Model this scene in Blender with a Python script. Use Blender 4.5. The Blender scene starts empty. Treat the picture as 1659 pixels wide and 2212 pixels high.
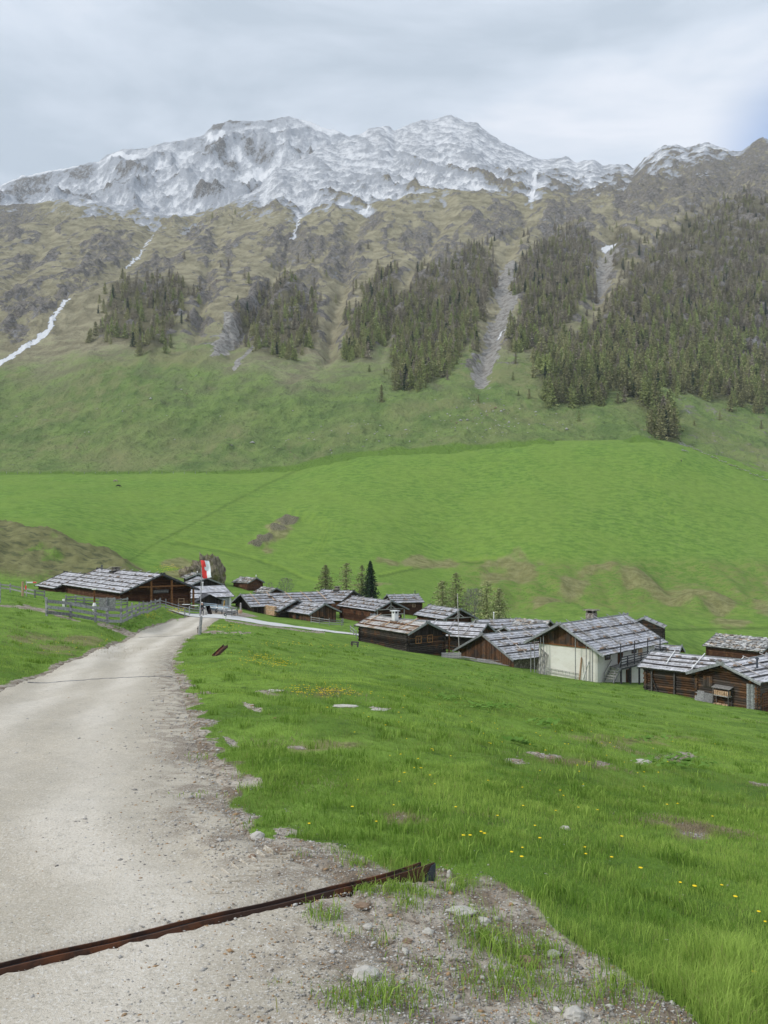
import bpy, math, random
import numpy as np
from mathutils import Vector, Matrix

# ------------------------------------------------------------------ camera, sky, sun
SC = bpy.context.scene
COL = SC.collection
F = 1660.0          # focal length and frame are worked in a 1659 x 2212 measuring frame
CX, HZ = 829.5, 1170.0
cam = bpy.data.cameras.new('camera'); camo = bpy.data.objects.new('camera', cam); COL.objects.link(camo)
camo.location = (0, 0, 0); camo.rotation_euler = (math.radians(90), 0, 0)
cam.sensor_width = 36; cam.sensor_fit = 'AUTO'
cam.lens = 36 * F / 2212.0; cam.shift_y = (HZ - 1106.0) / 2212.0
cam.clip_start = 0.1; cam.clip_end = 12000
SC.camera = camo
SUN_EL, SUN_AZ = math.radians(40), math.radians(246)
w = bpy.data.worlds.new("World"); SC.world = w; w.use_nodes = True
nt = w.node_tree; nt.nodes.clear()
def N(tree, t, **kw):
    n = tree.nodes.new(t)
    for k, v in kw.items():
        if k.startswith('_'): setattr(n, k[1:], v)
    return n
out = nt.nodes.new('ShaderNodeOutputWorld'); bg = nt.nodes.new('ShaderNodeBackground')
sky = nt.nodes.new('ShaderNodeTexSky'); sky.sky_type = 'NISHITA'; sky.sun_disc = False
sky.sun_elevation = SUN_EL; sky.sun_rotation = SUN_AZ; sky.altitude = 1700
tc = nt.nodes.new('ShaderNodeTexCoord'); mp = nt.nodes.new('ShaderNodeMapping')
mp.inputs['Scale'].default_value = (1.0, 1.0, 3.4); mp.inputs['Location'].default_value = (0.35, 0.1, 0.22)
n1 = nt.nodes.new('ShaderNodeTexNoise'); n1.inputs['Scale'].default_value = 2.6; n1.inputs['Detail'].default_value = 7
n1.inputs['Roughness'].default_value = 0.55; n1.inputs['Distortion'].default_value = 0.35
rp = nt.nodes.new('ShaderNodeValToRGB')
el = rp.color_ramp.elements
el[0].position = 0.36; el[0].color = (3.9, 4.5, 5.2, 1)
el[1].position = 0.63; el[1].color = (6.5, 6.75, 7.3, 1)
e = el.new(0.5); e.color = (5.1, 5.65, 6.4, 1)
sep = nt.nodes.new('ShaderNodeVectorMath'); sep.operation = 'DISTANCE'
bd = Vector(((1712 - CX) / F, 1, (HZ - 318) / F)).normalized()
sep.inputs[1].default_value = bd
nm = nt.nodes.new('ShaderNodeVectorMath'); nm.operation = 'NORMALIZE'
mr = nt.nodes.new('ShaderNodeMapRange'); mr.interpolation_type = 'SMOOTHSTEP'
mr.inputs['From Min'].default_value = 0.01; mr.inputs['From Max'].default_value = 0.105
mr.inputs['To Min'].default_value = 0.12; mr.inputs['To Max'].default_value = 0.97
mx = nt.nodes.new('ShaderNodeMix'); mx.data_type = 'RGBA'
L_ = nt.links.new
L_(tc.outputs['Generated'], mp.inputs['Vector']); L_(mp.outputs[0], n1.inputs['Vector']); L_(n1.outputs['Fac'], rp.inputs['Fac'])
L_(tc.outputs['Generated'], nm.inputs[0]); L_(nm.outputs[0], sep.inputs[0]); L_(sep.outputs['Value'], mr.inputs['Value'])
L_(mr.outputs[0], mx.inputs['Factor']); sc_ = nt.nodes.new('ShaderNodeVectorMath'); sc_.operation = 'SCALE'; sc_.inputs['Scale'].default_value = 1.7; L_(sky.outputs[0], sc_.inputs[0]); L_(sc_.outputs[0], mx.inputs['A']); L_(rp.outputs[0], mx.inputs['B'])
L_(mx.outputs['Result'], bg.inputs['Color']); bg.inputs['Strength'].default_value = 0.10
L_(bg.outputs[0], out.inputs['Surface'])
sl = bpy.data.lights.new('sun', 'SUN'); so = bpy.data.objects.new('sun', sl); COL.objects.link(so)
sl.energy = 1.5; sl.angle = math.radians(10); sl.color = (1.0, 0.965, 0.90)
sd = Vector((math.sin(SUN_AZ) * math.cos(SUN_EL), math.cos(SUN_AZ) * math.cos(SUN_EL), math.sin(SUN_EL)))
so.rotation_euler = sd.to_track_quat('Z', 'Y').to_euler()
vs = SC.view_settings
vs.view_transform = 'Standard'; vs.look = 'None'; vs.exposure = 0.56; vs.gamma = 1; vs.use_curve_mapping = False

# ------------------------------------------------------------------ helpers
rng = np.random.default_rng(7)
random.seed(11)
def sstep(a, b, x):
    t = np.clip((x - a) / (b - a), 0, 1); return t * t * (3 - 2 * t)
def _h(ix, iy, s):
    n = (ix.astype(np.int64) * 374761393 + iy.astype(np.int64) * 668265263 + s * 1442695041) & 0xffffffff
    n = ((n ^ (n >> 13)) * 1274126177) & 0xffffffff
    n = (n ^ (n >> 16)) & 0xffffffff
    return n.astype(np.float64) / 4294967296.0 * 2 * np.pi
def perlin(x, y, s=0):
    x = np.asarray(x, float); y = np.asarray(y, float)
    ix = np.floor(x); iy = np.floor(y); fx = x - ix; fy = y - iy
    ux = fx * fx * fx * (fx * (fx * 6 - 15) + 10); uy = fy * fy * fy * (fy * (fy * 6 - 15) + 10)
    def g(a, b):
        t = _h(ix + a, iy + b, s); return np.cos(t) * (fx - a) + np.sin(t) * (fy - b)
    p0 = g(0, 0) * (1 - ux) + g(1, 0) * ux; p1 = g(0, 1) * (1 - ux) + g(1, 1) * ux
    return (p0 * (1 - uy) + p1 * uy) * 1.5
def fbm(x, y, o=4, s=0, gain=0.5):
    r = 0; a = 1.0
    for i in range(o):
        r = r + a * perlin(x, y, s + i * 17); x = x * 2.03 + 3.1; y = y * 2.03 + 1.7; a *= gain
    return r
def ridged(x, y, o=5, s=0, gain=0.55):
    r = 0; a = 1.0; t = 0; wgt = 1.0
    for i in range(o):
        n = (1 - np.abs(perlin(x, y, s + i * 13)) * 1.6); n = n * n * wgt
        wgt = np.clip(n * 1.4, 0, 1)
        r = r + a * n; t += a; x = x * 2.07 + 5.3; y = y * 2.07 + 9.1; a *= gain
    return r / t
def seg_dist(px, py, pts):
    """distance to a polyline and parameter 0..1 along it"""
    best = np.full(np.shape(px), 1e9); bt = np.zeros(np.shape(px)); n = len(pts) - 1
    for i in range(n):
        ax, ay = pts[i][:2]; bx, by = pts[i + 1][:2]
        dx, dy = bx - ax, by - ay; l2 = dx * dx + dy * dy
        t = np.clip(((px - ax) * dx + (py - ay) * dy) / l2, 0, 1)
        d = np.hypot(px - ax - t * dx, py - ay - t * dy)
        m = d < best; best = np.where(m, d, best); bt = np.where(m, (i + t) / n, bt)
    return best, bt
def in_poly(px, py, poly):
    c = np.zeros(np.shape(px), bool); n = len(poly)
    for i in range(n):
        x1, y1 = poly[i]; x2, y2 = poly[(i + 1) % n]
        cond = ((y1 > py) != (y2 > py))
        with np.errstate(divide='ignore', invalid='ignore'):
            xi = (x2 - x1) * (py - y1) / ((y2 - y1) if y2 != y1 else 1e-9) + x1
        c ^= cond & (px < xi)
    return c
def tag(o, label=None, cat=None, group=None, kind=None):
    if label: o['label'] = label
    if cat: o['category'] = cat
    if group: o['group'] = group
    if kind: o['kind'] = kind
    return o
def np_mesh(name, V, Fq=None, Ft=None, mats=(), parent=None, attrs=None, smooth=False, mat_idx=None):
    me = bpy.data.meshes.new(name)
    V = np.asarray(V, np.float32)
    nq = 0 if Fq is None else len(Fq); ntr = 0 if Ft is None else len(Ft)
    loops = []
    if nq: loops.append(np.asarray(Fq, np.int32).ravel())
    if ntr: loops.append(np.asarray(Ft, np.int32).ravel())
    loops = np.concatenate(loops)
    starts = np.concatenate([np.arange(nq) * 4, nq * 4 + np.arange(ntr) * 3]).astype(np.int32)
    me.vertices.add(len(V)); me.vertices.foreach_set('co', V.ravel())
    me.loops.add(len(loops)); me.loops.foreach_set('vertex_index', loops)
    me.polygons.add(nq + ntr); me.polygons.foreach_set('loop_start', starts)
    if mat_idx is not None: me.polygons.foreach_set('material_index', np.asarray(mat_idx, np.int32))
    me.update(calc_edges=True)
    if smooth: me.polygons.foreach_set('use_smooth', np.ones(nq + ntr, bool))
    for m in mats: me.materials.append(m)
    for an, arr in (attrs or {}).items():
        a = me.attributes.new(an, 'FLOAT_COLOR', 'POINT'); a.data.foreach_set('color', np.asarray(arr, np.float32).ravel())
    o = bpy.data.objects.new(name, me); COL.objects.link(o)
    if parent is not None: o.parent = parent
    return o
def grid_quads(nr, nc):
    r, c = np.meshgrid(np.arange(nr - 1), np.arange(nc - 1), indexing='ij'); i = (r * nc + c).ravel()
    return np.stack([i, i + 1, i + nc + 1, i + nc], 1)
def empty(name, loc, rz=0):
    o = bpy.data.objects.new(name, None); COL.objects.link(o); o.location = loc; o.rotation_euler = (0, 0, rz)
    o.empty_display_size = 0.3
    return o
def copy_tree(o, parent=None):
    c = o.copy(); COL.objects.link(c); c.parent = parent
    for ch in list(o.children): copy_tree(ch, c)
    return c
class MB:
    """collects boxes, bars and tubes and links them as one mesh"""
    def __init__(s): s.v = []; s.f = []; s.m = []; s.t = []
    def add(s, vs, fs, m=0, t=None):
        b = len(s.v); t = random.random() if t is None else t
        s.v += [tuple(q) for q in vs]; s.t += [t] * len(vs)
        s.f += [tuple(b + i for i in f) for f in fs]; s.m += [m] * len(fs)
        return s
    HEX = [(0, 3, 2, 1), (4, 5, 6, 7), (0, 1, 5, 4), (1, 2, 6, 5), (2, 3, 7, 6), (3, 0, 4, 7)]
    def hexa(s, P, m=0, t=None): return s.add(P, s.HEX, m, t)
    def box(s, x0, x1, y0, y1, z0, z1, m=0, t=None):
        return s.hexa([(x0, y0, z0), (x1, y0, z0), (x1, y1, z0), (x0, y1, z0), (x0, y0, z1), (x1, y0, z1), (x1, y1, z1), (x0, y1, z1)], m, t)
    def bar(s, a, b, w=.1, h=.1, m=0, t=None, up=(0, 0, 1), w2=None, h2=None):
        a = Vector(a); b = Vector(b); d = (b - a).normalized(); u = Vector(up)
        if abs(d.dot(u)) > .98: u = Vector((1, 0, 0))
        sx = d.cross(u).normalized(); sz = sx.cross(d).normalized()
        w2 = w if w2 is None else w2; h2 = h if h2 is None else h2
        P = [a - sx * w / 2 - sz * h / 2, a + sx * w / 2 - sz * h / 2, b + sx * w2 / 2 - sz * h2 / 2, b - sx * w2 / 2 - sz * h2 / 2,
             a - sx * w / 2 + sz * h / 2, a + sx * w / 2 + sz * h / 2, b + sx * w2 / 2 + sz * h2 / 2, b - sx * w2 / 2 + sz * h2 / 2]
        return s.hexa(P, m, t)
    def tube(s, pts, r, n=7, m=0, t=None, cap=True):
        pts = [Vector(p) for p in pts]; k = len(pts)
        rr = r if isinstance(r, (list, tuple)) else [r] * k
        vs = []; up = Vector((0, 0, 1))
        for i, p in enumerate(pts):
            d = (pts[min(i + 1, k - 1)] - pts[max(i - 1, 0)]).normalized()
            u = up if abs(d.dot(up)) < .95 else Vector((1, 0, 0))
            sx = d.cross(u).normalized(); sz = sx.cross(d).normalized()
            for j in range(n):
                a = 2 * math.pi * j / n; vs.append(p + sx * math.cos(a) * rr[i] + sz * math.sin(a) * rr[i])
        fs = [(i * n + j, i * n + (j + 1) % n, (i + 1) * n + (j + 1) % n, (i + 1) * n + j) for i in range(k - 1) for j in range(n)]
        if cap: fs += [tuple(range(n - 1, -1, -1)), tuple((k - 1) * n + j for j in range(n))]
        return s.add(vs, fs, m, t)
    def lathe(s, c, prof, n=12, m=0, t=None):
        vs = []; k = len(prof)
        for r, z in prof:
            for j in range(n):
                a = 2 * math.pi * j / n; vs.append((c[0] + r * math.cos(a), c[1] + r * math.sin(a), c[2] + z))
        fs = [(i * n + j, i * n + (j + 1) % n, (i + 1) * n + (j + 1) % n, (i + 1) * n + j) for i in range(k - 1) for j in range(n)]
        fs += [tuple(range(n - 1, -1, -1)), tuple((k - 1) * n + j for j in range(n))]
        return s.add(vs, fs, m, t)
    def build(s, name, mats, parent=None, smooth=False, bevel=0):
        me = bpy.data.meshes.new(name); me.from_pydata(s.v, [], s.f)
        if not isinstance(mats, (list, tuple)): mats = [mats]
        for m in mats: me.materials.append(m)
        me.polygons.foreach_set('material_index', s.m)
        if smooth: me.polygons.foreach_set('use_smooth', [True] * len(s.f))
        a = me.attributes.new('tint', 'FLOAT_COLOR', 'POINT')
        t = np.array(s.t, np.float32); a.data.foreach_set('color', np.stack([t, t, t, np.ones_like(t)], 1).ravel())
        me.update()
        o = bpy.data.objects.new(name, me); COL.objects.link(o)
        if parent is not None: o.parent = parent
        if bevel:
            b = o.modifiers.new('bevel', 'BEVEL'); b.width = bevel; b.segments = 2; b.limit_method = 'ANGLE'
        return o

# ------------------------------------------------------------------ materials
def mat(name, rough=0.8, spec=0.25):
    m = bpy.data.materials.new(name); m.use_nodes = True
    t = m.node_tree; b = t.nodes['Principled BSDF']
    b.inputs['Roughness'].default_value = rough
    b.inputs['Specular IOR Level'].default_value = spec
    return m, t, b
def nd(t, typ, **kw):
    n = t.nodes.new(typ)
    for k, v in kw.items():
        if k in n.inputs: n.inputs[k].default_value = v
        else: setattr(n, k, v)
    return n
def noise(t, vec, scale, detail=4, rough=0.55, dist=0.0):
    n = nd(t, 'ShaderNodeTexNoise', Scale=scale, Detail=detail, Roughness=rough, Distortion=dist)
    if vec is not None: t.links.new(vec, n.inputs['Vector'])
    return n.outputs['Fac']
def mapv(t, scale=(1, 1, 1), coord='Object', rot=(0, 0, 0)):
    tcn = nd(t, 'ShaderNodeTexCoord'); m = nd(t, 'ShaderNodeMapping')
    m.inputs['Scale'].default_value = scale; m.inputs['Rotation'].default_value = rot
    t.links.new(tcn.outputs[coord], m.inputs['Vector']); return m.outputs[0]
def ramp(t, fac, stops):
    r = nd(t, 'ShaderNodeValToRGB'); e = r.color_ramp.elements
    for i, (p, c) in enumerate(stops):
        if i < 2: q = e[i]; q.position = p
        else: q = e.new(p)
        q.color = (c if isinstance(c, (tuple, list)) else (c, c, c)) + (1,) if isinstance(c, tuple) else (c, c, c, 1)
    t.links.new(fac, r.inputs['Fac']); return r.outputs['Color']
def mix(t, fac, a, b, mode='MIX'):
    m = nd(t, 'ShaderNodeMix', data_type='RGBA', blend_type=mode)
    for s, v in (('Factor', fac), ('A', a), ('B', b)):
        if isinstance(v, (int, float)): m.inputs[s].default_value = v if s == 'Factor' else (v, v, v, 1)
        elif isinstance(v, tuple): m.inputs[s].default_value = v + (1,)
        else: t.links.new(v, m.inputs[s])
    return m.outputs['Result']
def mth(t, op, a, b=None, c=None, clamp=False):
    m = nd(t, 'ShaderNodeMath', operation=op, use_clamp=clamp)
    for i, v in enumerate((a, b, c)):
        if v is None: continue
        if isinstance(v, (int, float)): m.inputs[i].default_value = v
        else: t.links.new(v, m.inputs[i])
    return m.outputs[0]
def sstepn(t, x, a, b, lo=0.0, hi=1.0):
    m = nd(t, 'ShaderNodeMapRange', interpolation_type='SMOOTHSTEP')
    t.links.new(x, m.inputs['Value']); m.inputs['From Min'].default_value = a; m.inputs['From Max'].default_value = b
    m.inputs['To Min'].default_value = lo; m.inputs['To Max'].default_value = hi
    return m.outputs[0]
def attr(t, name):
    a = nd(t, 'ShaderNodeAttribute', attribute_name=name); s = nd(t, 'ShaderNodeSeparateColor')
    t.links.new(a.outputs['Color'], s.inputs[0]); return s.outputs[0], s.outputs[1], s.outputs[2], a.outputs['Alpha']
def bump(t, b, h, dist, strength=1.0):
    n = nd(t, 'ShaderNodeBump'); n.inputs['Strength'].default_value = strength; n.inputs['Distance'].default_value = dist
    t.links.new(h, n.inputs['Height']); t.links.new(n.outputs[0], b.inputs['Normal'])
def wood(name, dark, light, grain=(2, 2, 2), tvar=(0.55, 1.35), rough=0.85, alt=None, altf=0.3):
    m, t, b = mat(name, rough, 0.15)
    v = mapv(t, grain)
    n = noise(t, v, 3.0, 5, 0.6)
    c = mix(t, sstepn(t, n, .3, .7), dark, light)
    if alt is not None:
        n2 = noise(t, mapv(t, (1, 1, 1)), 0.9, 3)
        c = mix(t, sstepn(t, n2, .62 - altf, .78 - altf), c, alt)
    tr = attr(t, 'tint')[0]
    c = mix(t, 1.0, c, mth(t, 'MULTIPLY_ADD', tr, tvar[1] - tvar[0], tvar[0]), 'MULTIPLY')
    t.links.new(c, b.inputs['Base Color']); bump(t, b, n, 0.01, 0.6)
    return m
def plain(name, col, rough=0.7, var=0.2, scale=6, metal=0):
    m, t, b = mat(name, rough, 0.3)
    n = noise(t, mapv(t), scale, 4)
    c = mix(t, n, tuple(x * (1 - var) for x in col), tuple(min(1, x * (1 + var)) for x in col))
    t.links.new(c, b.inputs['Base Color']); b.inputs['Metallic'].default_value = metal
    return m
M = {}
M['shingle_pale'] = wood('pale_shingle', (.42, .42, .45), (.70, .70, .73), (3, 3, 3), (.68, 1.16), alt=(.36, .33, .31), altf=.08)
M['shingle'] = wood('weathered_shingle', (.32, .325, .35), (.58, .59, .63), (3, 3, 3), (.66, 1.20), alt=(.30, .27, .24), altf=.12)
M['shingle_tan'] = wood('tan_shingle', (.33, .315, .30), (.60, .575, .55), (3, 3, 3), (.65, 1.2), alt=(.36, .27, .20), altf=.1)
M['slab'] = wood('roof_slab', (.25, .25, .25), (.55, .55, .54), (3, 3, 3), (.4, 1.45), alt=(.34, .27, .20), altf=.14)
M['barge'] = wood('grey_board', (.15, .16, .165), (.31, .325, .33), (2, 2, 2), (.7, 1.3))
M['barge_dark'] = wood('dark_board', (.03, .03, .033), (.10, .10, .11), (2, 2, 2), (.6, 1.5))
M['pole'] = wood('pale_pole', (.30, .28, .27), (.52, .49, .47), (2, 2, 2), (.7, 1.2))
M['batten'] = wood('dark_batten', (.045, .042, .04), (.13, .12, .115), (2, 2, 2), (.6, 1.5))
M['log_dark'] = wood('dark_log', (.016, .013, .011), (.06, .052, .045), (1, 1, 8), (.4, 1.9), alt=(.085, .045, .025), altf=.1)
M['log_red'] = wood('red_brown_log', (.045, .021, .013), (.118, .054, .031), (1, 1, 8), (.6, 1.5), alt=(.14, .075, .04), altf=.1)
M['log_orange'] = wood('orange_brown_log', (.066, .034, .018), (.175, .092, .046), (1, 1, 8), (.5, 1.5), alt=(.07, .058, .05), altf=.22)
M['plank_brown'] = wood('brown_plank', (.058, .030, .018), (.155, .082, .045), (6, 6, 1), (.45, 1.6), alt=(.06, .045, .038), altf=.16)
M['plank_dark'] = wood('dark_plank', (.014, .011, .010), (.045, .034, .03), (6, 6, 1), (.5, 1.8))
M['fence'] = wood('fence_wood', (.17, .17, .175), (.36, .36, .36), (3, 3, 3), (.6, 1.25))
M['beam'] = wood('beam_wood', (.10, .04, .016), (.24, .115, .05), (2, 2, 2), (.7, 1.3))
M['frame'] = wood('orange_frame', (.26, .13, .055), (.42, .22, .10), (2, 2, 2), (.8, 1.2))
M['newwood'] = wood('fresh_wood', (.50, .32, .19), (.72, .52, .36), (2, 2, 2), (.75, 1.15))
M['greywood'] = wood('grey_wood', (.26, .25, .24), (.48, .46, .44), (2, 2, 2), (.6, 1.2))
M['iron'] = plain('black_iron', (.02, .02, .022), .5, .3)
M['black'] = plain('black_opening', (.008, .007, .007), .9, .1)
M['white'] = plain('white_paint', (.78, .78, .76), .6, .06)
M['curtain'] = plain('curtain_white', (.45, .45, .46), .9, .15, 20)
M['rockw'] = plain('pale_rock', (.46, .44, .40), .9, .3, 8)
M['rockb'] = plain('brown_rock', (.24, .17, .12), .9, .4, 8)
M['steel'] = plain('dark_steel', (.05, .06, .075), .5, .3, 20)
M['yellow'] = plain('flower_yellow', (.86, .62, .01), .6, .1)
M['yellowp'] = plain('stake_yellow', (.70, .42, .10), .6, .1)
M['green'] = plain('stem_green', (.10, .20, .03), .6, .2)
M['blue'] = plain('pale_blue_cloth', (.42, .56, .68), .8, .12)
M['skin'] = plain('skin', (.50, .30, .22), .6, .05)
M['jacket'] = plain('dark_jacket', (.03, .04, .045), .9, .2)
M['trousers'] = plain('grey_trousers', (.10, .10, .11), .9, .2)
M['red'] = plain('flag_red', (.80, .060, .055), .75, .06)
M['flagwhite'] = plain('flag_white', (.80, .86, .90), .75, .04)
M['cowdark'] = plain('cow_dark', (.02, .018, .018), .8, .2)
M['cowgrey'] = plain('cow_grey', (.30, .25, .21), .8, .2)
M['dirt'] = plain('dirt', (.17, .13, .10), .95, .35, 5)
def m_glass():
    m, t, b = mat('window_glass', .15, .5); b.inputs['Base Color'].default_value = (.03, .035, .04, 1); return m
M['glass'] = m_glass()
def m_plaster(name, col, dirt):
    m, t, b = mat(name, .92, .2)
    n = noise(t, mapv(t, (.5, .5, 1)), 1.2, 6, .65); n2 = noise(t, mapv(t), 9, 4)
    c = mix(t, sstepn(t, n, .42, .78), col, dirt)
    c = mix(t, 0.10, c, n2, 'MULTIPLY')
    t.links.new(c, b.inputs['Base Color']); bump(t, b, n2, .01, .5); return m
M['plaster'] = m_plaster('cream_plaster', (.78, .765, .715), (.64, .61, .54))
M['plaster_white'] = m_plaster('white_plaster', (.74, .75, .75), (.55, .55, .54))
M['plaster_grey'] = m_plaster('grey_plaster', (.30, .31, .32), (.22, .23, .23))
def m_rubble(name, c1, c2, sc=3.2):
    m, t, b = mat(name, .95, .15)
    vo = nd(t, 'ShaderNodeTexVoronoi', Scale=sc); t.links.new(mapv(t), vo.inputs['Vector'])
    ve = nd(t, 'ShaderNodeTexVoronoi', Scale=sc, feature='DISTANCE_TO_EDGE'); t.links.new(mapv(t), ve.inputs['Vector'])
    s = nd(t, 'ShaderNodeSeparateColor'); t.links.new(vo.outputs['Color'], s.inputs[0])
    c = mix(t, s.outputs[0], c1, c2); c = mix(t, sstepn(t, ve.outputs['Distance'], .0, .08), tuple(x * .35 for x in c1), c)
    t.links.new(c, b.inputs['Base Color']); bump(t, b, ve.outputs['Distance'], .08, .8); return m
M['rubble'] = m_rubble('rubble_stone', (.17, .15, .125), (.36, .33, .29))
def m_rust():
    m, t, b = mat('rusty_steel', .75, .3)
    v = mapv(t); n = noise(t, v, 7, 6, .7); n2 = noise(t, v, 1.1, 3)
    c = mix(t, sstepn(t, n, .4, .62), (.045, .026, .020), (.155, .058, .026))
    c = mix(t, sstepn(t, n2, .42, .6), c, mix(t, n, (.035, .025, .022), (.09, .045, .03)))
    t.links.new(c, b.inputs['Base Color']); bump(t, b, n, .004, .6); return m
M['rust'] = m_rust()
# ------------------------------------------------------------------ terrain: control profiles (row: distance, height seen in the measuring frame)
def lerp_pts(x, pts): return np.interp(x, [p[0] for p in pts], [p[1] for p in pts])
def vroad(Y): return 1324 + 2656 / Y
COLS = {
 -500: [(1, 3980), (3, 2210), (8, 1600), (15, 1440), (30, 1340), (60, 1265), (100, 1225), (150, 1130), (190, 1020), (230, 1040), (300, 1030), (430, 1018)],
 0: [(1, 3980), (3, 2209), (6, 1767), (10, 1590), (15.7, 1493), (20, 1440), (25, 1400), (35, 1350), (45, 1322), (65, 1292), (100, 1274), (145, 1264), (165, 1190), (190, 1119), (215, 1135), (260, 1122), (320, 1080), (430, 1020)],
 100: [(1, 3980), (3, 2209), (6, 1767), (10, 1590), (20, 1457), (26, 1415), (36, 1368), (44, 1340), (48, 1328), (60, 1316), (80, 1300), (100, 1290), (120, 1284), (148, 1272), (166, 1215), (187, 1133), (215, 1150), (260, 1125), (320, 1080), (430, 1021)],
 200: [(1, 3980), (3, 2209), (6, 1767), (10, 1590), (20, 1457), (27, 1420), (33, 1393), (42, 1358), (50, 1343), (60, 1327), (80, 1308), (95, 1300), (120, 1290), (150, 1272), (168, 1235), (185, 1171), (215, 1190), (260, 1140), (320, 1088), (430, 1021)],
 270: [(1, 3980), (3, 2209), (6, 1767), (10, 1590), (20, 1457), (45, 1383), (50, 1365), (55, 1344), (64, 1330), (80, 1316), (95, 1305), (120, 1292), (150, 1268), (185, 1198), (215, 1215), (260, 1158), (320, 1096), (430, 1019)],
 300: [(1, 3980), (3, 2209), (6, 1767), (10, 1590), (20, 1457), (45, 1383), (50, 1374), (56, 1352), (64, 1331), (75, 1320), (92, 1305), (110, 1300), (150, 1278), (185, 1226), (215, 1230), (260, 1168), (320, 1100), (430, 1018)],
 350: [(1, 3980), (3, 2209), (6, 1767), (10, 1590), (20, 1457), (45, 1383), (58, 1368), (66, 1351), (75, 1336), (85, 1320), (95, 1312), (110, 1306), (150, 1285), (185, 1252), (215, 1238), (260, 1178), (320, 1108), (430, 1018)],
 400: [(1, 3980), (3, 2209), (6, 1767), (10, 1590), (20, 1457), (45, 1383), (58, 1370), (75, 1346), (90, 1332), (108, 1319), (125, 1310), (150, 1294), (190, 1266), (220, 1240), (260, 1188), (320, 1112), (430, 1016)],
 500: [(1, 3980), (3, 2209), (4.5, 1914), (6, 1767), (9, 1620), (14, 1520), (25, 1430), (45, 1382), (60, 1362), (80, 1346), (95, 1340), (100, 1337), (106, 1329), (115, 1325), (150, 1310), (190, 1284), (210, 1266), (240, 1232), (320, 1120), (430, 1015)],
 600: [(1, 3980), (3, 2209), (5, 1855), (8, 1655), (12, 1550), (20, 1472), (35, 1416), (60, 1376), (85, 1360), (108, 1354), (113, 1344.5), (120, 1342), (137, 1338), (160, 1320), (200, 1290), (235, 1256), (260, 1222), (320, 1125), (430, 1014)],
 800: [(1, 3980), (3, 2212), (5, 1860), (8, 1672), (12, 1572), (20, 1494), (35, 1444), (60, 1416), (85, 1402), (100, 1388), (114, 1380), (120, 1368), (140, 1351), (170, 1330), (210, 1302), (240, 1270), (280, 1208), (340, 1100), (430, 978)],
 1000: [(1, 4000), (3, 2230), (5, 1880), (8, 1692), (12, 1597), (20, 1524), (35, 1477), (60, 1447), (92, 1427), (110, 1412), (140, 1372), (180, 1345), (220, 1316), (260, 1282), (300, 1225), (350, 1105), (430, 966)],
 1200: [(1, 4010), (3, 2250), (5, 1900), (8, 1712), (12, 1627), (20, 1564), (35, 1522), (55, 1494), (80, 1468), (100, 1447), (130, 1412), (170, 1372), (200, 1345), (240, 1305), (290, 1232), (350, 1095), (430, 953)],
 1400: [(1, 4020), (3, 2270), (5, 1920), (8, 1737), (12, 1660), (20, 1604), (35, 1557), (55, 1522), (75, 1497), (82, 1488), (100, 1465), (130, 1415), (166, 1376), (200, 1352), (250, 1310), (300, 1235), (360, 1090), (430, 950)],
 1540: [(1, 4030), (3, 2285), (5, 1935), (8, 1755), (12, 1683), (20, 1623), (35, 1575), (55, 1539), (70, 1520), (90, 1492), (120, 1456), (150, 1432), (165, 1425), (185, 1395), (220, 1360), (265, 1290), (320, 1205), (430, 982)],
 1659: [(1, 4040), (3, 2300), (5, 1950), (8, 1772), (12, 1703), (20, 1644), (35, 1592), (55, 1554), (68, 1540), (90, 1500), (120, 1462), (150, 1436), (166, 1430), (185, 1402), (220, 1364), (280, 1285), (340, 1180), (430, 1010)],
 2200: [(1, 4100), (3, 2380), (5, 2050), (8, 1870), (12, 1800), (20, 1740), (35, 1680), (55, 1640), (90, 1580), (130, 1510), (180, 1440), (250, 1350), (340, 1240), (430, 1130)],
}
CK = sorted(COLS)
YN0, YN1 = 1.0, 448.0
NR = 620; LY = np.linspace(math.log(YN0), math.log(YN1), NR)
prof = np.array([np.interp(LY, np.log([p[0] for p in COLS[k]]), [p[1] for p in COLS[k]]) for k in CK])
# smooth each profile along distance (slope = v-HZ keeps the near rows exact)
def gblur(a, s, axis):
    r = int(3 * s + 1); k = np.exp(-0.5 * (np.arange(-r, r + 1) / s) ** 2); k /= k.sum()
    pad = [(0, 0)] * a.ndim; pad[axis] = (r, r); ap = np.pad(a, pad, mode='reflect', reflect_type='odd')
    return np.apply_along_axis(lambda m: np.convolve(m, k, 'valid'), axis, ap)
zp = -(prof - HZ) / F * np.exp(LY)           # heights
zp = gblur(zp, 4.0, 1)
XN = np.arange(-500, 2201, 4.0); NC = len(XN)
def pchip_cols(xs, ys, x):
    """monotone cubic across columns; ys (k, n)"""
    xs = np.array(xs, float); h = np.diff(xs)[:, None]; d = np.diff(ys, axis=0) / h
    m = np.zeros_like(ys); m[0] = d[0]; m[-1] = d[-1]
    s = (d[:-1] * d[1:]) > 0
    w1 = 2 * h[1:] + h[:-1]; w2 = h[1:] + 2 * h[:-1]
    with np.errstate(divide='ignore', invalid='ignore'):
        mm = (w1 + w2) / (w1 / d[:-1] + w2 / d[1:])
    m[1:-1] = np.where(s, mm, 0)
    i = np.clip(np.searchsorted(xs, x) - 1, 0, len(xs) - 2); t = ((x - xs[i]) / (xs[i + 1] - xs[i]))[:, None]; H = h[i]
    return (ys[i] * (1 + 2 * t) * (1 - t) ** 2 + m[i] * H * t * (1 - t) ** 2 + ys[i + 1] * t * t * (3 - 2 * t) + m[i + 1] * H * t * t * (t - 1))
ZB = pchip_cols(CK, zp, XN).T                # (NR, NC) base height
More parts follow.
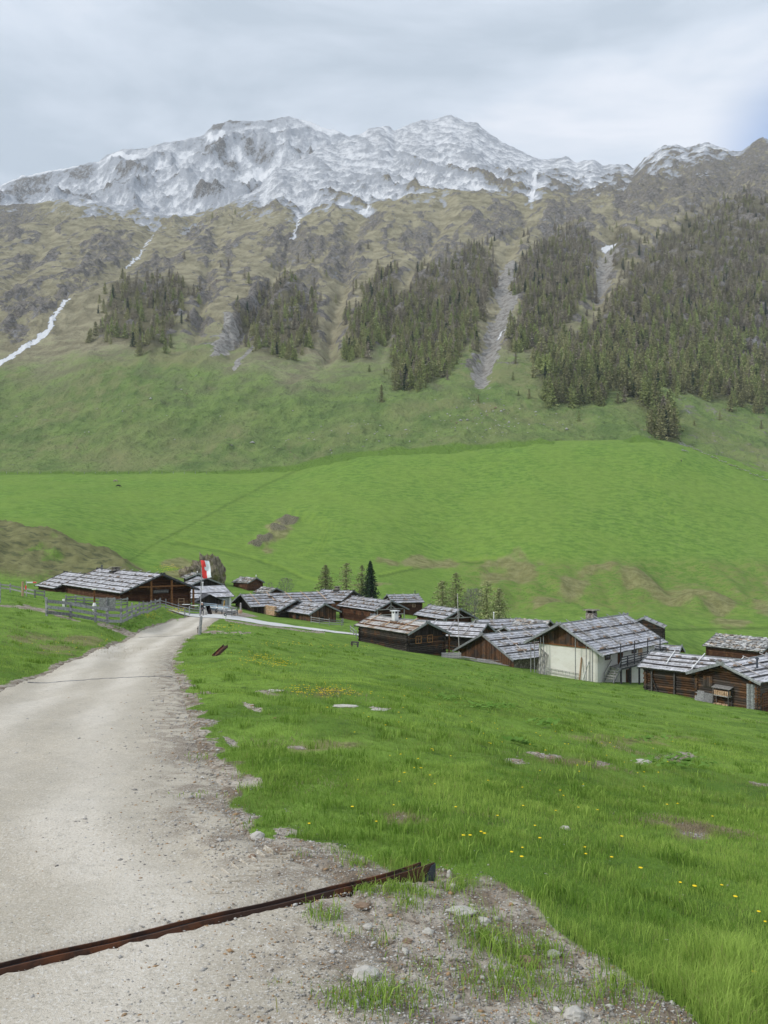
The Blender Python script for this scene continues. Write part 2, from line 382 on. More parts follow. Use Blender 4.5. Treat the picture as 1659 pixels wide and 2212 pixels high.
ZB = gblur(ZB, 2.0, 1)
YG = np.exp(LY)[:, None] * np.ones((1, NC)); XG = (XN[None, :] - CX) / F * YG
VB = HZ - F * ZB / YG                        # where each ground point is seen, used as a map coordinate
UB = XN[None, :] * np.ones((NR, 1))

# road edges as (distance, frame column)
R_RIGHT = [(1, 1500), (2.5, 960), (3, 880), (3.6, 830), (4.2, 790), (4.7, 720), (5.0, 620), (5.8, 500), (7.7, 462), (9.6, 415), (13, 400), (17.6, 384), (25, 366), (31, 372), (43, 395), (52, 411), (66, 446), (80, 460), (96, 474)]
R_LEFT = [(1, -3000), (3, -2300), (5, -950), (10, -190), (15.7, 0), (20, 95), (26, 175), (34, 236), (45, 278), (60, 330), (78, 378), (90, 408), (96, 418)]
def road_r(Y): return (np.interp(np.log(Y), np.log([p[0] for p in R_RIGHT]), [p[1] for p in R_RIGHT]) - CX) / F * Y
def road_l(Y): return (np.interp(np.log(Y), np.log([p[0] for p in R_LEFT]), [(p[1] - CX) * p[0] for p in R_LEFT])) / F
def road_mask(X, Y, soft):
    """1 on the road, 0 away from it, soft metres wide"""
    d = np.minimum(X - road_l(Y), road_r(Y) - X)
    return sstep(-soft, soft, d) * (1 - sstep(94, 99, Y))
LANE = [(395, 93, 2.0), (440, 98, 3.2), (480, 101, 4.2), (520, 103.5, 4.0), (560, 106.5, 2.6), (600, 110.5, 2.0), (640, 112, 1.9), (690, 113.5, 1.9), (735, 115, 1.8), (790, 116, 1.8), (850, 113, 1.5), (900, 108, 1.4)]
LANEW = [((x - CX) / F * Y, Y) for x, Y, _ in LANE]
def lane_mask(X, Y, soft=.3, wd=1.6):
    d, _ = seg_dist(X, Y, LANEW); return 1 - sstep(wd - soft, wd + soft, d)
PLAZA = [(432, 1322), (470, 1312), (512, 1318), (560, 1333), (520, 1334), (455, 1332)]
def relief(X, Y):
    rm = road_mask(X, Y, 0.5)
    far = sstep(60, 200, Y)
    z = 0.030 * fbm(X / .45, Y / .45, 4, 3) * (1 - sstep(20, 60, Y)) + 0.10 * fbm(X / 3.2, Y / 3.2, 4, 9) * sstep(2, 10, Y)
    z = z + .10 * fbm(X / 11., Y / 11., 3, 21) * sstep(8, 30, Y) * (1 - .5 * far) + far * .55 * fbm(X / 40, Y / 40, 4, 30) + far * .35 * ridged(X / 18, Y / 30, 3, 35)*sstep(190,260,Y)
    village = sstep(75, 95, Y) * (1 - sstep(190, 230, Y))
    z = z * (1 - .5 * village)
    rut = sstep(.3, 1.2, np.abs((X + 1.734) * .5842 * 0 + (Y - 3.47) - (X + 1.734) * .7194)) * 0.012 * fbm(X / .25, Y / .25, 3, 77) + 0.02 * fbm(X / 1.7, Y / 3.5, 3, 55)
    return z * (1 - rm) + rut * rm
ZR = relief(XG, YG)
# bumps that belong to places: the hill on the left, rocks in the meadow, hummocky bank
hill = sstep(140, 165, YG) * (1 - sstep(200, 225, YG)) * (1 - sstep(290, 340, UB))
ZR += hill * (1.6 * (ridged(XG / 14, YG / 22, 5, 101) - .45) + .5 * fbm(XG / 3, YG / 5, 4, 105))
bankm = sstep(940, 1040, UB) * sstep(1195, 1225, VB) * (1 - sstep(1305, 1345, VB)) * sstep(180, 210, YG)
ZR += bankm * 4.6 * fbm(XG / 22, YG / 45, 3, 111)
OUTC = [(622, 1128, 26, 12), (600, 1145, 20, 9), (572, 1165, 22, 10), (552, 1178, 16, 7)]
outc = np.zeros_like(ZB)
for (cx_, cy_, rx, ry) in OUTC:
    outc = np.maximum(outc, 1 - sstep(.5, 1.25, np.hypot((UB - cx_) / rx, (VB - cy_) / ry) + .25 * fbm(XG / 4, YG / 8, 3, 5)))
outc *= (YG > 200)
ZR += outc * (1.0 + 1.6 * ridged(XG / 6, YG / 10, 4, 44))
ZG = ZB + ZR
CHA = (-1.734, 3.47, -1.926); CHB = (.3235, 4.95, -2.090)     # the steel channel lies on a straight bed
_d = np.array(CHB[:2]) - np.array(CHA[:2]); CHL = float(np.hypot(*_d)); _d /= CHL
_s = (XG - CHA[0]) * _d[0] + (YG - CHA[1]) * _d[1]; _p = np.abs(-(XG - CHA[0]) * _d[1] + (YG - CHA[1]) * _d[0])
_zl = CHA[2] + (CHB[2] - CHA[2]) * _s / CHL
_w = (1 - sstep(.10, 1.3, _p)) * sstep(-4.5, -3.0, _s) * (1 - sstep(CHL + .2, CHL + 1.6, _s))
ZG = ZG * (1 - _w) + (_zl - .06 * sstep(CHL * .8, CHL, _s) + .35 * ZR * sstep(.2, .9, _p)) * _w
ZG = ZG - .05 * (1 - sstep(.035, .06, _p)) * (_s > -4) * (_s < CHL)
def ground_z(X, Y):
    X = np.asarray(X, float); Y = np.asarray(Y, float)
    fr = (np.log(np.clip(Y, YN0, YN1 - .01)) - LY[0]) / (LY[1] - LY[0]); fc = (np.clip(CX + F * X / Y, XN[0], XN[-1] - .01) - XN[0]) / 4.0
    r = np.clip(fr.astype(int), 0, NR - 2); c = np.clip(fc.astype(int), 0, NC - 2); a = fr - r; b = fc - c
    return (ZG[r, c] * (1 - a) * (1 - b) + ZG[r + 1, c] * a * (1 - b) + ZG[r, c + 1] * (1 - a) * b + ZG[r + 1, c + 1] * a * b)
def gz(X, Y): return float(ground_z(np.array([X]), np.array([Y]))[0])
def at(x, Y): X = (x - CX) / F * Y; return Vector((X, Y, gz(X, Y)))       # ground point at frame column x, distance Y
# distance at which the ground is seen at (x, v)
def find_Y(x, v, ymin=1.5, ymax=429):
    c = int(round((x - XN[0]) / 4)); col = HZ - F * ZG[:, c] / YG[:, c]
    for i in range(NR):
        if YG[i, c] >= ymin and col[i] <= v: return float(YG[i, c])
    return ymax
def on(x, v, ymin=1.5): return at(x, find_Y(x, v, ymin))

# ---- masks painted on the near ground (dirt, dry grass, lush, pale tracks)
def ell(cx, cy, rx, ry, ang=0, U=None, V=None):
    a = math.radians(ang); U = UB if U is None else U; V = VB if V is None else V
    dx = U - cx; dy = V - cy
    return np.hypot((dx * math.cos(a) + dy * math.sin(a)) / rx, (-dx * math.sin(a) + dy * math.cos(a)) / ry)
PIX_DIRT = [(700, 1822), (770, 1838), (860, 1880), (960, 1872), (1070, 1892), (1130, 1930), (1200, 1998), (1290, 2060), (1370, 2120), (1470, 2180), (1560, 2260), (400, 2260), (500, 1850)]
def dirt_mask(X, Y, U, V):
    dr = X - road_r(Y)
    nz = fbm(X / .5, Y / .5, 3, 61); nz2 = fbm(X / 1.6, Y / 1.6, 3, 62)
    wv = np.interp(np.log(Y), np.log([3, 6, 12, 18, 24, 30, 95]), [.5, .45, .38, .42, .32, .3, .22])
    m = 1 - sstep(wv * .3, wv, np.abs(dr) + .28 * nz + .22 * nz2)
    dl = road_l(Y) - X
    m = np.maximum(m, (1 - sstep(.1, .35, np.abs(dl) + .1 * nz)))
    m *= (Y < 96)
    # the gravel corner in the foreground
    W = np.zeros(np.shape(X)); 
    nz3 = fbm(X / .22, Y / .22, 3, 64); pu, pv = U + 34 * nz2 + 46 * nz + 26 * nz3, V + 16 * nz2 + 20 * nz + 12 * nz3
    sd_, _ = seg_dist(pu, pv, PIX_DIRT[:11]); sd_ = np.where(in_poly(pu, pv, PIX_DIRT), sd_, -sd_)
    m = np.maximum(m, sstep(-16, 24, sd_) * (Y < 6.2) * (.5 + .5 * sstep(-.8, -.3, nz - .2 * nz2 + .2)))
    for (cx_, cy_, rx, ry, an) in [(590, 1493, 30, 5, 8), (450, 1500, 22, 5, 15), (545, 1525, 20, 5, 20), (745, 1527, 24, 3, 8), (820, 1534, 20, 3, 5), (480, 1655, 34, 6, 12), (640, 1610, 22, 4, 5), (1450, 1637, 40, 6, 0), (1390, 1648, 24, 5, 0),
                                   (1180, 1640, 40, 6, 5), (1495, 1792, 48, 16, 8), (1440, 1775, 20, 6, 15), (500, 1600, 30, 5, 25), (445, 1748, 40, 10, 5), (1110, 1655, 25, 5, 5), (1300, 1655, 25, 4, 0), (870, 1770, 22, 6, 0), (1650, 1700, 30, 6, 5)]:
        m = np.maximum(m, (1 - sstep(.6, 1.3, ell(cx_, cy_, rx, ry, an, U, V) + .5 * nz)) * (Y < 75))
    # foot paths
    for pts, wd in (([(-60, 1302), (0, 1308), (60, 1313), (105, 1322), (150, 1336), (170, 1345)], 4.0), ([(215, 1348), (262, 1362), (300, 1374), (345, 1372)], 5.5), ([(488, 1340), (540, 1349), (600, 1355), (650, 1362), (700, 1366)], 2.2),
                    ([(378, 1374), (420, 1367), (470, 1366), (540, 1369)], 2.0)):
        d, _ = seg_dist(U, V, pts); m = np.maximum(m, (1 - sstep(wd * .5, wd * 1.2, d + 2 * nz)) * (Y > 28) * (Y < 140))
    m = np.maximum(m, in_poly(U, V, PLAZA) * (Y > 90) * (Y < 130))
    m = np.maximum(m, lane_mask(X, Y, .5, 1.8))
    return np.clip(m, 0, 1)
DM = dirt_mask(XG, YG, UB, VB)
DRY = np.zeros_like(ZB)
nzA = fbm(XG / 9, YG / 16, 4, 201); nzB = fbm(XG / 2.5, YG / 3, 3, 202)
DRY = np.maximum(DRY, hill * sstep(-.5, .35, nzA + .35) * .95)
for (cx_, cy_, rx, ry, an) in [(1120, 1225, 60, 28, 10), (1230, 1262, 60, 24, -25), (1190, 1290, 50, 16, -20), (1300, 1235, 45, 10, 0), (1385, 1262, 70, 22, 15), (1480, 1290, 60, 30, 20), (1560, 1300, 50, 22, 0), (1640, 1310, 40, 20, 0), (950, 1220, 60, 14, 0), (880, 1215, 50, 12, 0),
                               (420, 1235, 60, 14, -10), (375, 1215, 50, 12, 0), (1060, 1250, 40, 20, 0), (1580, 1345, 60, 12, 0), (1680, 1250, 30, 40, 0), (790, 1262, 40, 5, 0), (600, 1150, 50, 25, -40)]:
    DRY = np.maximum(DRY, (1 - sstep(.45, 1.35, ell(cx_, cy_, rx, ry, an) + .7 * nzA)) * (YG > 170) * .9)
for (cx_, cy_, rx, ry) in [(130, 1400, 60, 14), (60, 1380, 50, 12), (180, 1385, 40, 10), (1495, 1790, 60, 22), (1250, 1650, 90, 10), (700, 1500, 60, 10), (870, 1770, 60, 14), (1350, 1600, 120, 12), (690, 1610, 90, 10)]:
    DRY = np.maximum(DRY, (1 - sstep(.4, 1.4, ell(cx_, cy_, rx, ry) + .8 * nzB)) * (YG < 75) * .8)
R1L = [(-500, 1020), (480, 1018), (560, 1012), (640, 1002), (720, 978), (900, 966), (1200, 950), (1440, 946), (1480, 962), (1560, 1000), (1659, 1042), (2200, 1200)]
r1v = lerp_pts(UB, R1L)
lush = sstep(-3, 3, VB - r1v + 2.5 * fbm(XG / 20, YG / 20, 2, 9)) * sstep(150, 240, YG) * (1 - sstep(1180, 1320, VB) * .55)
pale = np.zeros_like(ZB); darkm = np.zeros_like(ZB)
def trk(pts, wd, arr, val, ymin=150):
    d, _ = seg_dist(UB, VB, pts); m_ = (1 - sstep(wd * .4, wd, d)) * (YG > ymin) * val; np.maximum(arr, m_, out=arr)
trk([(380, 1168), (460, 1182), (540, 1200), (600, 1222), (650, 1246), (720, 1262)], 4, pale, .7)
trk([(380, 1173), (460, 1188), (540, 1206), (600, 1228), (650, 1250)], 4, darkm, .5)
trk([(820, 1240), (900, 1225), (1000, 1210), (1090, 1200)], 3, pale, .8); trk([(820, 1245), (900, 1231), (1000, 1216), (1090, 1205)], 3.5, darkm, .8)
trk([(280, 1210), (400, 1140), (520, 1075), (600, 1035), (700, 990)], 3.5, darkm, .55)
trk([(0, 1024), (300, 1022), (480, 1018)], 3, darkm, .6)
trk([(1500, 1350), (1560, 1352), (1700, 1352)], 3, pale, .5); trk([(1440, 1360), (1560, 1360), (1700, 1358)], 3.5, darkm, .8)
for k in range(5): trk([(640 + 12 * k, 1205 - 3 * k), (690 + 8 * k, 1165), (700 + 9 * k, 1140), (660 + 8 * k, 1125 - 3 * k), (620, 1112 - 4 * k)], 1.6, pale, .5)
trk([(1470, 990), (1420, 1010), (1410, 1060), (1450, 1120), (1500, 1160)], 1.5, pale, .5); trk([(1478, 990), (1430, 1012), (1420, 1060), (1460, 1120)], 1.5, pale, .4)
trk([(-500, 1420), (-499, 1421)], 1, pale, .1)
A1 = np.stack([DRY, DM, lush, outc], -1); A2 = np.stack([pale, darkm, hill, bankm], -1)
# carve the ground a little below the road and the lane
ZM = ZG - 0.07 * road_mask(XG, YG, 0.12) - .10 * lane_mask(XG, YG, .2, 1.5)
# trench for the steel channel
DRN_A = Vector((-4.2, 0, 0)); 
V = np.stack([XG, YG, ZM], -1).reshape(-1, 3)

def m_ground():
    m, t, b = mat('meadow_ground', .95, .1)
    v = mapv(t)
    dry, dirt, lushn, roc = attr(t, 'mask'); pl, dk, hl, bk = attr(t, 'mask2')
    nA = noise(t, v, .035, 4); nB = noise(t, v, .35, 5, .6); nC = noise(t, v, 2.6, 5, .65); nD = noise(t, v, 14, 4, .7)
    # stretched noise: sward streaks along the contour on the far meadow
    vs_ = mapv(t, (.28, .5, .5)); nS = noise(t, vs_, 1.0, 5, .65)
    g = mix(t, sstepn(t, nB, .34, .66), (.105, .190, .032), (.195, .310, .056))
    g = mix(t, sstepn(t, nC, .45, .75), g, (.065, .115, .024))
    g = mix(t, sstepn(t, nC, .30, .20), g, (.16, .20, .045))
    lg = mix(t, sstepn(t, nS, .38, .62), (.108, .200, .034), (.180, .300, .052))
    nM = noise(t, mapv(t, (.35, .5, .5)), .8, 6, .75); lg = mix(t, sstepn(t, nM, .54, .66, 0, .55), lg, (.080, .145, .030)); lg = mix(t, sstepn(t, nM, .46, .36, 0, .5), lg, (.23, .31, .085))
    lg = mix(t, sstepn(t, nA, .35, .65, 0, .45), lg, (.195, .285, .055))
    lg = mix(t, sstepn(t, nC, .50, .68, 0, .7), lg, (.075, .140, .030)); lg = mix(t, sstepn(t, nC, .42, .30, 0, .5), lg, (.20, .275, .075))
    g = mix(t, lushn, g, lg)
    g = mix(t, mth(t, 'MULTIPLY', pl, .6), g, (.24, .36, .05)); g = mix(t, mth(t, 'MULTIPLY', dk, .6), g, (.05, .085, .018))
    dn = mth(t, 'ADD', mth(t, 'MULTIPLY_ADD', hl, .35, dry), mth(t, 'MULTIPLY', mth(t, 'SUBTRACT', nC, .5), 1.5))
    dcol = mix(t, sstepn(t, nB, .35, .65), (.16, .145, .065), (.29, .26, .135))
    dcol = mix(t, sstepn(t, nC, .55, .72), dcol, (.075, .075, .035))
    dcol = mix(t, mth(t, 'MULTIPLY', hl, .6), dcol, mix(t, nC, (.10, .088, .045), (.20, .175, .10)))
    dcol = mix(t, mth(t, 'MULTIPLY', hl, sstepn(t, nS, .50, .62)), dcol, (.085, .072, .052))
    g = mix(t, sstepn(t, dn, .22, .9, 0, .82), g, dcol)
    gr = mix(t, sstepn(t, nC, .40, .62), (.20, .16, .12), (.43, .385, .325)); gr = mix(t, sstepn(t, nD, .50, .68), gr, (.13, .10, .075)); gr = mix(t, sstepn(t, nD, .42, .30), gr, (.52, .49, .45))
    g = mix(t, sstepn(t, mth(t, 'ADD', dirt, mth(t, 'MULTIPLY', mth(t, 'SUBTRACT', nD, .5), .6)), .35, .6), g, gr)
    rc = mix(t, sstepn(t, nC, .40, .62), (.075, .075, .04), (.24, .215, .15))
    g = mix(t, mth(t, 'MULTIPLY', bk, sstepn(t, nS, .44, .60, 0, .55)), g, (.20, .185, .075)); g = mix(t, mth(t, 'MULTIPLY', bk, sstepn(t, nC, .50, .62, 0, .5)), g, (.07, .085, .03))
    g = mix(t, sstepn(t, roc, .3, .7), g, rc)
    t.links.new(g, b.inputs['Base Color'])
    h = mth(t, 'ADD', mth(t, 'MULTIPLY', nC, .6), mth(t, 'MULTIPLY', nD, .4))
    bump(t, b, h, .14, .7)
    return m
M['ground'] = m_ground()
g_obj = np_mesh('ground', V, Fq=grid_quads(NR, NC), mats=[M['ground']], attrs={'mask': A1.reshape(-1, 4), 'mask2': A2.reshape(-1, 4)}, smooth=True)
tag(g_obj, kind='structure')

# ---- gravel road
def m_gravel(name, base, light, track=True):
    m, t, b = mat(name, .95, .1)
    v = mapv(t); nA = noise(t, v, .5, 4, .55); nC = noise(t, v, 11, 6, .8); nD = noise(t, v, 60, 3, .85)
    c = mix(t, sstepn(t, nA, .35, .65), base, tuple(x * 1.12 for x in base))
    if track:
        tr, edge, _, _ = attr(t, 'mask')
        c = mix(t, mth(t, 'MULTIPLY', tr, .75), c, light)
        c = mix(t, mth(t, 'MULTIPLY', edge, sstepn(t, noise(t, v, 3.5, 4), .42, .6)), c, (.19, .15, .115))
    c = mix(t, sstepn(t, nC, .50, .68, 0, .38), c, tuple(x * .62 for x in base)); c = mix(t, sstepn(t, nD, .54, .64, 0, .8), c, (.72, .70, .66))
    c = mix(t, sstepn(t, nD, .44, .34, 0, .6), c, tuple(x * .5 for x in base))
    t.links.new(c, b.inputs['Base Color']); bump(t, b, mth(t, 'ADD', nC, nD), .012, .8); return m
M['gravel'] = m_gravel('road_gravel', (.44, .395, .32), (.68, .625, .54))
M['lane'] = m_gravel('pale_lane', (.60, .60, .59), (.7, .7, .7), False)
nry = 900; ly = np.exp(np.linspace(math.log(1.0), math.log(96.5), nry)); ncx = 60
tt = np.linspace(0, 1, ncx)[None, :]
eR = road_r(ly) + .10 * fbm(ly / .6, ly * 0 + 3, 4, 71) + .12; eL = road_l(ly) - .10 * fbm(ly / .6, ly * 0 + 9, 4, 72) - .12
eL = np.maximum(eL, -6.5 - .02 * ly) if False else np.where(ly < 15, np.maximum(eL, np.minimum(eR - 5.5, -5.0)), eL)
RX = eL[:, None] * (1 - tt) + eR[:, None] * tt; RY = ly[:, None] * np.ones_like(tt)
RZ = ground_z(RX, RY) + .008 - .05 * (np.abs(tt * 2 - 1) ** 14)
dR = road_r(ly)[:, None] - RX
trk1 = np.exp(-((dR - 1.25 - .2 * fbm(RY / 9, RX * 0, 2, 5)) / .38) ** 2) + np.exp(-((dR - 2.75 - .15 * fbm(RY / 9, RX * 0 + 4, 2, 6)) / .40) ** 2) + .5 * np.exp(-((dR - 2.1) / .15) ** 2) * sstep(-.2, .5, fbm(RY / 5, RX * 0, 2, 8))
trk1 *= .6 + .7 * sstep(-.6, .6, fbm(RX / .8, RY / 6, 3, 81)); 
edge_ = sstep(.9, .1, dR) * .8
att = np.stack([np.clip(trk1, 0, 1), edge_, 0 * RX, 0 * RX + 1], -1)
road = np_mesh('road', np.stack([RX, RY, RZ], -1).reshape(-1, 3), Fq=grid_quads(nry, ncx), mats=[M['gravel']], attrs={'mask': att.reshape(-1, 4)}, smooth=True)
tag(road, kind='structure')
# ---- pale village lane
def ribbon(name, pts, wd, m, dz=.03, n=160, nx=6):
    P = np.array(pts, float); s = np.r_[0, np.cumsum(np.hypot(*np.diff(P[:, :2], axis=0).T))]; u = np.linspace(0, s[-1], n)
    x = gblur(np.interp(u, s, P[:, 0]), 4, 0); y = gblur(np.interp(u, s, P[:, 1]), 4, 0); wds = np.interp(u, s, wd)
    dx = np.gradient(x); dy = np.gradient(y); l = np.hypot(dx, dy); nx_, ny_ = -dy / l, dx / l
    tt = np.linspace(-1, 1, nx)[None, :]; X = x[:, None] + nx_[:, None] * wds[:, None] * tt; Y = y[:, None] + ny_[:, None] * wds[:, None] * tt
    Z = ground_z(X, Y) + dz
    o = np_mesh(name, np.stack([X, Y, Z], -1).reshape(-1, 3), Fq=grid_quads(n, nx), mats=[m], smooth=True); return tag(o, kind='structure')
ribbon('village_lane', LANEW, [q[2] for q in LANE], M['lane'], .05)

# ------------------------------------------------------------------ hillside and mountains
SKY_B = [(-500, 470), (0, 398), (30, 385.6), (74, 377), (134, 363), (174, 352), (213, 346), (233, 331), (263, 322), (298, 318.6), (322, 316), (347, 306), (377, 306), (417, 299), (441, 291), (461, 269), (496, 261.6), (546, 258), (585, 256.6), (620, 250), (650, 258), (694, 269), (734, 281), (770, 297), (900, 330), (1000, 420)]
SKY_F = [(-500, 400), (0, 436), (60, 436), (100, 432), (150, 426), (200, 428), (260, 440), (320, 452), (380, 466), (430, 461), (471, 450), (520, 424), (560, 404), (595, 363), (640, 346), (694, 318.6), (734, 309), (756, 295), (790, 283), (823, 271), (838, 272), (853, 282), (873, 272), (904, 262), (939, 257), (974, 247), (999, 256), (1030, 262), (1050, 280), (1085, 302.6), (1125, 323), (1166, 343), (1201, 344), (1226, 340), (1246, 351), (1266, 344), (1281, 343), (1302, 355.5), (1327, 351), (1357, 358), (1367, 363), (1392, 340), (1410, 328), (1433, 312.6), (1453, 310), (1488, 315), (1523, 303.6), (1549, 312.6), (1579, 322.7), (1601, 322.7), (1629, 305), (1647, 298.5), (1665, 301), (1750, 285), (1900, 330), (2200, 300)]
RL = [ # (frame line, distance line)
 (R1L, [(-500, 427), (2200, 427)]),
 ([(-500, 800), (0, 790), (300, 775), (600, 800), (800, 835), (1000, 805), (1200, 850), (1300, 860), (1500, 850), (1659, 880), (2200, 950)], [(-500, 640), (400, 620), (800, 570), (1200, 545), (2200, 560)]),
 ([(-500, 610), (0, 605), (400, 600), (800, 640), (1200, 640), (1659, 620), (2200, 640)], [(-500, 920), (500, 900), (1000, 850), (2200, 820)]),
 ([(-500, 450), (0, 475), (150, 460), (300, 475), (400, 490), (480, 478), (560, 455), (640, 450), (800, 432), (1000, 402), (1150, 412), (1300, 420), (1450, 402), (1659, 402), (2200, 400)], [(-500, 1350), (600, 1380), (1000, 1400), (1300, 1350), (1659, 1180), (2200, 1100)]),
 (SKY_F, [(-500, 1550), (450, 1560), (560, 1650), (760, 2050), (974, 2350), (1200, 2050), (1400, 1750), (1659, 1500), (2200, 1400)]),
]
XF = np.arange(-420, 2081, 2.9); nF = len(XF)
lv = np.array([lerp_pts(XF, r[0]) for r in RL]); lY = np.array([lerp_pts(XF, r[1]) for r in RL])
for i in range(1, 4): lv[i] = gblur(lv[i], 14, 0); 
for i in range(1, 5): lY[i] = gblur(lY[i], 14, 0)
seg = [105, 130, 120, 120]
_r = int(np.argmin(np.abs(np.exp(LY) - 422))); lv = lv.copy(); lv[0] = np.interp(XF, XN, HZ - F * ZG[_r] / YG[_r]) + 2.5; lY[0] = 422.0; rows_v = []; rows_Y = []; rows_t = []
for i in range(4):
    for k in range(seg[i]):
        a = k / seg[i]; rows_v.append(lv[i] * (1 - a) + lv[i + 1] * a); rows_Y.append(lY[i] * (1 - a) + lY[i + 1] * a); rows_t.append(i + a)
rows_v.append(lv[4]); rows_Y.append(lY[4]); rows_t.append(4.0)
VF = np.array(rows_v); YF = np.array(rows_Y); TF = np.array(rows_t)[:, None] * np.ones((1, nF))
cut = VF[-1].copy()
VF[:-20] = gblur(VF, 7, 0)[:-20]
UF = XF[None, :] * np.ones((len(VF), 1)); XFw = (UF - CX) / F * YF
ZF0 = (HZ - VF) / F * YF
wgt = sstep(.25, 1.6, TF); sk = 1 - sstep(3.2, 4.0, TF)
gul = np.zeros_like(VF)
GUL = [([(660, 425), (640, 480), (600, 560), (560, 640), (520, 700), (490, 760)], 16, 9), ([(1150, 400), (1110, 500), (1075, 590), (1085, 650), (1062, 690), (1050, 760), (1035, 830)], 22, 8), ([(1365, 362), (1330, 470), (1305, 540), (1295, 620), (1270, 680)], 18, 8),
       ([(330, 480), (300, 540), (230, 590), (150, 640)], 14, 5), ([(1600, 330), (1530, 430), (1440, 520), (1380, 580)], 16, 9), ([(790, 430), (760, 500), (740, 600), (715, 700), (700, 780)], 16, 9), ([(960, 430), (930, 520), (880, 600), (840, 680), (820, 760)], 15, 7),
       ([(470, 500), (450, 580), (440, 650), (420, 740)], 14, 6), ([(1240, 400), (1220, 460), (1140, 540), (1100, 600)], 14, 7), ([(120, 470), (60, 560), (0, 620)], 15, 7), ([(1480, 330), (1440, 400), (1400, 470)], 12, 5)]
for pts, wd, dp in GUL:
    d, tq = seg_dist(UF + 9 * fbm(XFw / 60, YF / 60, 2, 3), VF, pts); gul += dp * np.exp(-(d / wd) ** 2) * (1 - sstep(.8, 1., tq) * .6)
spur = ridged(XFw / 150 + .12 * fbm(XFw / 90, YF / 90, 2, 6), YF / 420, 5, 301) - .5
rock3 = ridged(XFw / 38, YF / 60, 5, 311, .6) - .45
fine = fbm(XFw / 9, YF / 14, 4, 321, .6)
_a2 = fbm(XFw / 30, YF / 45, 4, 402); _a3 = fbm(XFw / 9, YF / 12, 3, 403); crag_ = np.zeros_like(VF)
def ef(cx, cy, rx, ry, an=0): return 1 - sstep(.55, 1.25, ell(cx, cy, rx, ry, an, UF, VF) + .45 * _a2 + .25 * _a3)
for q in ((225, 535, 68, 38, -15), (30, 500, 40, 20, 0), (55, 545, 30, 18, 0), (110, 540, 26, 12, -20), (415, 492, 34, 22, 0), (494, 540, 11, 50, 0), (450, 520, 20, 25, 0), (60, 655, 70, 50, 10), (30, 700, 50, 26, 0), (150, 620, 60, 20, -30), (340, 560, 50, 26, -20), (425, 690, 38, 26, 0), (330, 620, 40, 22, 0),
          (640, 520, 70, 45, 0), (740, 540, 60, 60, 0), (800, 470, 40, 22, -25), (560, 620, 30, 50, 20), (660, 620, 34, 50, 0), (900, 500, 60, 30, -20), (980, 560, 60, 60, 0), (1060, 480, 60, 40, 0), (1090, 450, 50, 26, 0), (1240, 450, 70, 45, 0), (1180, 470, 40, 30, 0), (1380, 420, 80, 60, 0), (1500, 400, 90, 50, -20), (1620, 380, 60, 60, 0), (1640, 680, 40, 60, 0), (1590, 720, 24, 30, 0), (1240, 520, 60, 40, 0), (450, 600, 25, 40, 0), (520, 700, 40, 30, 0), (910, 452, 12, 7, 0), (1560, 560, 40, 30, 0)):
    crag_ = np.maximum(crag_, ef(*q))
crag_ = np.maximum(crag_, sstep(1300, 1420, UF) * .5)
rockband = sstep(.95, 1.5, TF) * (1 - sstep(2.9, 3.3, TF) * .3)
ZFd = wgt * sk * 17 * spur + rockband * (.35 + .65 * sk) * (4.2 + 6.5 * crag_) * rock3 + (.25 + rockband * (.25 + crag_)) * 2.0 * fine - gul * (.4 + .6 * sk) * 1.25
upper = sstep(2.9, 3.2, TF)
ZFd += upper * (.25 + .75 * sk) * 36 * (ridged(XFw / 190 + YF / 500, YF / 420, 6, 341, .58) - .5) + upper * (.35 + .65 * sk) * 9 * fbm(XFw / 32, YF / 32, 5, 351, .6)
ZFd += (1 - sstep(.6, 1.4, TF)) * sstep(0.02, .3, TF) * (5.5 * (ridged(XFw / 75, YF / 150, 4, 361) - .5) * 1.6 + 1.8 * fbm(XFw / 12, YF / 14, 4, 362))
ZF = ZF0 + ZFd
# back skirt behind the skyline
sky_z = ZF[-1]
for k, (dy, dz) in enumerate(((60, 25), (200, 150), (600, 520))):
    YF = np.vstack([YF, YF[len(VF) - 1] + dy]); ZF = np.vstack([ZF, sky_z - dz])
nRow = len(VF); XFa = (np.vstack([UF, UF[:1], UF[:1], UF[:1]]) - CX) / F * YF
V = np.stack([XFa, YF, ZF], -1)
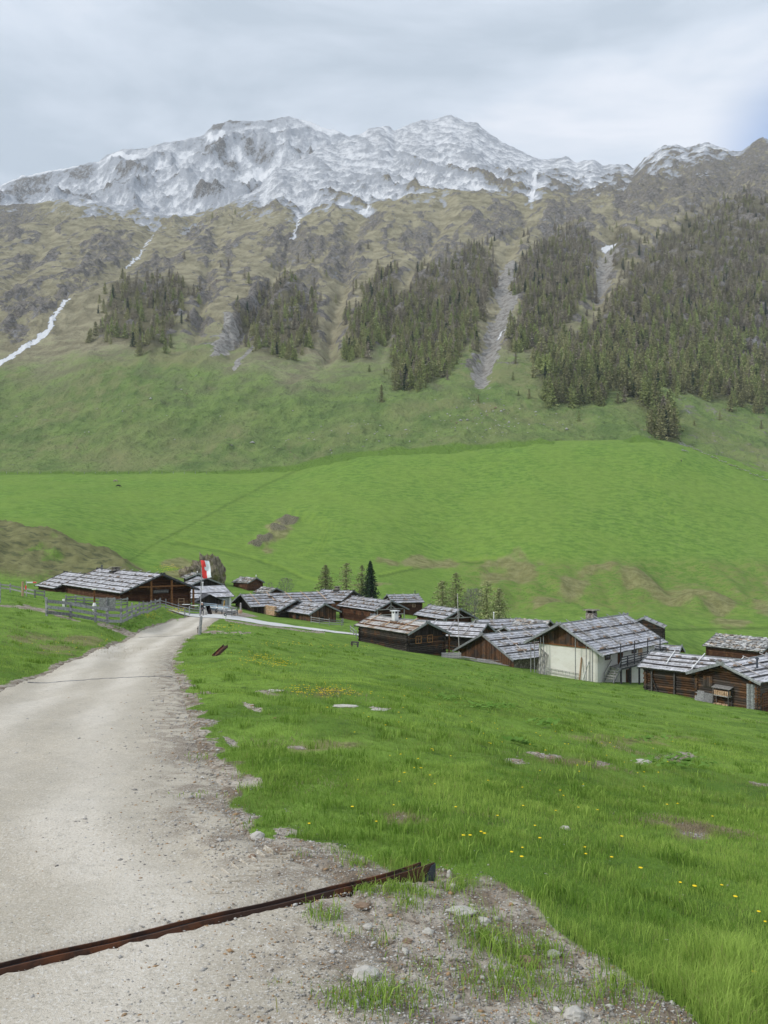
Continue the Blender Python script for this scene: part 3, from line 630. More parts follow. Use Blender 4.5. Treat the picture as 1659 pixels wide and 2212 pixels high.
# woodland areas on the mountainside
FOREST = [ # polygon, count, centre-label
 ([(1659, 415), (1560, 425), (1480, 448), (1405, 520), (1350, 590), (1290, 690), (1215, 740), (1150, 775), (1160, 828), (1205, 862), (1288, 862), (1330, 845), (1400, 850), (1480, 835), (1590, 850), (1680, 872), (1800, 880), (1800, 400)], 3300, 'larch in the wide dense forest covering the right mountainside'),
 ([(1210, 490), (1150, 530), (1108, 590), (1140, 650), (1102, 700), (1096, 742), (1160, 752), (1220, 700), (1290, 610), (1280, 545), (1245, 470)], 900, 'larch on the rocky spur between the two pale scree gullies'),
 ([(1010, 505), (955, 560), (905, 580), (862, 640), (845, 740), (852, 825), (890, 840), (960, 790), (1020, 712), (1052, 650), (1078, 600), (1060, 530)], 760, 'larch in the long forest strip down the middle of the slope'),
 ([(860, 570), (800, 600), (765, 650), (740, 775), (792, 765), (832, 720), (858, 640)], 290, 'larch in the narrow strip just left of the middle forest'),
 ([(570, 590), (525, 640), (508, 690), (560, 750), (620, 782), (658, 745), (692, 700), (685, 630), (640, 590)], 190, 'larch scattered over the crags left of the middle of the slope'),
 ([(250, 600), (228, 670), (190, 722), (255, 722), (320, 770), (372, 740), (400, 660), (432, 625), (390, 580), (310, 590)], 190, 'larch in the leftmost woodland patch below the snow gully'),
 ([(1345, 842), (1372, 840), (1420, 870), (1470, 945), (1440, 945), (1400, 890)], 26, 'larch in the row running down to the bright meadow corner'),
 ([(1320, 480), (1340, 470), (1385, 520), (1340, 580), (1312, 560)], 25, 'larch on the steep rib beside the upper snow patch'),
 ([(400, 440), (900, 520), (1100, 440), (1300, 420), (1500, 400), (1300, 640), (900, 700), (300, 700)], 60, 'isolated larch among the high rocks'),
 ([(640, 740), (760, 780), (1100, 850), (1300, 900), (1100, 820), (860, 820)], 14, 'small isolated larch on the rough pasture below the forests'),
]
# masks
def ridge_index(Z, s):
    d = Z - gblur(gblur(Z, s, 0), s, 1); return d / max(1e-6, d.std())
RI = ridge_index(ZFd, 3.0) * .5 + ridge_index(ZFd, 7.0) * .7
_gr, _gc = np.gradient(ZFd); _dy = np.maximum(np.gradient(YF[:nRow], axis=0), .3); _dx = np.abs(np.gradient(XFw, axis=1)); ST = np.hypot(_gr / _dy, _gc / _dx); ST = ST / np.median(ST)
nq1 = fbm(XFw / 120, YF[:nRow] / 160, 4, 401); nq2 = fbm(XFw / 30, YF[:nRow] / 45, 4, 402); nq3 = fbm(XFw / 9, YF[:nRow] / 12, 3, 403)
SNL = [(-500, 430), (0, 430), (100, 415), (180, 440), (300, 462), (400, 472), (480, 452), (560, 440), (640, 455), (680, 440), (800, 428), (900, 412), (1000, 395), (1100, 392), (1150, 415), (1200, 385), (1290, 400), (1330, 385), (1400, 372), (1480, 350), (1560, 335), (1600, 320), (1659, 290), (2200, 250)]
snl = lerp_pts(UF, SNL) - 8
gr_, gc_ = np.gradient(ZF[:nRow]); slope_ = gr_ / np.maximum(np.gradient(YF[:nRow], axis=0), .5)
snow = sstep(34, -22, VF - snl + 14 * nq2 + 10 * nq1 + 4 * RI)
snow = snow * np.clip(.92 - .13 * sstep(.4, 2.0, RI) - .08 * sstep(1.4, 3.0, ST) + .25 * sstep(.1, 1.4, -RI) - .18 * sstep(-.3, .6, nq2 * .6 + nq1 * .4) - .15 * sstep(-.1, .35, rock3) - .5 * sstep(1280, 1420, UF) * sstep(-.2, .3, nq2), .12, 1.4)
for pts, wd in (([(150, 640), (128, 668), (105, 700), (60, 730), (20, 755), (-60, 800)], 6.5), ([(650, 452), (641, 480), (632, 500)], 3.5), ([(798, 428), (780, 440)], 4), ([(1160, 360), (1152, 395), (1148, 415)], 5), ([(330, 490), (300, 532), (270, 555)], 2.0), ([(1092, 693), (1075, 705)], 2.5)):
    d, tq = seg_dist(UF + 2.5 * nq3 * 2, VF, pts); snow = np.maximum(snow, (d < wd * (.45 + .55 * tq)).astype(float) * 1.3)
snow = np.maximum(snow, in_poly(UF + 2 * nq3, VF, [(1297, 530), (1303, 519), (1318, 511), (1334, 509), (1322, 521), (1306, 527)]) * 1.4)
rock = sstep(-.12, .42, .34 * (RI - .5) + .22 * (ST - 1.7) + rock3 * 1.5 + nq2 * .40 + nq1 * .45 + .22 * sstep(1.3, 2.2, TF) * sstep(3.1, 2.6, TF)) * sstep(1.0, 1.45, TF + .15 * nq1) * np.clip(1.15 - .45 * upper, 0, 1)
rock = np.maximum(rock, sstep(1350, 1600, UF) * sstep(2.6, 3.3, TF) * .75 * sstep(-.4, .4, nq2 + .3))
rock = np.maximum(rock, .9 * upper * (sstep(500, 580, UF) + (1 - sstep(60, 130, UF + 20 * nq2))))
rock = np.maximum(rock * .80, .9 * crag_ * (.72 + .28 * sstep(-.3, .3, nq3 + rock3)))
scree = np.zeros_like(VF)
for pts, wd in (([(1108, 560), (1078, 600), (1100, 650), (1070, 700), (1050, 750), (1040, 800)], 26), ([(1312, 530), (1300, 580), (1290, 625)], 22), ([(500, 690), (480, 740), (465, 765)], 20), ([(560, 720), (500, 800)], 7)):
    d, tq = seg_dist(UF + 12 * nq2, VF, pts); scree = np.maximum(scree, 1 - sstep(.35, 1.1, d / wd + .3 * nq3))
greenm = sstep(590, 930, VF + 60 * nq1 + 20 * nq2 + .03 * (UF - 800))
dryb = np.clip(.5 + .8 * nq1 + .4 * nq2, 0, 1)
B1 = np.stack([snow, rock, greenm, scree], -1)
lushF = sstep(-3, 3, VF - lerp_pts(UF, R1L))
stones = sstep(0, 1, TF) * 0
wood_ = np.zeros_like(VF)
for poly_, _c_, _l_ in FOREST[:8]:
    if not _l_: continue
    a_, b_ = UF + 10 * nq2, VF + 10 * nq2; sd_, _ = seg_dist(a_, b_, poly_ + poly_[:1]); sd_ = np.where(in_poly(a_, b_, poly_), sd_, -sd_); wood_ = np.maximum(wood_, sstep(-8, 12, sd_))
B2 = np.stack([dryb, lushF, upper, wood_], -1)
def ext(a): return np.concatenate([a, a[-1:], a[-1:], a[-1:]], 0)
def m_mount():
    m, t, b = mat('mountain_side', .95, .08)
    v = mapv(t); sn, rk, gn, sc = attr(t, 'mask'); db, lsh, up, wd_ = attr(t, 'mask2')
    n0 = noise(t, v, .012, 5, .6); n1_ = noise(t, v, .05, 6, .65); n2_ = noise(t, v, .22, 5, .7)
    vst = mapv(t, (.10, .035, .06), rot=(0, 0, math.radians(12))); nst = noise(t, vst, 1.0, 6, .7, .6)
    dryc = mix(t, sstepn(t, n1_, .35, .65), (.245, .222, .142), (.42, .38, .25))
    grc = mix(t, sstepn(t, n1_, .35, .65), (.13, .20, .064), (.21, .295, .09)); grc = mix(t, sstepn(t, n2_, .52, .68, 0, .7), grc, (.075, .110, .042))
    grc = mix(t, mth(t, 'MULTIPLY', db, sstepn(t, mth(t, 'ADD', mth(t, 'MULTIPLY', n0, .6), mth(t, 'MULTIPLY', nst, .4)), .40, .58)), grc, (.26, .27, .125))
    grc = mix(t, sstepn(t, n2_, .40, .30, 0, .6), grc, (.25, .28, .12))
    c = mix(t, sstepn(t, mth(t, 'ADD', gn, mth(t, 'MULTIPLY', mth(t, 'SUBTRACT', n1_, .5), 1.0)), .15, .8), dryc, grc)
    c = mix(t, mth(t, 'MULTIPLY', wd_, .8), c, mix(t, n2_, (.075, .068, .042), (.15, .14, .075)))
    rkc = mix(t, sstepn(t, n2_, .32, .62), (.060, .056, .051), (.255, .235, .21)); rkc = mix(t, sstepn(t, nst, .55, .72), rkc, (.32, .32, .32))
    rkc = mix(t, sstepn(t, n1_, .55, .75, 0, .6), rkc, (.20, .155, .12))
    rf = mth(t, 'ADD', rk, mth(t, 'MULTIPLY', mth(t, 'SUBTRACT', mth(t, 'ADD', mth(t, 'MULTIPLY', nst, .45), mth(t, 'MULTIPLY', n2_, .55)), .5), 2.4))
    c = mix(t, sstepn(t, rf, .45, .75), c, rkc)
    scc = mix(t, sstepn(t, n2_, .35, .6), (.22, .205, .18), (.42, .40, .37)); c = mix(t, sstepn(t, mth(t, 'ADD', sc, mth(t, 'MULTIPLY', mth(t, 'SUBTRACT', n2_, .5), .8)), .4, .7), c, scc)
    c = mix(t, lsh, c, mix(t, n1_, (.115, .205, .036), (.175, .290, .052)))
    sf = mth(t, 'ADD', sn, mth(t, 'MULTIPLY', mth(t, 'SUBTRACT', mth(t, 'ADD', mth(t, 'MULTIPLY', n2_, .35), mth(t, 'ADD', mth(t, 'MULTIPLY', n1_, .35), mth(t, 'MULTIPLY', nst, .30))), .5), 2.6))
    c = mix(t, sstepn(t, sf, .28, .50, 0, 1), c, mix(t, sstepn(t, sf, .58, 1.25), (.40, .42, .455), (.86, .87, .89)))
    t.links.new(c, b.inputs['Base Color']); bump(t, b, mth(t, 'ADD', n1_, mth(t, 'MULTIPLY', n2_, .6)), 7.0, 1.0)
    return m
M['mount'] = m_mount()
tag(np_mesh('hillside', V.reshape(-1, 3), Fq=grid_quads(nRow + 3, nF), mats=[M['mount']], attrs={'mask': ext(B1).reshape(-1, 4), 'mask2': ext(B2).reshape(-1, 4)}, smooth=True), kind='structure')
# far snowy massif
XB = np.arange(-420, 1001, 2.9); nB_ = len(XB); nbr = 150
a = np.linspace(0, 1, nbr)[:, None]
skb = lerp_pts(XB, SKY_B)[None, :]
VBk = 520 * (1 - a) + skb * a; YBk = 2250 * (1 - a) + 2950 * a + 0 * skb; UBk = XB[None, :] + 0 * a
XBw = (UBk - CX) / F * YBk
up_ = 1 - sstep(.8, 1, a)
ZBk = (HZ - VBk) / F * YBk + (.12 + .88 * up_) * 105 * (ridged(XBw / 330, YBk / 330, 6, 501, .58) - .5) + (.3 + .7 * up_) * 16 * fbm(XBw / 45, YBk / 45, 5, 502, .6)
q1 = fbm(XBw / 220, YBk / 220, 4, 511); q2 = fbm(XBw / 60, YBk / 50, 4, 512)
sB = np.clip(.86 - .3 * sstep(-.2, .6, q2) - .25 * sstep(.1, .6, q1), 0, 1.2)
def eb(cx, cy, rx, ry, an=0): return 1 - sstep(.5, 1.2, ell(cx, cy, rx, ry, an, UBk, VBk) + .35 * q2)
RB = ridge_index(ZBk, 3.0) * .5 + ridge_index(ZBk, 8.0) * .7
sB = sB - .24 * sstep(.2, 1.8, RB) + .35 * sstep(.1, 1.4, -RB)
sB = np.maximum(sB, 1.25 * np.maximum(np.maximum(eb(690, 270, 60, 14, 17), eb(560, 350, 75, 22, -22)), np.maximum(eb(270, 335, 50, 10, 5), eb(470, 290, 40, 12, 0))))
for q in ((175, 362, 42, 12, -5), (470, 320, 70, 12, 12), (560, 318, 45, 12, 20), (470, 275, 20, 10, -50), (60, 400, 60, 22, -20), (300, 317, 14, 4, -10)):
    sB = sB * (1 - .58 * eb(*q))
sB = np.maximum(sB, 1.2 * sstep(6, 0, VBk - skb) * (UBk < 170))
Bk1 = np.stack([sB, np.ones_like(sB), 0 * sB, 0 * sB], -1); Bk2 = np.stack([.5 + 0 * sB, 0 * sB, 1 + 0 * sB, 0 * sB], -1)
YBk = np.vstack([YBk, YBk[-1:] + 100, YBk[-1:] + 500]); ZBk = np.vstack([ZBk, ZBk[-1:] - 60, ZBk[-1:] - 480]); UBk = np.vstack([UBk, UBk[:2]])
Vb = np.stack([(UBk - CX) / F * YBk, YBk, ZBk], -1).reshape(-1, 3)
def e2(a): return np.concatenate([a, a[-1:], a[-1:]], 0)
tag(np_mesh('mountain', Vb, Fq=grid_quads(nbr + 2, nB_), mats=[M['mount']], attrs={'mask': e2(Bk1).reshape(-1, 4), 'mask2': e2(Bk2).reshape(-1, 4)}, smooth=True), kind='structure')
def hill_point(x, v):
    c = int(round((x - XF[0]) / 2.9)); c = max(0, min(nF - 1, c)); col = VF[:, c]
    r = int(np.argmin(np.abs(col - v)))
    return Vector((XFa[r, c], YF[r, c], ZF[r, c]))
# ------------------------------------------------------------------ huts
def stone_mesh(seed, flat=.35, n1=1):
    import bmesh
    bm = bmesh.new(); bmesh.ops.create_icosphere(bm, subdivisions=n1, radius=1)
    r = random.Random(seed)
    for v_ in bm.verts:
        k = 1 + r.uniform(-.28, .22); v_.co.x *= k; v_.co.y *= k * .72; v_.co.z *= flat * (1 + r.uniform(-.25, .2))
    me = bpy.data.meshes.new('stone'); bm.to_mesh(me); bm.free(); return me
def with_mat(me, m):
    me = me.copy(); me.materials.clear(); me.materials.append(m); return me
RSTONES = [with_mat(stone_mesh(i, .32), m) for i in range(3) for m in (M['rockb'], M['slab'], M['rockb'])]
HUTS = {}
def hut(key, label, O, th, L, wn, dn, wf, df, s, roof='shingle', wall='log', wmat='log_dark', gable='plank', gmat='plank_brown', ohf=.9, ohb=.6, ohs=.7,
        barge='barge', npol=4, nst=14, cat='wooden hut', course=.62, bw=(.2, .42), slabs=0, pole='pole', batten='batten', batt_every=2, group='huts of the alpine village', name='wooden_hut', zdown=.5, detail=True, gz0=None):
    th_ = math.radians(th); a = Vector((math.cos(th_), math.sin(th_), 0)); b = Vector((-a.y, a.x, 0))
    mid = Vector((O[0], O[1], 0)) + a * (L / 2)
    ny, fy = s * (wn - ohs), -s * (wf - ohs)
    cs = []
    for fx in (-L / 2 + ohf, L / 2 - ohb):
        for y in (ny, fy):
            p = mid + a * fx + b * y; cs.append(gz(p.x, p.y))
    zb = min(cs) - zdown
    root = empty(name, (mid.x, mid.y, zb), th_); tag(root, label, cat, group)
    H = O[2] - zb; x0, x1 = -L / 2, L / 2; xf, xb = x0 + ohf, x1 - ohb
    info = dict(root=root, H=H, x0=x0, x1=x1, xf=xf, xb=xb, ny=ny, fy=fy, s=s, mid=mid, a=a, b=b, zb=zb, wn=wn, dn=dn, wf=wf, df=df, L=L)
    HUTS[key] = info
    sides = ((s, wn, dn), (-s, wf, df))
    def zroof(y):
        near = (y * s >= 0); w_, d_ = (wn, dn) if near else (wf, df); return H - d_ * abs(y) / w_
    info['zroof'] = zroof
    # --- roof
    mb = MB()
    for sg, w_, d_ in sides:
        S = math.hypot(w_, d_); ca, sa = w_ / S, d_ / S
        P = lambda x, u, o: (x, sg * (u * ca + o * sa), H - u * sa + o * ca)
        mb.hexa([P(x0 + .04, .02, -.14), P(x1 - .04, .02, -.14), P(x1 - .04, S - .06, -.14), P(x0 + .04, S - .06, -.14), P(x0 + .04, .02, -.02), P(x1 - .04, .02, -.02), P(x1 - .04, S - .06, -.02), P(x0 + .04, S - .06, -.02)], 1, .4)
        nc = max(3, round(S / course)); cl = S / nc
        for c in range(nc):
            u0 = c * cl; u1 = u0 + cl; x = x0; ct = random.uniform(-.08, .08)
            while x < x1 - .02:
                bwid = random.uniform(*bw); xe = min(x1, x + bwid); j = random.uniform(-.05, .07); lift = random.uniform(0, .035); sk = random.uniform(-.01, .02)
                ue = min(S + .04, u1 + .05 + j) if c == nc - 1 else u1 + .06 + j
                mb.hexa([P(x, u0 - .02, -.02), P(xe - .012, u0 - .02, -.02), P(xe - .012, ue, .03 + lift), P(x, ue, .03 + lift + sk),
                         P(x, u0 - .02, .025), P(xe - .012, u0 - .02, .025), P(xe - .012, ue, .075 + lift), P(x, ue, .075 + lift + sk)], 0, min(1, max(0, random.gauss(.5, .24) + ct)))
                x = xe
        for k in range(slabs // 2):
            u = random.uniform(.1, S - .2); x = random.uniform(x0 + .1, x1 - .3); q = random.uniform(.18, .5); r_ = random.uniform(.15, .4); an = random.uniform(0, 3.1); c_, s_ = math.cos(an), math.sin(an)
            t1, t2 = random.uniform(.0, .12), random.uniform(.02, .1)
            pts = [(-q, -r_), (q * .8, -r_ * random.uniform(.6, 1)), (q, r_ * .8), (-q * random.uniform(.5, 1), r_)]
            lo = [P(x + c_ * px - s_ * py, u + s_ * px + c_ * py, .07 + t1 * (px > 0)) for px, py in pts]
            hi = [P(x + c_ * px - s_ * py, u + s_ * px + c_ * py, .12 + t1 * (px > 0) + t2) for px, py in pts]
            mb.hexa(lo + hi, 0, random.random())
    rf = mb.build('roof', [M[roof], M['batten']], root)
    # --- dark battens that hold the shingles, pale poles over them
    for sg, w_, d_ in sides:
        S = math.hypot(w_, d_); ca, sa = w_ / S, d_ / S
        P = lambda x, u, o: Vector((x, sg * (u * ca + o * sa), H - u * sa + o * ca))
        nc = max(3, round(S / course)); cl = S / nc; visible = sg == s
        lines = [c for c in range(1, nc) if c % batt_every == 0] if batt_every else []
        for c in lines:
            u = c * cl + .10; o_ = MB(); xs = np.linspace(x0 + .1, x1 - .1, max(3, int(L / 2.5)))
            o_.tube([P(x, u + random.uniform(-.07, .07), .14) for x in xs], .07, 5, t=random.random()); o_.build('batten', M[batten], rf)
        if visible:
            for k in range(npol):
                x = x0 + L * (k + .6) / npol + random.uniform(-.3, .3); e_ = random.uniform(.62, .92); o_ = MB(); dx = random.uniform(-.15, .15)
                o_.tube([P(x, -.45, .16), P(x + dx, S * e_ * .5, .20), P(x + 2 * dx, S * e_, .20)], [.045, .055, .06], 6, t=random.uniform(.3, 1)); o_.build('roof_pole', M[pole], rf)
        ns = nst if visible else 0
        for k in range(ns):
            c = random.choice(lines) if lines else random.uniform(1, nc - 1); u = c * cl - .08
            me = random.choice(RSTONES); so_ = bpy.data.objects.new('roof_stone', me); COL.objects.link(so_); so_.parent = rf
            so_.location = P(random.uniform(x0 + .5, x1 - .5), u, .20); q = random.uniform(.16, .30); so_.scale = (q * random.uniform(1, 1.4), q, q); so_.rotation_euler = (sg * -math.atan2(d_, w_), 0, random.uniform(-.5, .5))
    # ridge cap
    o_ = MB(); o_.bar((x0 + .1, 0, H + .07), (x1 - .1, 0, H + .10), .16, .07, t=.5); o_.build('ridge_board', M[barge], rf)
    # bargeboards, crossing above the ridge
    for xe, back in ((x0, 0), (x1, 1)):
        for i, (sg, w_, d_) in enumerate(sides):
            S = math.hypot(w_, d_); ca, sa = w_ / S, d_ / S; xx = xe + (.055 * i - .03) * (1 if back else -1)
            P = lambda u, o: (xx, sg * (u * ca + o * sa), H - u * sa + o * ca)
            o_ = MB(); o_.bar(P(-.42, .02), P(S + .12, -.01), .05, .27, t=random.uniform(.2, .9), up=(0, 0, 1)); o_.build('bargeboard', M[barge], root)
    # --- walls
    zn, zf_ = zroof(ny) - .16, zroof(fy) - .16
    corem = {'log': 'black', 'plank': 'black', 'plaster': wmat, 'mixed': wmat}[wall]
    core = MB(); ins = .10 if wall in ('log', 'plank') else 0
    yy = [ny - s * ins, 0, fy + s * ins]
    prof_ = [(yy[0], -.8), (yy[0], zn), (0, H - .18), (yy[2], zf_), (yy[2], -.8)]
    A_, B_ = xf + ins, xb - ins
    vs = [(A_, y, z) for y, z in prof_] + [(B_, y, z) for y, z in prof_]
    fs = [(0, 1, 2, 3, 4), (9, 8, 7, 6, 5)] + [(i, i + 5, (i + 1) % 5 + 5, (i + 1) % 5) for i in range(5)]
    wl = MB(); wl.add(vs, fs, 0, .5)
    if wall == 'log':
        lr = .125; k = 0; z = -.5
        while z < H - .3:
            r_ = lr * random.uniform(.9, 1.05); ex = .22 if k % 2 else .30
            def lg(p, q): wl.tube([p, ((p[0] + q[0]) / 2, (p[1] + q[1]) / 2, p[2] + random.uniform(-.015, .015)), q], [r_ * random.uniform(.9, 1.1), r_, r_ * random.uniform(.85, 1.1)], 7, 1, t=random.random())
            if z < zn - .05: lg((xf - ex, ny, z), (xb + ex, ny, z))
            if z < zf_ - .05: lg((xf - ex, fy, z), (xb + ex, fy, z))
            zz = z + lr
            def lim(sg, w_, d_, yw): 
                ymax = (H - .2 - zz) * w_ / d_; return sg * min(ymax, abs(yw) + (ex if zz < H - d_ * (abs(yw) + ex) / w_ - .2 else 0))
            top_plank = gable == 'plank' and z > min(zn, zf_)
            if not top_plank:
                y1 = lim(s, wn, dn, ny); y2 = lim(-s, wf, df, fy)
                if abs(y1) > .25:
                    lg((xf, y1, zz), (xf, y2, zz)); lg((xb, y1, zz), (xb, y2, zz))
            z += lr * 1.86; k += 1
    def planks(x, y0, y1, z0f, z1f, m, bwid=.2, out=-1, rnd=.5):
        ya, yb = min(y0, y1), max(y0, y1); y = ya
        while y < yb - .02:
            ye = min(yb, y + bwid * random.uniform(.7, 1.3)); d_ = random.uniform(0, .012)
            zt0, zt1 = z1f(y), z1f(ye); zb0 = z0f
            if max(zt0, zt1) > zb0 + .05:
                xa_, xb_ = (x - .045 - d_, x) if out < 0 else (x, x + .045 + d_)
                wl.hexa([(xa_, y, zb0), (xb_, y, zb0), (xb_, ye - .015, zb0), (xa_, ye - .015, zb0), (xa_, y, max(zb0, zt0)), (xb_, y, max(zb0, zt0)), (xb_, ye - .015, max(zb0, zt1)), (xa_, ye - .015, max(zb0, zt1))], m, t=random.random())
            y = ye
    zr_ = lambda y: zroof(y) - .17
    if wall == 'plank':
        for x, o_ in ((xf, -1), (xb, 1)): planks(x, ny, fy, -.5, zr_, 1, out=o_)
        for y, o_ in ((ny, s), (fy, -s)):
            x = xf
            while x < xb - .02:
                xe = min(xb, x + .2 * random.uniform(.7, 1.3)); z1 = (zn if y == ny else zf_)
                wl.box(x, xe - .015, min(y, y + o_ * .045), max(y, y + o_ * .045), -.5, z1, 1, t=random.random()); x = xe
    if wall in ('log', 'mixed', 'plaster') and gable == 'plank':
        z0 = (min(zn, zf_) - (.25 if wall == 'log' else .0)) if gz0 is None else gz0
        for x, o_ in ((xf, -1), (xb, 1)): planks(x - (.1 if wall == 'log' and o_ < 0 else 0) + (.1 if wall == 'log' and o_ > 0 else 0), ny, fy, z0, zr_, 2, out=o_)
        wl.bar((xf - .07, ny, z0), (xf - .07, fy, z0), .10, .16, 3, .5)
    wl.build('wall', [M[corem], M[wmat], M[gmat], M['beam']], root)
    if detail:   # purlin ends under the front gable
        for y in (0, ny * .9, fy * .9):
            o_ = MB(); z = zroof(y) - .24; o_.bar((x0 + .12, y, z), (xf + .3, y, z), .16, .18, t=.4); o_.build('purlin', M['beam'], root)
    return info
def wface(h, side, along, z, depth=0):
    """point on a wall: side 'near','front','far'; along = local x (near/far) or y (front)"""
    if side == 'near': return (along, h['ny'] + h['s'] * depth, z)
    if side == 'far': return (along, h['fy'] - h['s'] * depth, z)
    return (h['xf'] - depth, along, z)
def window(h, side, along, z0, wd, ht, fm='beam', shutters=False, panes=(2, 2), d=.16):
    s = h['s']
    def bx(mb, u0, u1, z_0, z_1, d0, d1, m=0, t=.5):
        if side == 'front': mb.box(h['xf'] - d1, h['xf'] - d0, along + u0, along + u1, z_0, z_1, m, t)
        else:
            y = h['ny'] if side == 'near' else h['fy']; sg = s if side == 'near' else -s
            ys = sorted((y + sg * d0, y + sg * d1)); mb.box(along + u0, along + u1, ys[0], ys[1], z_0, z_1, m, t)
    f = MB(); q = .07
    bx(f, -wd / 2 - q, -wd / 2, z0 - q, z0 + ht + q, 0, d); bx(f, wd / 2, wd / 2 + q, z0 - q, z0 + ht + q, 0, d)
    bx(f, -wd / 2, wd / 2, z0 + ht, z0 + ht + q, 0, d); bx(f, -wd / 2, wd / 2, z0 - q, z0, 0, d + .03)
    for i in range(1, panes[0]): u = -wd / 2 + wd * i / panes[0]; bx(f, u - .02, u + .02, z0, z0 + ht, d * .5, d - .02)
    for i in range(1, panes[1]): zz = z0 + ht * i / panes[1]; bx(f, -wd / 2, wd / 2, zz - .015, zz + .015, d * .5, d - .03)
    fo = f.build('window', M[fm], h['root'])
    g = MB(); bx(g, -wd / 2, wd / 2, z0, z0 + ht, 0, d * .5); g.build('pane', M['glass'], fo)
    return fo
def door(h, side, along, z0, wd, ht, m='log_red', fm='beam', d=.14):
    s = h['s']; mb = MB(); fr = MB()
    def bx(mb, u0, u1, z_0, z_1, d0, d1, m=0, t=.5):
        if side == 'front': mb.box(h['xf'] - d1, h['xf'] - d0, along + u0, along + u1, z_0, z_1, m, t)
        else:
            y = h['ny'] if side == 'near' else h['fy']; sg = s if side == 'near' else -s
            ys = sorted((y + sg * d0, y + sg * d1)); mb.box(along + u0, along + u1, ys[0], ys[1], z_0, z_1, m, t)
    n = 5
    for i in range(n): bx(mb, -wd / 2 + wd * i / n, -wd / 2 + wd * (i + 1) / n - .01, z0, z0 + ht, 0, d - .05 + random.uniform(0, .01), t=random.random())
    do = mb.build('door', M[m], h['root'])
    bx(fr, -wd / 2 - .09, -wd / 2, z0, z0 + ht + .09, 0, d); bx(fr, wd / 2, wd / 2 + .09, z0, z0 + ht + .09, 0, d); bx(fr, -wd / 2, wd / 2, z0 + ht, z0 + ht + .09, 0, d)
    fr.build('door_frame', M[fm], do); return do
def chimney(h, x, y, kind='white', top=1.2, wd=.55):
    z = h['zroof'](y); mb = MB(); m = {'white': 'plaster_white', 'stone': 'rubble', 'pipe': 'steel', 'pipe_white': 'white'}[kind]
    if kind in ('white', 'stone'):
        mb.box(x - wd / 2, x + wd / 2, y - wd / 2, y + wd / 2, z - .3, z + top * .80, 0, .6); mb.box(x - wd * .72, x + wd * .72, y - wd * .72, y + wd * .72, z - .3, z + .16, 1, .5)
        for ax in (-1, 1):
            for ay in (-1, 1): mb.box(x + ax * wd * .38 - .07, x + ax * wd * .38 + .07, y + ay * wd * .38 - .07, y + ay * wd * .38 + .07, z + top * .80, z + top, 0, .6)
        mb.box(x - wd * .30, x + wd * .30, y - wd * .30, y + wd * .30, z + top * .80, z + top * .97, 2, .1)
        mb.box(x - wd * .75, x + wd * .75, y - wd * .75, y + wd * .75, z + top, z + top + .09, 0 if kind == 'white' else 0, .9)
        c = mb.build('chimney', [M[m], M['iron'], M['black']], bpy_roof(h))
    else:
        mb.tube([(x, y, z - .1), (x, y, z + top)], .09, 8, 0, .5); mb.lathe((x, y, z + top - .02), [(.17, 0), (.17, .10), (.05, .2)], 10, 0, .5); mb.build('chimney', [M[m]], bpy_roof(h))
def bpy_roof(h):
    for c in h['root'].children:
        if c.name.startswith('roof'): return c
def loc2w(h, p): 
    q = h['mid'] + h['a'] * p[0] + h['b'] * p[1]; return Vector((q.x, q.y, h['zb'] + p[2]))

# the timber inn on the left, its annex
A2 = hut('A2', 'large red brown timber inn with an open gable porch and long shingle roof', (-32.23, 112, -4.77), 128.3, 28.5, 6.13, 2.54, 5.63, 2.41, 1, roof='shingle_pale', wmat='log_red', gable='log', ohf=1.9, ohs=.75, barge='barge_dark', npol=8, nst=26, group=None, cat='inn', name='timber_inn')
chimney(A2, 4.5, .4, 'stone', .7, 1.1); chimney(A2, 11.0, .5, 'pipe', .8)
A1 = hut('A1', 'low annex hut with pale shingle roof at the left end of the timber inn', (-52.3, 135, -5.78), 129.1, 11.8, 5.4, 2.28, 5.4, 2.28, 1, roof='shingle_pale', wmat='log_red', gable='log', barge='barge_dark', npol=2, nst=8, cat='hut', zdown=.3)
B1 = hut('B1', 'dark red hut behind the inn, partly hidden by the flag pole', (-45.9, 190, -8.0), 114, 7.7, 3.0, 1.10, 2.3, .85, 1, roof='slab', wall='plank', wmat='plank_dark', gmat='plank_dark', npol=0, nst=0, slabs=40, cat='hut')
chimney(B1, -2.5, 0, 'pipe_white', .5)
B2 = hut('B2', 'dark gabled hut with broad grey bargeboards just right of the flag pole', (-38.02, 165, -7.86), 120, 7.0, 3.9, 1.60, 3.6, 1.45, 1, wall='plank', wmat='plank_dark', gmat='plank_dark', npol=0, nst=2, cat='hut')
C = hut('C', 'grey plastered hut with wide pale shingle roof behind the inn terrace', (-31.21, 150, -8.54), 217, 11.0, 4.56, 1.9, 4.54, 1.87, 1, roof='shingle_pale', wall='plaster', wmat='plaster_grey', gable='none', barge='barge_dark', npol=0, nst=0, batt_every=5, bw=(.3, .6), cat='hut', ohf=.5, ohs=.5)
chimney(C, -.5, 1.3, 'pipe_white', 1.3)
D = hut('D', 'small red brown log hut standing alone on the meadow, slab roof with a white pipe', (-33.91, 205, -9.74), 134.9, 7.5, 2.95, 1.26, 2.57, 1.30, 1, roof='slab', wmat='log_red', gable='log', npol=0, nst=0, slabs=150, ohf=.6, ohs=.5, cat='hut')
chimney(D, -3.4, 0, 'pipe_white', .7)
E_ = hut('E', 'low hut with rough grey roof in front of the pale leafless shrub', (-26.52, 190, -11.6), 129.9, 7.0, 2.6, 1.15, 2.5, 1.05, 1, roof='slab', wmat='log_red', gable='log', npol=0, nst=6, slabs=40, cat='hut')
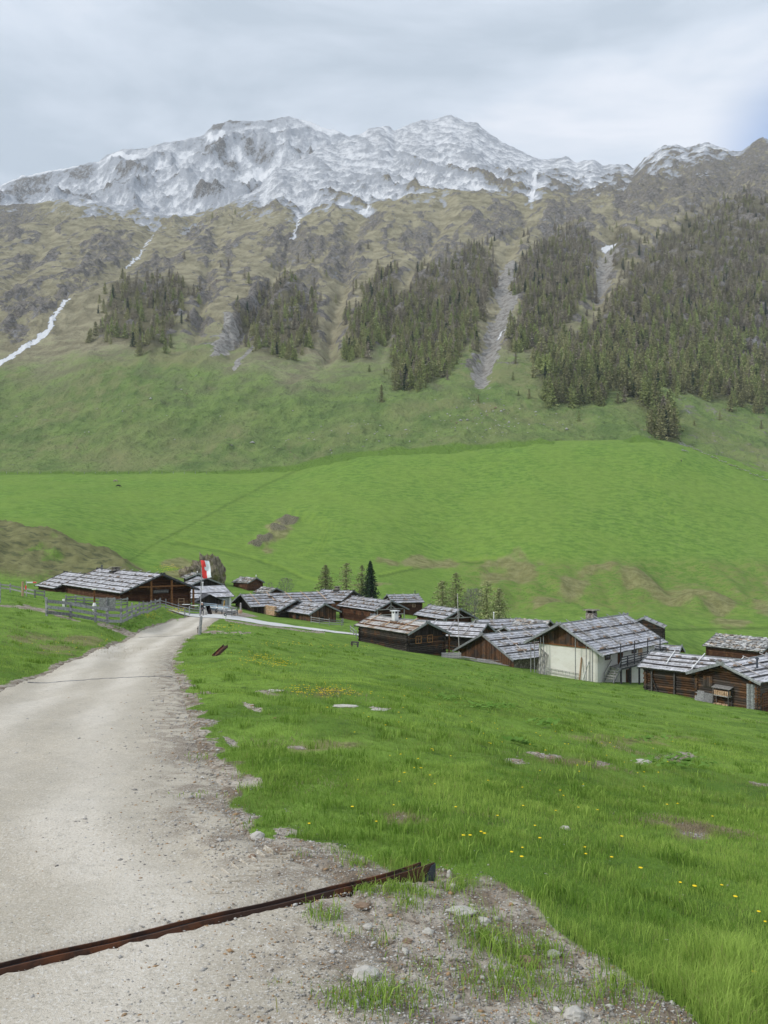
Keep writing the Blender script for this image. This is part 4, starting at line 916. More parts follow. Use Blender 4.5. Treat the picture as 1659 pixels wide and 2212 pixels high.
F1 = hut('F1', 'long low barn with a dark gable facing the inn and fresh roof poles', (-28.04, 150, -10.35), 29.4, 17.6, 5.89, 2.0, 6.2, 2.1, -1, wall='plank', wmat='plank_dark', gmat='plank_dark', npol=5, nst=26, pole='newwood', cat='barn')
F2 = hut('F2', 'low hut with firewood stacked under its eave, black chimney on its shingle roof', (-16.36, 145, -11.05), 126.7, 11.2, 4.15, 1.90, 4.24, 1.87, 1, wmat='log_dark', gable='log', npol=4, nst=14, cat='hut')
chimney(F2, 2.8, 1.2, 'stone', .9, .7)
F3 = hut('F3', 'red brown board hut with a small gable window and a railed deck by the lane', (-10.71, 140, -11.4), 128.1, 9.1, 3.44, 1.72, 3.51, 1.56, 1, wall='plank', wmat='plank_brown', gmat='plank_brown', npol=4, nst=14, cat='hut', ohf=.7)
window(F3, 'front', .3, F3['zroof'](0) - 3.1, .8, .8, 'plank_brown'); window(F3, 'near', .5, F3['zroof'](2.7) - 1.4, .8, .7, 'plank_dark')
G = hut('G', 'hut with a stone chimney on its shingle roof, behind the long barn', (-6.91, 175, -11.24), 149.9, 8.8, 4.83, 1.98, 4.12, 1.73, 1, wmat='log_red', gable='log', npol=4, nst=12, barge='barge_dark', cat='hut')
chimney(G, 0, .2, 'stone', .9, .9)
H_ = hut('H', 'brown log hut with open truss gable on a rubble base, near the dark spruce', (1.55, 145, -11.23), 122.7, 14.6, 3.83, 1.71, 3.79, 1.72, 1, wmat='log_red', gable='none', npol=5, nst=20, ohf=2.0, ohs=.6, cat='hut', zdown=1.0)
I_ = hut('I', 'small hut with a short level shingle roof and white pipe, behind the truss gable hut', (0.71, 185, -12.8), 16.8, 8.0, 4.52, 1.66, 3.17, 1.26, -1, wmat='log_red', gable='log', npol=3, nst=6, cat='hut')
chimney(I_, 3.0, -.4, 'pipe', .9); window(I_, 'near', 1.5, I_['zroof'](-3.8) - 1.3, .6, .6, 'newwood')
J = hut('J', 'nearly black log hut with a white chimney and orange window frames', (5.34, 93, -9.82), 126, 11.6, 2.95, 1.17, 3.62, 1.59, 1, roof='shingle_tan', wmat='log_dark', gable='plank', gmat='plank_dark', ohf=.8, ohs=.45, ohb=.7, npol=3, nst=14, pole='newwood', batten='beam', cat='log hut', name='log_hut')
K = hut('K', 'hut with stones in rows on its shingle roof and an open crossed truss gable', (13.96, 140, -12.37), 118.6, 10.7, 3.58, 1.68, 3.83, 1.82, 1, wmat='log_red', gable='none', npol=3, nst=16, ohf=1.6, cat='hut')
L__ = hut('L', 'long low barn between the black log hut and the brown gabled barn', (15.28, 113, -12.15), 150, 16.5, 4.0, 1.62, 3.1, 1.40, 1, roof='shingle_pale', wmat='log_dark', gable='plank', gmat='plank_brown', npol=5, nst=18, cat='barn')
M_ = hut('M', 'low hut with a white pipe, behind the long low barn', (17.82, 150, -15.32), 15.4, 9.5, 3.6, 1.35, 2.2, .85, -1, wmat='log_dark', gable='plank', npol=2, nst=8, cat='hut')
chimney(M_, -.6, .6, 'pipe_white', 1.5)
N_ = hut('N', 'small hut with an orange brown gable peeping over the brown gabled barn', (19.52, 125, -13.95), 36.3, 9.5, 2.4, .95, 1.9, .85, -1, wall='plank', wmat='plank_brown', gmat='plank_brown', npol=1, nst=8, cat='hut')
N2 = hut('N2', 'hut with a rough slab covered roof, left of the white house roof', (29.2, 135, -13.95), 145, 6.5, 3.2, 1.4, 3, 1.3, 1, roof='slab', wmat='log_dark', gable='plank', npol=0, nst=4, slabs=110, cat='hut')
O_ = hut('O', 'low barn with orange brown board gable and wide shingle roof, left of the white house', (12.42, 98, -11.87), 34.8, 14.5, 5.64, 2.57, 5.53, 2.68, -1, wall='plaster', wmat='rubble', gable='plank', gmat='plank_brown', npol=3, nst=22, course=.5, batt_every=3, ohf=.7, ohs=.5, cat='barn', name='barn', gz0=-.6)
P_ = hut('P', 'large cream plastered house with a grey shingle roof and a timber balcony', (19.53, 86, -9.24), 45, 15.5, 5.45, 2.98, 4.54, 2.45, -1, wall='mixed', wmat='plaster', gable='plank', gmat='plank_brown', npol=5, nst=26, course=.44, batt_every=4, ohf=1.1, ohs=1.25, ohb=.8, pole='fence', group=None, cat='house', name='alpine_house', bw=(.2, .5), zdown=.2)
chimney(P_, 1.3, 1.1, 'stone', 1.5, 1.0)
Q_ = hut('Q', 'small dark log hut alone on the meadow, behind the cream house at its right', (56.0, 166, -16.64), 64, 4.5, 4.3, 1.75, 2.2, .92, -1, wmat='log_dark', gable='log', npol=0, nst=0, ohf=.5, ohs=.5, cat='log hut')
R_ = hut('R', 'hut with a stone covered roof at the right edge, above the brown hay barn', (81.7, 160, -20.36), 129.2, 12.9, 6.17, 2.14, 6.04, 2.20, 1, roof='slab', wmat='log_red', gable='plank', npol=1, nst=0, slabs=420, ohs=1.0, cat='hut')
S_ = hut('S', 'brown hay barn with a long pale shingle roof right of the cream house', (28.50, 82, -11.74), -40.6, 10.5, 3.76, 1.18, 3.53, 1.28, -1, roof='shingle_pale', wmat='log_orange', gable='log', npol=3, nst=10, ohf=.7, ohs=.7, ohb=-.3, course=.5, pole='white', group=None, cat='barn', name='barn')
T_ = hut('T', 'orange brown log cabin with grey bargeboards at the right edge of the picture', (30.62, 70, -11.15), 36.8, 9.0, 3.6, 1.25, 3.3, 1.25, -1, roof='shingle_pale', wmat='log_orange', gable='log', npol=3, nst=10, ohf=.8, ohs=.6, course=.5, cat='log cabin', name='log_cabin')
chimney(T_, -1.0, -1.6, 'pipe', .9)
U_ = hut('U', 'small low hut mostly hidden between the cream house and the hay barn', (38.4, 99, -13.5), 150, 4.5, 2.6, 1.0, 2.4, 1.0, 1, wmat='log_dark', gable='log', npol=1, nst=4, cat='hut')

# details of the inn porch: posts, tie beam, hanging sign, door, menu box
h = A2; xp = h['x0'] + .35
for y in (1.6, -1.5, -4.9):
    zt = h['zroof'](y) - .25; o_ = MB(); o_.tube([(xp, y, -.2), (xp, y, zt)], .17, 8, t=.8); o_.build('porch_post', M['beam'], h['root'])
o_ = MB(); o_.bar((xp, 3.4, h['H'] - 1.75), (xp, -4.0, h['H'] - 1.75), .2, .22, t=.5); o_.build('tie_beam', M['beam'], h['root'])
o_ = MB(); o_.box(xp - .05, xp + .05, -1.0, 1.3, h['H'] - 2.75, h['H'] - 2.25, 0, .3)
for y in (-.6, .9): o_.bar((xp, y, h['H'] - 2.25), (xp, y, h['H'] - 1.8), .03, .03, 0, .9)
sg = o_.build('sign_board', M['batten'], h['root'])
def text_obj(txt, size, m, parent, loc, rot, name='lettering'):
    cu = bpy.data.curves.new('lettering', 'FONT'); cu.body = txt; cu.size = size; cu.extrude = .012; cu.align_x = 'CENTER'; cu.align_y = 'CENTER'
    to = bpy.data.objects.new('tmp', cu); COL.objects.link(to); dg = bpy.context.evaluated_depsgraph_get()
    me = bpy.data.meshes.new_from_object(to.evaluated_get(dg)); bpy.data.objects.remove(to)
    me.materials.clear(); me.materials.append(m); o = bpy.data.objects.new(name, me); COL.objects.link(o); o.parent = parent; o.location = loc; o.rotation_euler = rot
    return o
text_obj('Gattererhütte', .36, M['greywood'], sg, (xp - .065, .15, h['H'] - 2.50), (math.pi / 2, 0, -math.pi / 2))
door(h, 'front', -2.1, .1, 1.0, 2.0, 'log_red'); window(h, 'front', -3.6, 1.3, .8, .8, 'newwood', panes=(1, 2))
# black log hut: windows, stone footing, porch at its right end
h = J; zt = h['zroof'](0) - .2
window(h, 'front', .95, h['H'] - 2.45, .75, .8, 'frame'); window(h, 'front', -.85, h['H'] - 2.45, .7, .8, 'frame'); window(h, 'front', .05, h['H'] - 2.45, .7, .8, 'plank_brown', panes=(1, 1))
chimney(h, -.2, .8, 'white', 1.35, .62)
o_ = MB(); y = h['ny'] + .02
for x in np.arange(h['xf'], h['xb'], .8): o_.box(x, x + .78, y + .0, y + .18, -.6, .42 + random.uniform(-.1, .1), 0, random.random())
for yq in np.arange(h['fy'], h['ny'], .7): o_.box(h['xf'] - .2, h['xf'], yq, yq + .68, -.6, .30 + random.uniform(-.1, .1), 0, random.random())
o_.build('stone_footing', M['rubble'], h['root'])
o_ = MB(); yl = h['fy'] - .95
for x in (h['x0'] + .9, 0, h['x1'] - 1.2): o_.bar((x, yl, -.4), (x, yl, h['zroof'](-3.4) - .12), .14, .14, 0, .6)
for z in (.5, .95, 1.35, 1.75): o_.tube([(h['x0'] + .1, yl - .1, z), (h['x1'] - 1.2, yl - .12, z + .05)], .055, 6, 0, random.random())
o_.build('porch_railing', M['beam'], h['root'])
window(D, 'front', .2, D['zroof'](0) - 1.9, 1.2, .6, 'beam'); window(N_, 'front', .0, .5, .4, .5)
# open truss gables
for h in (H_, K):
    o_ = MB(); x = h['x0'] + .45; hw = min(h['wn'], h['wf']) - .7; zt = h['H'] - .3; zbm = h['H'] - 1.55
    o_.bar((x, hw, zbm), (x, -hw, zbm), .16, .18, 0, .5); o_.bar((x, 0, zbm), (x, 0, zt), .15, .15, 0, .6)
    for q in (1, -1): o_.bar((x, q * 1.1, zbm), (x, 0, zt - .5), .1, .12, 0, .8); o_.bar((x, q * hw * .98, zbm - 1.9), (x, q * hw * .98, zbm), .16, .16, 0, .6)
    o_.bar((x, hw, zbm - 1.0), (x, -hw, zbm - 1.0), .08, .14, 0, .9)
    o_.build('truss', M['greywood'], h['root'])
h = H_; o_ = MB(); o_.box(h['xf'] - .1, h['xb'] + .1, min(h['ny'] + .22, h['ny'] - .4), max(h['ny'] + .22, h['ny'] - .4), -.8, 1.1, 0, .5); o_.box(h['x0'] + .2, h['xf'], h['fy'], h['ny'], -.8, .8, 0, .5); o_.build('rubble_base', M['rubble'], h['root'])
window(h, 'near', -2, h['zroof'](3.2) - 1.4, .5, .5, 'plank_dark'); window(h, 'near', 1, h['zroof'](3.2) - 1.4, .5, .5, 'plank_dark')
# grey hut: white corner, window, small porch gable
h = C
o_ = MB(); o_.box(h['xf'] - .03, h['xf'] + .35, h['ny'] - .3, h['ny'] + .04, -.6, h['zroof'](h['ny']) - .2, 0, .5); o_.build('corner_strip', M['white'], h['root'])
o_ = MB(); xc = .3; w2 = 2.9; zt = h['zroof'](h['ny']) + .55; y0, y1 = h['ny'] - 2.0, h['ny'] + 2.2
for q in (-1, 1): o_.hexa([(xc, y0, zt - .1), (xc + q * w2, y0, zt - 1.5), (xc + q * w2, y1, zt - 1.5), (xc, y1, zt - .1), (xc, y0, zt), (xc + q * w2, y0, zt - 1.38), (xc + q * w2, y1, zt - 1.38), (xc, y1, zt)], 0, .6)
o_.build('porch_roof', M['barge_dark'], h['root'])
o_ = MB(); u = xc - w2 + .4
while u < xc + w2 - .4:
    zz = zt - .15 - abs(u + .1 - xc) * 1.4 / w2; o_.box(u, u + .2, y1 - .5, y1 - .4, -.5, zz, 0, random.random()); u += .22
o_.build('porch_front', M['plank_dark'], h['root'])
window(h, 'near', -3.6, h['zroof'](h['ny']) - 1.9, .5, 1.1, 'white', panes=(1, 2))
# cream house
h = P_; s = -1; zev = h['zroof'](h['ny']); yb_ = h['ny'] - 1.45; zfl = zev - 2.35; xs0 = h['xf'] + 2.6; xs1 = h['xb'] + .2
bal = MB(); n = int((xs1 - xs0) / .22)
for i in range(n): bal.box(xs0 + (xs1 - xs0) * i / n, xs0 + (xs1 - xs0) * (i + 1) / n - .015, yb_, h['ny'] - .01, zfl - .06, zfl, 0, random.random())
bal.bar((xs0, yb_ + .05, zfl - .16), (xs1, yb_ + .05, zfl - .16), .14, .18, 1, .5)
balo = bal.build('balcony', [M['greywood'], M['barge_dark']], h['root'])
rl = MB()
for zz in (.28, .56, .86, 1.12): rl.bar((xs0, yb_ + .04, zfl + zz), (xs1, yb_ + .04, zfl + zz), .05, .11, 0, random.random())
for i in range(8): x = xs0 + (xs1 - xs0) * i / 7; rl.bar((x, yb_ + .09, zfl - .1), (x, yb_ + .09, zfl + (1.15 if i % 2 else zev - zfl + .3)), .09, .09, 0, .4)
for zz in (.28, .56, .86, 1.12): rl.bar((xs1, yb_ + .04, zfl + zz), (xs1, h['ny'], zfl + zz), .05, .11, 0, .5)
rl.build('railing', M['barge_dark'], balo)
for i in range(6):
    x = xs0 + .3 + (xs1 - xs0 - .5) * i / 5; o_ = MB(); o_.bar((x, yb_ + .2, -1.0), (x, yb_ + .2, zfl - .1), .16, .16, 0, .6); o_.build('balcony_post', M['barge_dark'], balo)
st = MB(); xr = xs0; nst_ = 5
for i in range(nst_): zz = zfl - .08 - i * .24; x = xr - .12 - i * .28; st.box(x - .28, x, yb_ + .06, yb_ + 1.15, zz - .05, zz, 0, random.random())
for yq in (yb_ + .03, yb_ + 1.18): st.bar((xr, yq, zfl - .05), (xr - 1.75, yq, zfl - 1.5), .06, .24, 1, .5); st.bar((xr, yq, zfl + .75), (xr - 1.6, yq, zfl - .55), .06, .07, 1, .5); st.bar((xr - 1.6, yq, zfl - 1.5), (xr - 1.6, yq, zfl - .5), .07, .07, 1, .5)
st.build('stairs', [M['greywood'], M['fence']], balo)
window(h, 'near', h['xf'] + 2.15, zfl + .85, 1.0, 1.05, 'plank_brown', d=.08); window(h, 'near', h['xf'] + 8.3, zfl + .95, .9, .95, 'plank_brown', d=.08)
door(h, 'near', h['xf'] + 5.0, zfl, .85, 1.95, 'log_red', d=.1)
for xx in (xs0 + 4.4,): door(h, 'near', xx, zfl - 2.9, 1.0, 2.0, 'plank_dark', d=.1)
o_ = MB(); o_.box(h['xf'] + 9.4, h['xf'] + 10.4, h['ny'] - .05, h['ny'] + .0, zfl + .5, zfl + 1.9, 0, .6); o_.build('wall_panel', M['newwood'], h['root'])
o_ = MB()
for i in range(3): o_.box(xs0 + .35 + i * .32, xs0 + .6 + i * .32, yb_ + .12, yb_ + .15, zfl + .3, zfl + 1.0, 0, .9)
o_.build('hanging_cloth', M['white'], balo)
for i in range(7):   # purlin tails under the near eave
    x = h['x0'] + .5 + i * (h['L'] - 1.2) / 6; o_ = MB(); zz = h['zroof'](h['ny'] - .6) - .22; o_.bar((x, h['ny'] - .9, zz - .12), (x, h['ny'] + .3, zz + .5), .09, .12, 0, .5); o_.build('rafter', M['beam'], h['root'])
# two-leaf line of slim poles in front of the gable: hay props standing under the eave
for k, (y, lean) in enumerate(((h['fy'] + .1, .0), (h['fy'] - .75, .1), (h['fy'] - 1.1, -.25), (-1.95, .0), (h['ny'] + .9, .05), (h['ny'] + .45, .0), (h['ny'] + .15, .03), (h['fy'] + .6, 0))):
    zz = h['zroof'](y) - .3; o_ = MB(); o_.tube([(h['xf'] - .75, y + lean, -.6), (h['xf'] - .8, y, zz)], [.065, .05], 6, t=.6); o_.build('gable_post', M['fence'], h['root'])
# hay barn braces, hatch; log cabin details
h = S_
for x in (-3.9, -1.6, 1.0, 3.6): o_ = MB(); o_.bar((x, h['ny'] - .2, -.5), (x, h['ny'] - .2, h['zroof'](h['ny']) - .2), .18, .14, 0, random.random()); o_.build('wall_post', M['batten'], h['root'])
for x, q in ((-4.2, 1), (2.0, 1), (4.2, -1)): o_ = MB(); o_.bar((x, h['ny'] - .26, h['zroof'](h['ny']) - .4), (x + q * 1.5, h['ny'] - .26, .3), .14, .07, 0, random.random()); o_.build('brace', M['batten'], h['root'])
o_ = MB(); zz = h['zroof'](h['ny'])
for i in range(5): o_.box(1.5 + i * .2, 1.68 + i * .2, h['ny'] - .22, h['ny'] - .14, zz - 1.55, zz - .75, 0, random.random())
o_.build('hatch', M['log_orange'], h['root'])
h = T_
o_ = MB()
for i in range(5): o_.box(h['xf'] - .2, h['xf'] - .12, 1.1 + i * .19, 1.27 + i * .19, h['H'] - 2.35, h['H'] - 1.35, 0, random.random())
o_.build('shutter', M['log_orange'], h['root'])
door(h, 'near', h['xf'] + 1.3, 1.0, 1.0, 2.0, 'log_red'); o_ = MB(); o_.box(h['xf'] + .4, h['xb'], h['ny'] - 1.6, h['ny'] - .1, -.9, .45, 0, .8); o_.build('plinth', M['plaster_white'], h['root'])
o_ = MB()
for i in range(5): o_.box(h['xf'] - .12 - .03, h['xf'] - .12, h['ny'] - .1 + i * .2, h['ny'] + .08 + i * .2, -.3, h['zroof'](h['ny']) - .5, 0, random.random())
o_.build('corner_boards', M['barge'], h['root'])
# ------------------------------------------------------------------ trees
def foliage_mat(name, c1, c2, var=(.55, 1.45)):
    m, t, b = mat(name, .9, .05)
    oi = nd(t, 'ShaderNodeObjectInfo'); tr = attr(t, 'tint')
    c = mix(t, tr[1], c1, c2)
    c = mix(t, 1.0, c, mth(t, 'MULTIPLY_ADD', tr[0], var[1] - var[0], var[0]), 'MULTIPLY')
    c = mix(t, 1.0, c, mth(t, 'MULTIPLY_ADD', oi.outputs['Random'], .5, .75), 'MULTIPLY')
    t.links.new(c, b.inputs['Base Color']); return m
M['f_bare'] = foliage_mat('larch_grey_brown', (.205, .180, .142), (.32, .29, .215), (.55, 1.45))
M['f_bud'] = foliage_mat('larch_budding', (.190, .192, .102), (.31, .305, .145), (.55, 1.45))
M['f_green'] = foliage_mat('larch_green', (.18, .215, .088), (.30, .335, .125), (.55, 1.45))
M['f_spruce'] = foliage_mat('spruce_needles', (.016, .036, .020), (.038, .068, .032))
M['f_dry'] = foliage_mat('bare_twigs', (.17, .17, .15), (.26, .26, .22))
M['f_soft'] = foliage_mat('larch_soft_green', (.22, .245, .115), (.36, .385, .175), (.6, 1.4))
M['bark'] = plain('bark', (.085, .07, .06), .95, .4, 3)
M['bark_grey'] = plain('bark_grey', (.22, .21, .19), .95, .3, 3)
def conifer(seed, H, R, whorls, per, clumps, cs, droop=.25, base=.12, power=.85, dens=1.0, ragged=.25):
    r = np.random.default_rng(seed); V = []; T = []
    for w_ in range(whorls):
        f = (w_ + r.uniform(-.3, .3)) / whorls; f = min(max(f, 0), .99); z0 = H * (base + (1 - base) * f); rad = R * (1 - f) ** power
        a0 = r.uniform(0, 6.28)
        for k in range(per):
            if r.random() > dens: continue
            an = a0 + 6.283 * k / per + r.uniform(-.35, .35); L = rad * r.uniform(1 - 2 * ragged, 1.1) + .02 * H * .3; dz = -droop * L * r.uniform(.3, 1.4); br = r.random()
            for c in range(clumps):
                q = (c + r.uniform(.2, 1.0)) / clumps; px, py, pz = math.cos(an) * L * q, math.sin(an) * L * q, z0 + dz * q + r.uniform(-.3, .3) * cs
                d1 = r.normal(size=3); d1[2] *= .45; d1 /= np.linalg.norm(d1); d2 = r.normal(size=3); d2[2] *= .7; d2 /= np.linalg.norm(d2); s_ = cs * r.uniform(.6, 1.3) * (1.15 - .5 * f)
                p = np.array([px, py, pz]); V += [p - d1 * s_ * .5, p + d1 * s_ * .5, p + d2 * s_ * .8]; t = .28 + .22 * br + .22 * r.random(); g = r.random(); T += [(t, g)] * 3
    # leader
    for c in range(4):
        p = np.array([0, 0, H * (1 - .03 * c)]); s_ = cs * (.35 + .15 * c); d = r.normal(size=3); d[2] = 0
        V += [p + [0, 0, s_ * .9], p + d * s_ * .4 - [0, 0, s_ * .6], p - d * s_ * .4 - [0, 0, s_ * .6]]; T += [(.5, .5)] * 3
    V = np.array(V); T = np.array(T)
    return V, T
def trunk_arrays(H, r0, n=5):
    a = np.arange(n) * 2 * np.pi / n; V = np.concatenate([np.stack([np.cos(a) * r * 1.0, np.sin(a) * r, np.full(n, z)], 1) for r, z in ((r0, -.04 * H), (r0 * .6, H * .5), (r0 * .1, H * .97))])
    Fq = [(i * n + j, i * n + (j + 1) % n, (i + 1) * n + (j + 1) % n, (i + 1) * n + j) for i in range(2) for j in range(n)]
    return V, np.array(Fq)
def tint4(T): return np.concatenate([T, np.ones((len(T), 2))], 1)
def crown_obj(name, V, T, m, parent=None):
    return np_mesh(name, V, Ft=np.arange(len(V)).reshape(-1, 3), mats=[m], parent=parent, attrs={'tint': tint4(T)})
def near_tree(name, label, loc, H, R, kind, seed, cat='tree', group=None, **kw):
    root = empty(name, loc, random.uniform(0, 6)); tag(root, label, cat, group)
    V, Fq = trunk_arrays(H, H * .014, 8); np_mesh('trunk', V, Fq=Fq, mats=[M['bark']], parent=root, smooth=True)
    V, T = conifer(seed, H, R, **kw); crown_obj('crown', V, T, M[kind], root); return root
LK = dict(whorls=30, per=10, clumps=12, cs=.46, droop=.15, base=.10, power=.52, dens=.85, ragged=.3)
near_tree('spruce', 'dark green spruce, tallest and densest tree, standing behind the village roofs', at(800, 188), 11.8, 3.3, 'f_spruce', 5, 'spruce', whorls=44, per=10, clumps=11, cs=.55, droop=.35, base=.05, power=.8, ragged=.22)
for (x, Y, H, R, lab, kind, dn) in ((703, 205, 9.0, 4.0, 'thin budding larch on its own, left of the other village trees', 'f_soft', .75), (748, 200, 10.6, 4.6, 'sparse green larch between the lone thin larch and the dark spruce', 'f_soft', .6), (782, 203, 10.3, 3.4, 'pale greenish larch directly left of the dark spruce', 'f_soft', .5),
                               (955, 178, 9.4, 4.8, 'olive larch at the left end of the tree group above the roofs', 'f_soft', .7), (985, 182, 11.6, 4.8, 'tallest olive larch, second in the tree group above the roofs', 'f_soft', .7), (1052, 178, 10.4, 4.4, 'thin olive larch just right of the grey bare tree', 'f_soft', .7), (1078, 182, 8.8, 4.0, 'small olive larch at the right end of the tree group', 'f_soft', .7)):
    k = dict(LK); k['dens'] = dn; near_tree('larch', lab, at(x, Y), H, R, kind, int(x), 'larch', 'larches among the huts', **k)
def bare_tree(name, label, loc, H, R, seed, m='f_dry', ntw=900):
    r = np.random.default_rng(seed); root = empty(name, loc); tag(root, label, 'bare tree'); tr = MB()
    for k in range(3):
        a = r.uniform(0, 6.28); tr.tube([(0, 0, -.2), (math.cos(a) * R * .15, math.sin(a) * R * .15, H * .4), (math.cos(a) * R * .3, math.sin(a) * R * .3, H * .85)], [H * .013, H * .009, .02], 6)
    tr.build('trunk', M['bark_grey'], root)
    V = []; T = []
    for i in range(ntw):
        f = r.uniform(.2, 1); a = r.uniform(0, 6.28); rr = R * math.sin(math.pi * min(1, f * .78 + .05)) * r.uniform(.1, 1) ** .6
        p = np.array([math.cos(a) * rr, math.sin(a) * rr, H * f * .96]); d = np.array([math.cos(a) * .45, math.sin(a) * .45, 1]) + r.normal(size=3) * .35; d /= np.linalg.norm(d); L = r.uniform(.35, .9) * H * .1; w_ = r.normal(size=3) * .035
        V += [p - w_, p + w_, p + d * L]; T += [(r.random(), r.random())] * 3
    crown_obj('crown', np.array(V), np.array(T), M[m], root)
bare_tree('bare_tree', 'pale grey leafless tree between the olive larches', at(1024, 180), 8.2, 3.1, 3, ntw=2200)
bare_tree('bare_tree', 'small pale leafless shrub on the meadow right of the lone red brown hut', at(617, 205), 4.6, 2.3, 4, ntw=900)
bare_tree('bare_tree', 'tiny pale leafless bush beside the small leafless shrub', at(583, 206), 2.6, 1.2, 6, ntw=260)

# forest on the mountainside
KINDS = ['f_bare', 'f_bud', 'f_green', 'f_spruce']
PROT = {}
for ki, k in enumerate(KINDS):
    PROT[k] = [conifer(100 + ki * 10 + j, 1.0, [.27, .29, .30, .21][ki] * [1, 1.15, .9, 1.05][j], 15, 7, 5, [.072, .078, .082, .07][ki], .3, [.1, .08, .06, .03][ki], .75, [.9, .95, 1, 1][ki], .28) for j in range(4)]
TR = []
rt = np.random.default_rng(42)
for fi, (poly, cnt, lab) in enumerate(FOREST):
    P_a = np.array(poly); lo, hi = P_a.min(0), P_a.max(0); got = 0; tries = 0; pts = []
    while got < cnt and tries < cnt * 60:
        tries += 1; x, v = rt.uniform(lo[0], hi[0]), rt.uniform(lo[1], hi[1])
        jx, jv = x + 12 * math.sin(v * .09 + fi) + rt.normal() * 9, v + 12 * math.sin(x * .11 + 2 * fi) + rt.normal() * 9
        if not in_poly(np.array([jx]), np.array([jv]), poly)[0]: continue
        md = 2.6 if fi < 8 else 10
        if any(abs(q[0] - x) < md and abs(q[1] - v) < md for q in pts[-400:]): continue
        pts.append((x, v)); got += 1
        pt = hill_point(x, v); lowf = sstep(560, 830, np.array(v))
        rr = rt.random(); kd = 'f_spruce' if rr < .03 else ('f_green' if rr < .03 + .45 * lowf else ('f_bud' if rr < .35 + .6 * lowf else 'f_bare'))
        Hh = rt.uniform(8, 16) * (1.0 if fi != 9 else .5) * (.85 if v < 520 else 1.0)
        if fi in (6,): Hh = rt.uniform(13, 22)
        TR.append((pt.y, pt, kd, Hh, int(rt.integers(4)), rt.uniform(0, 6.28), lab))
for (x, v, Hh, lab) in ((823, 868, 13, 'single dark larch standing alone below the middle forest'), (1556, 892, 8, 'small single larch on the pasture right of the row of larches'), (1500, 905, 4, 'tiny larch sapling on the pasture right of the row of larches'), (1115, 778, 11, 'lone larch beside the foot of the long scree gully'), (1600, 862, 12, 'lone larch at the lower edge of the right forest'), (1335, 862, 8, 'young larch on the grass in front of the right forest'), (1645, 925, 6, 'small dark bush at the right edge above the stone wall'), (140, 1128, 1.5, None)):
    if lab is None: continue
    pt = hill_point(x, v); TR.append((1.0, pt, 'f_bud', Hh, 1, 1.0, lab))
TR.sort(key=lambda q: q[0])
PM = {}
for k in KINDS:
    for j in range(4):
        V, T = PROT[k][j]; tv, tq = trunk_arrays(1.0, .011, 5)
        VV = np.concatenate([V, tv]); TT = np.concatenate([T, np.full((len(tv), 2), .5)])
        o = np_mesh('larch', VV, Fq=tq + len(V), Ft=np.arange(len(V)).reshape(-1, 3), mats=[M[k], M['bark']], attrs={'tint': tint4(TT)}, mat_idx=[1] * len(tq) + [0] * (len(V) // 3))
        PM[(k, j)] = o.data; bpy.data.objects.remove(o)
restV = {k: [] for k in KINDS}; restT = {k: [] for k in KINDS}
for i, (_, pt, kd, Hh, j, rz, lab) in enumerate(TR):
    if i < 300:
        o = bpy.data.objects.new('spruce' if kd == 'f_spruce' else 'larch', PM[(kd, j)]); COL.objects.link(o); o.location = pt - Vector((0, 0, .6)); o.rotation_euler = (0, 0, rz); wv = rt.uniform(.8, 1.4); o.scale = (Hh * wv, Hh * wv, Hh)
        if kd == 'f_spruce': lab = lab.replace('larch', 'dark spruce', 1)
        if kd == 'f_green': lab = lab.replace('larch', 'green larch', 1)
        if kd == 'f_bare': lab = lab.replace('larch', 'grey brown larch', 1)
        tag(o, lab, 'spruce' if kd == 'f_spruce' else 'larch', 'trees on the mountainside: ' + lab)
    else:
        V, T = PROT[kd][j]; c, s = math.cos(rz), math.sin(rz); wv = rt.uniform(.8, 1.4) * Hh
        Vr = np.stack([(V[:, 0] * c - V[:, 1] * s) * wv + pt.x, (V[:, 0] * s + V[:, 1] * c) * wv + pt.y, V[:, 2] * Hh + pt.z - .6], 1)
        br = rt.uniform(.75, 1.25); Tr = T.copy(); Tr[:, 0] = np.clip(Tr[:, 0] + (br - 1) * 1.3, 0, 1.1); restV[kd].append(Vr); restT[kd].append(Tr)
Vs, Ts, mi = [], [], []
for i, k in enumerate(KINDS):
    if restV[k]:
        v_ = np.concatenate(restV[k]); Vs.append(v_); Ts.append(np.concatenate(restT[k])); mi += [i] * (len(v_) // 3)
Vs = np.concatenate(Vs); Ts = np.concatenate(Ts)
fo = np_mesh('forest', Vs, Ft=np.arange(len(Vs)).reshape(-1, 3), mats=[M[k] for k in KINDS], attrs={'tint': tint4(Ts)}, mat_idx=mi)
tag(fo, 'higher part of the larch forest on the mountainside, trees too many to tell apart', 'forest', kind='stuff')

# ------------------------------------------------------------------ boulders, outcrop, stone wall
def rocky(name, label, loc, size, seed, m='rockw', sub=2, cat='rock', group=None, amp=.35, rz=0):
    import bmesh
    bm = bmesh.new(); bmesh.ops.create_icosphere(bm, subdivisions=sub, radius=1)
    P_ = np.array([v_.co[:] for v_ in bm.verts]); k = 1 + amp * (ridged(P_[:, 0] * .8 + seed * 3.1 + P_[:, 2] * .6, P_[:, 1] * .8 + P_[:, 2] * .5, 4 if sub > 3 else 2, seed) - .5) * 1.1
    k += .05 * np.sign(perlin(P_[:, 0] * 1.2 + seed, P_[:, 2] * 1.2 + P_[:, 1], seed))
    for v_, kk in zip(bm.verts, k): v_.co = Vector((v_.co.x * size[0] * kk, v_.co.y * size[1] * kk, v_.co.z * size[2] * kk))
    me = bpy.data.meshes.new(name); bm.to_mesh(me); bm.free(); me.materials.append(M[m]); o = bpy.data.objects.new(name, me); COL.objects.link(o); o.location = loc; o.rotation_euler = (0, 0, rz)
    return tag(o, label, cat, group)
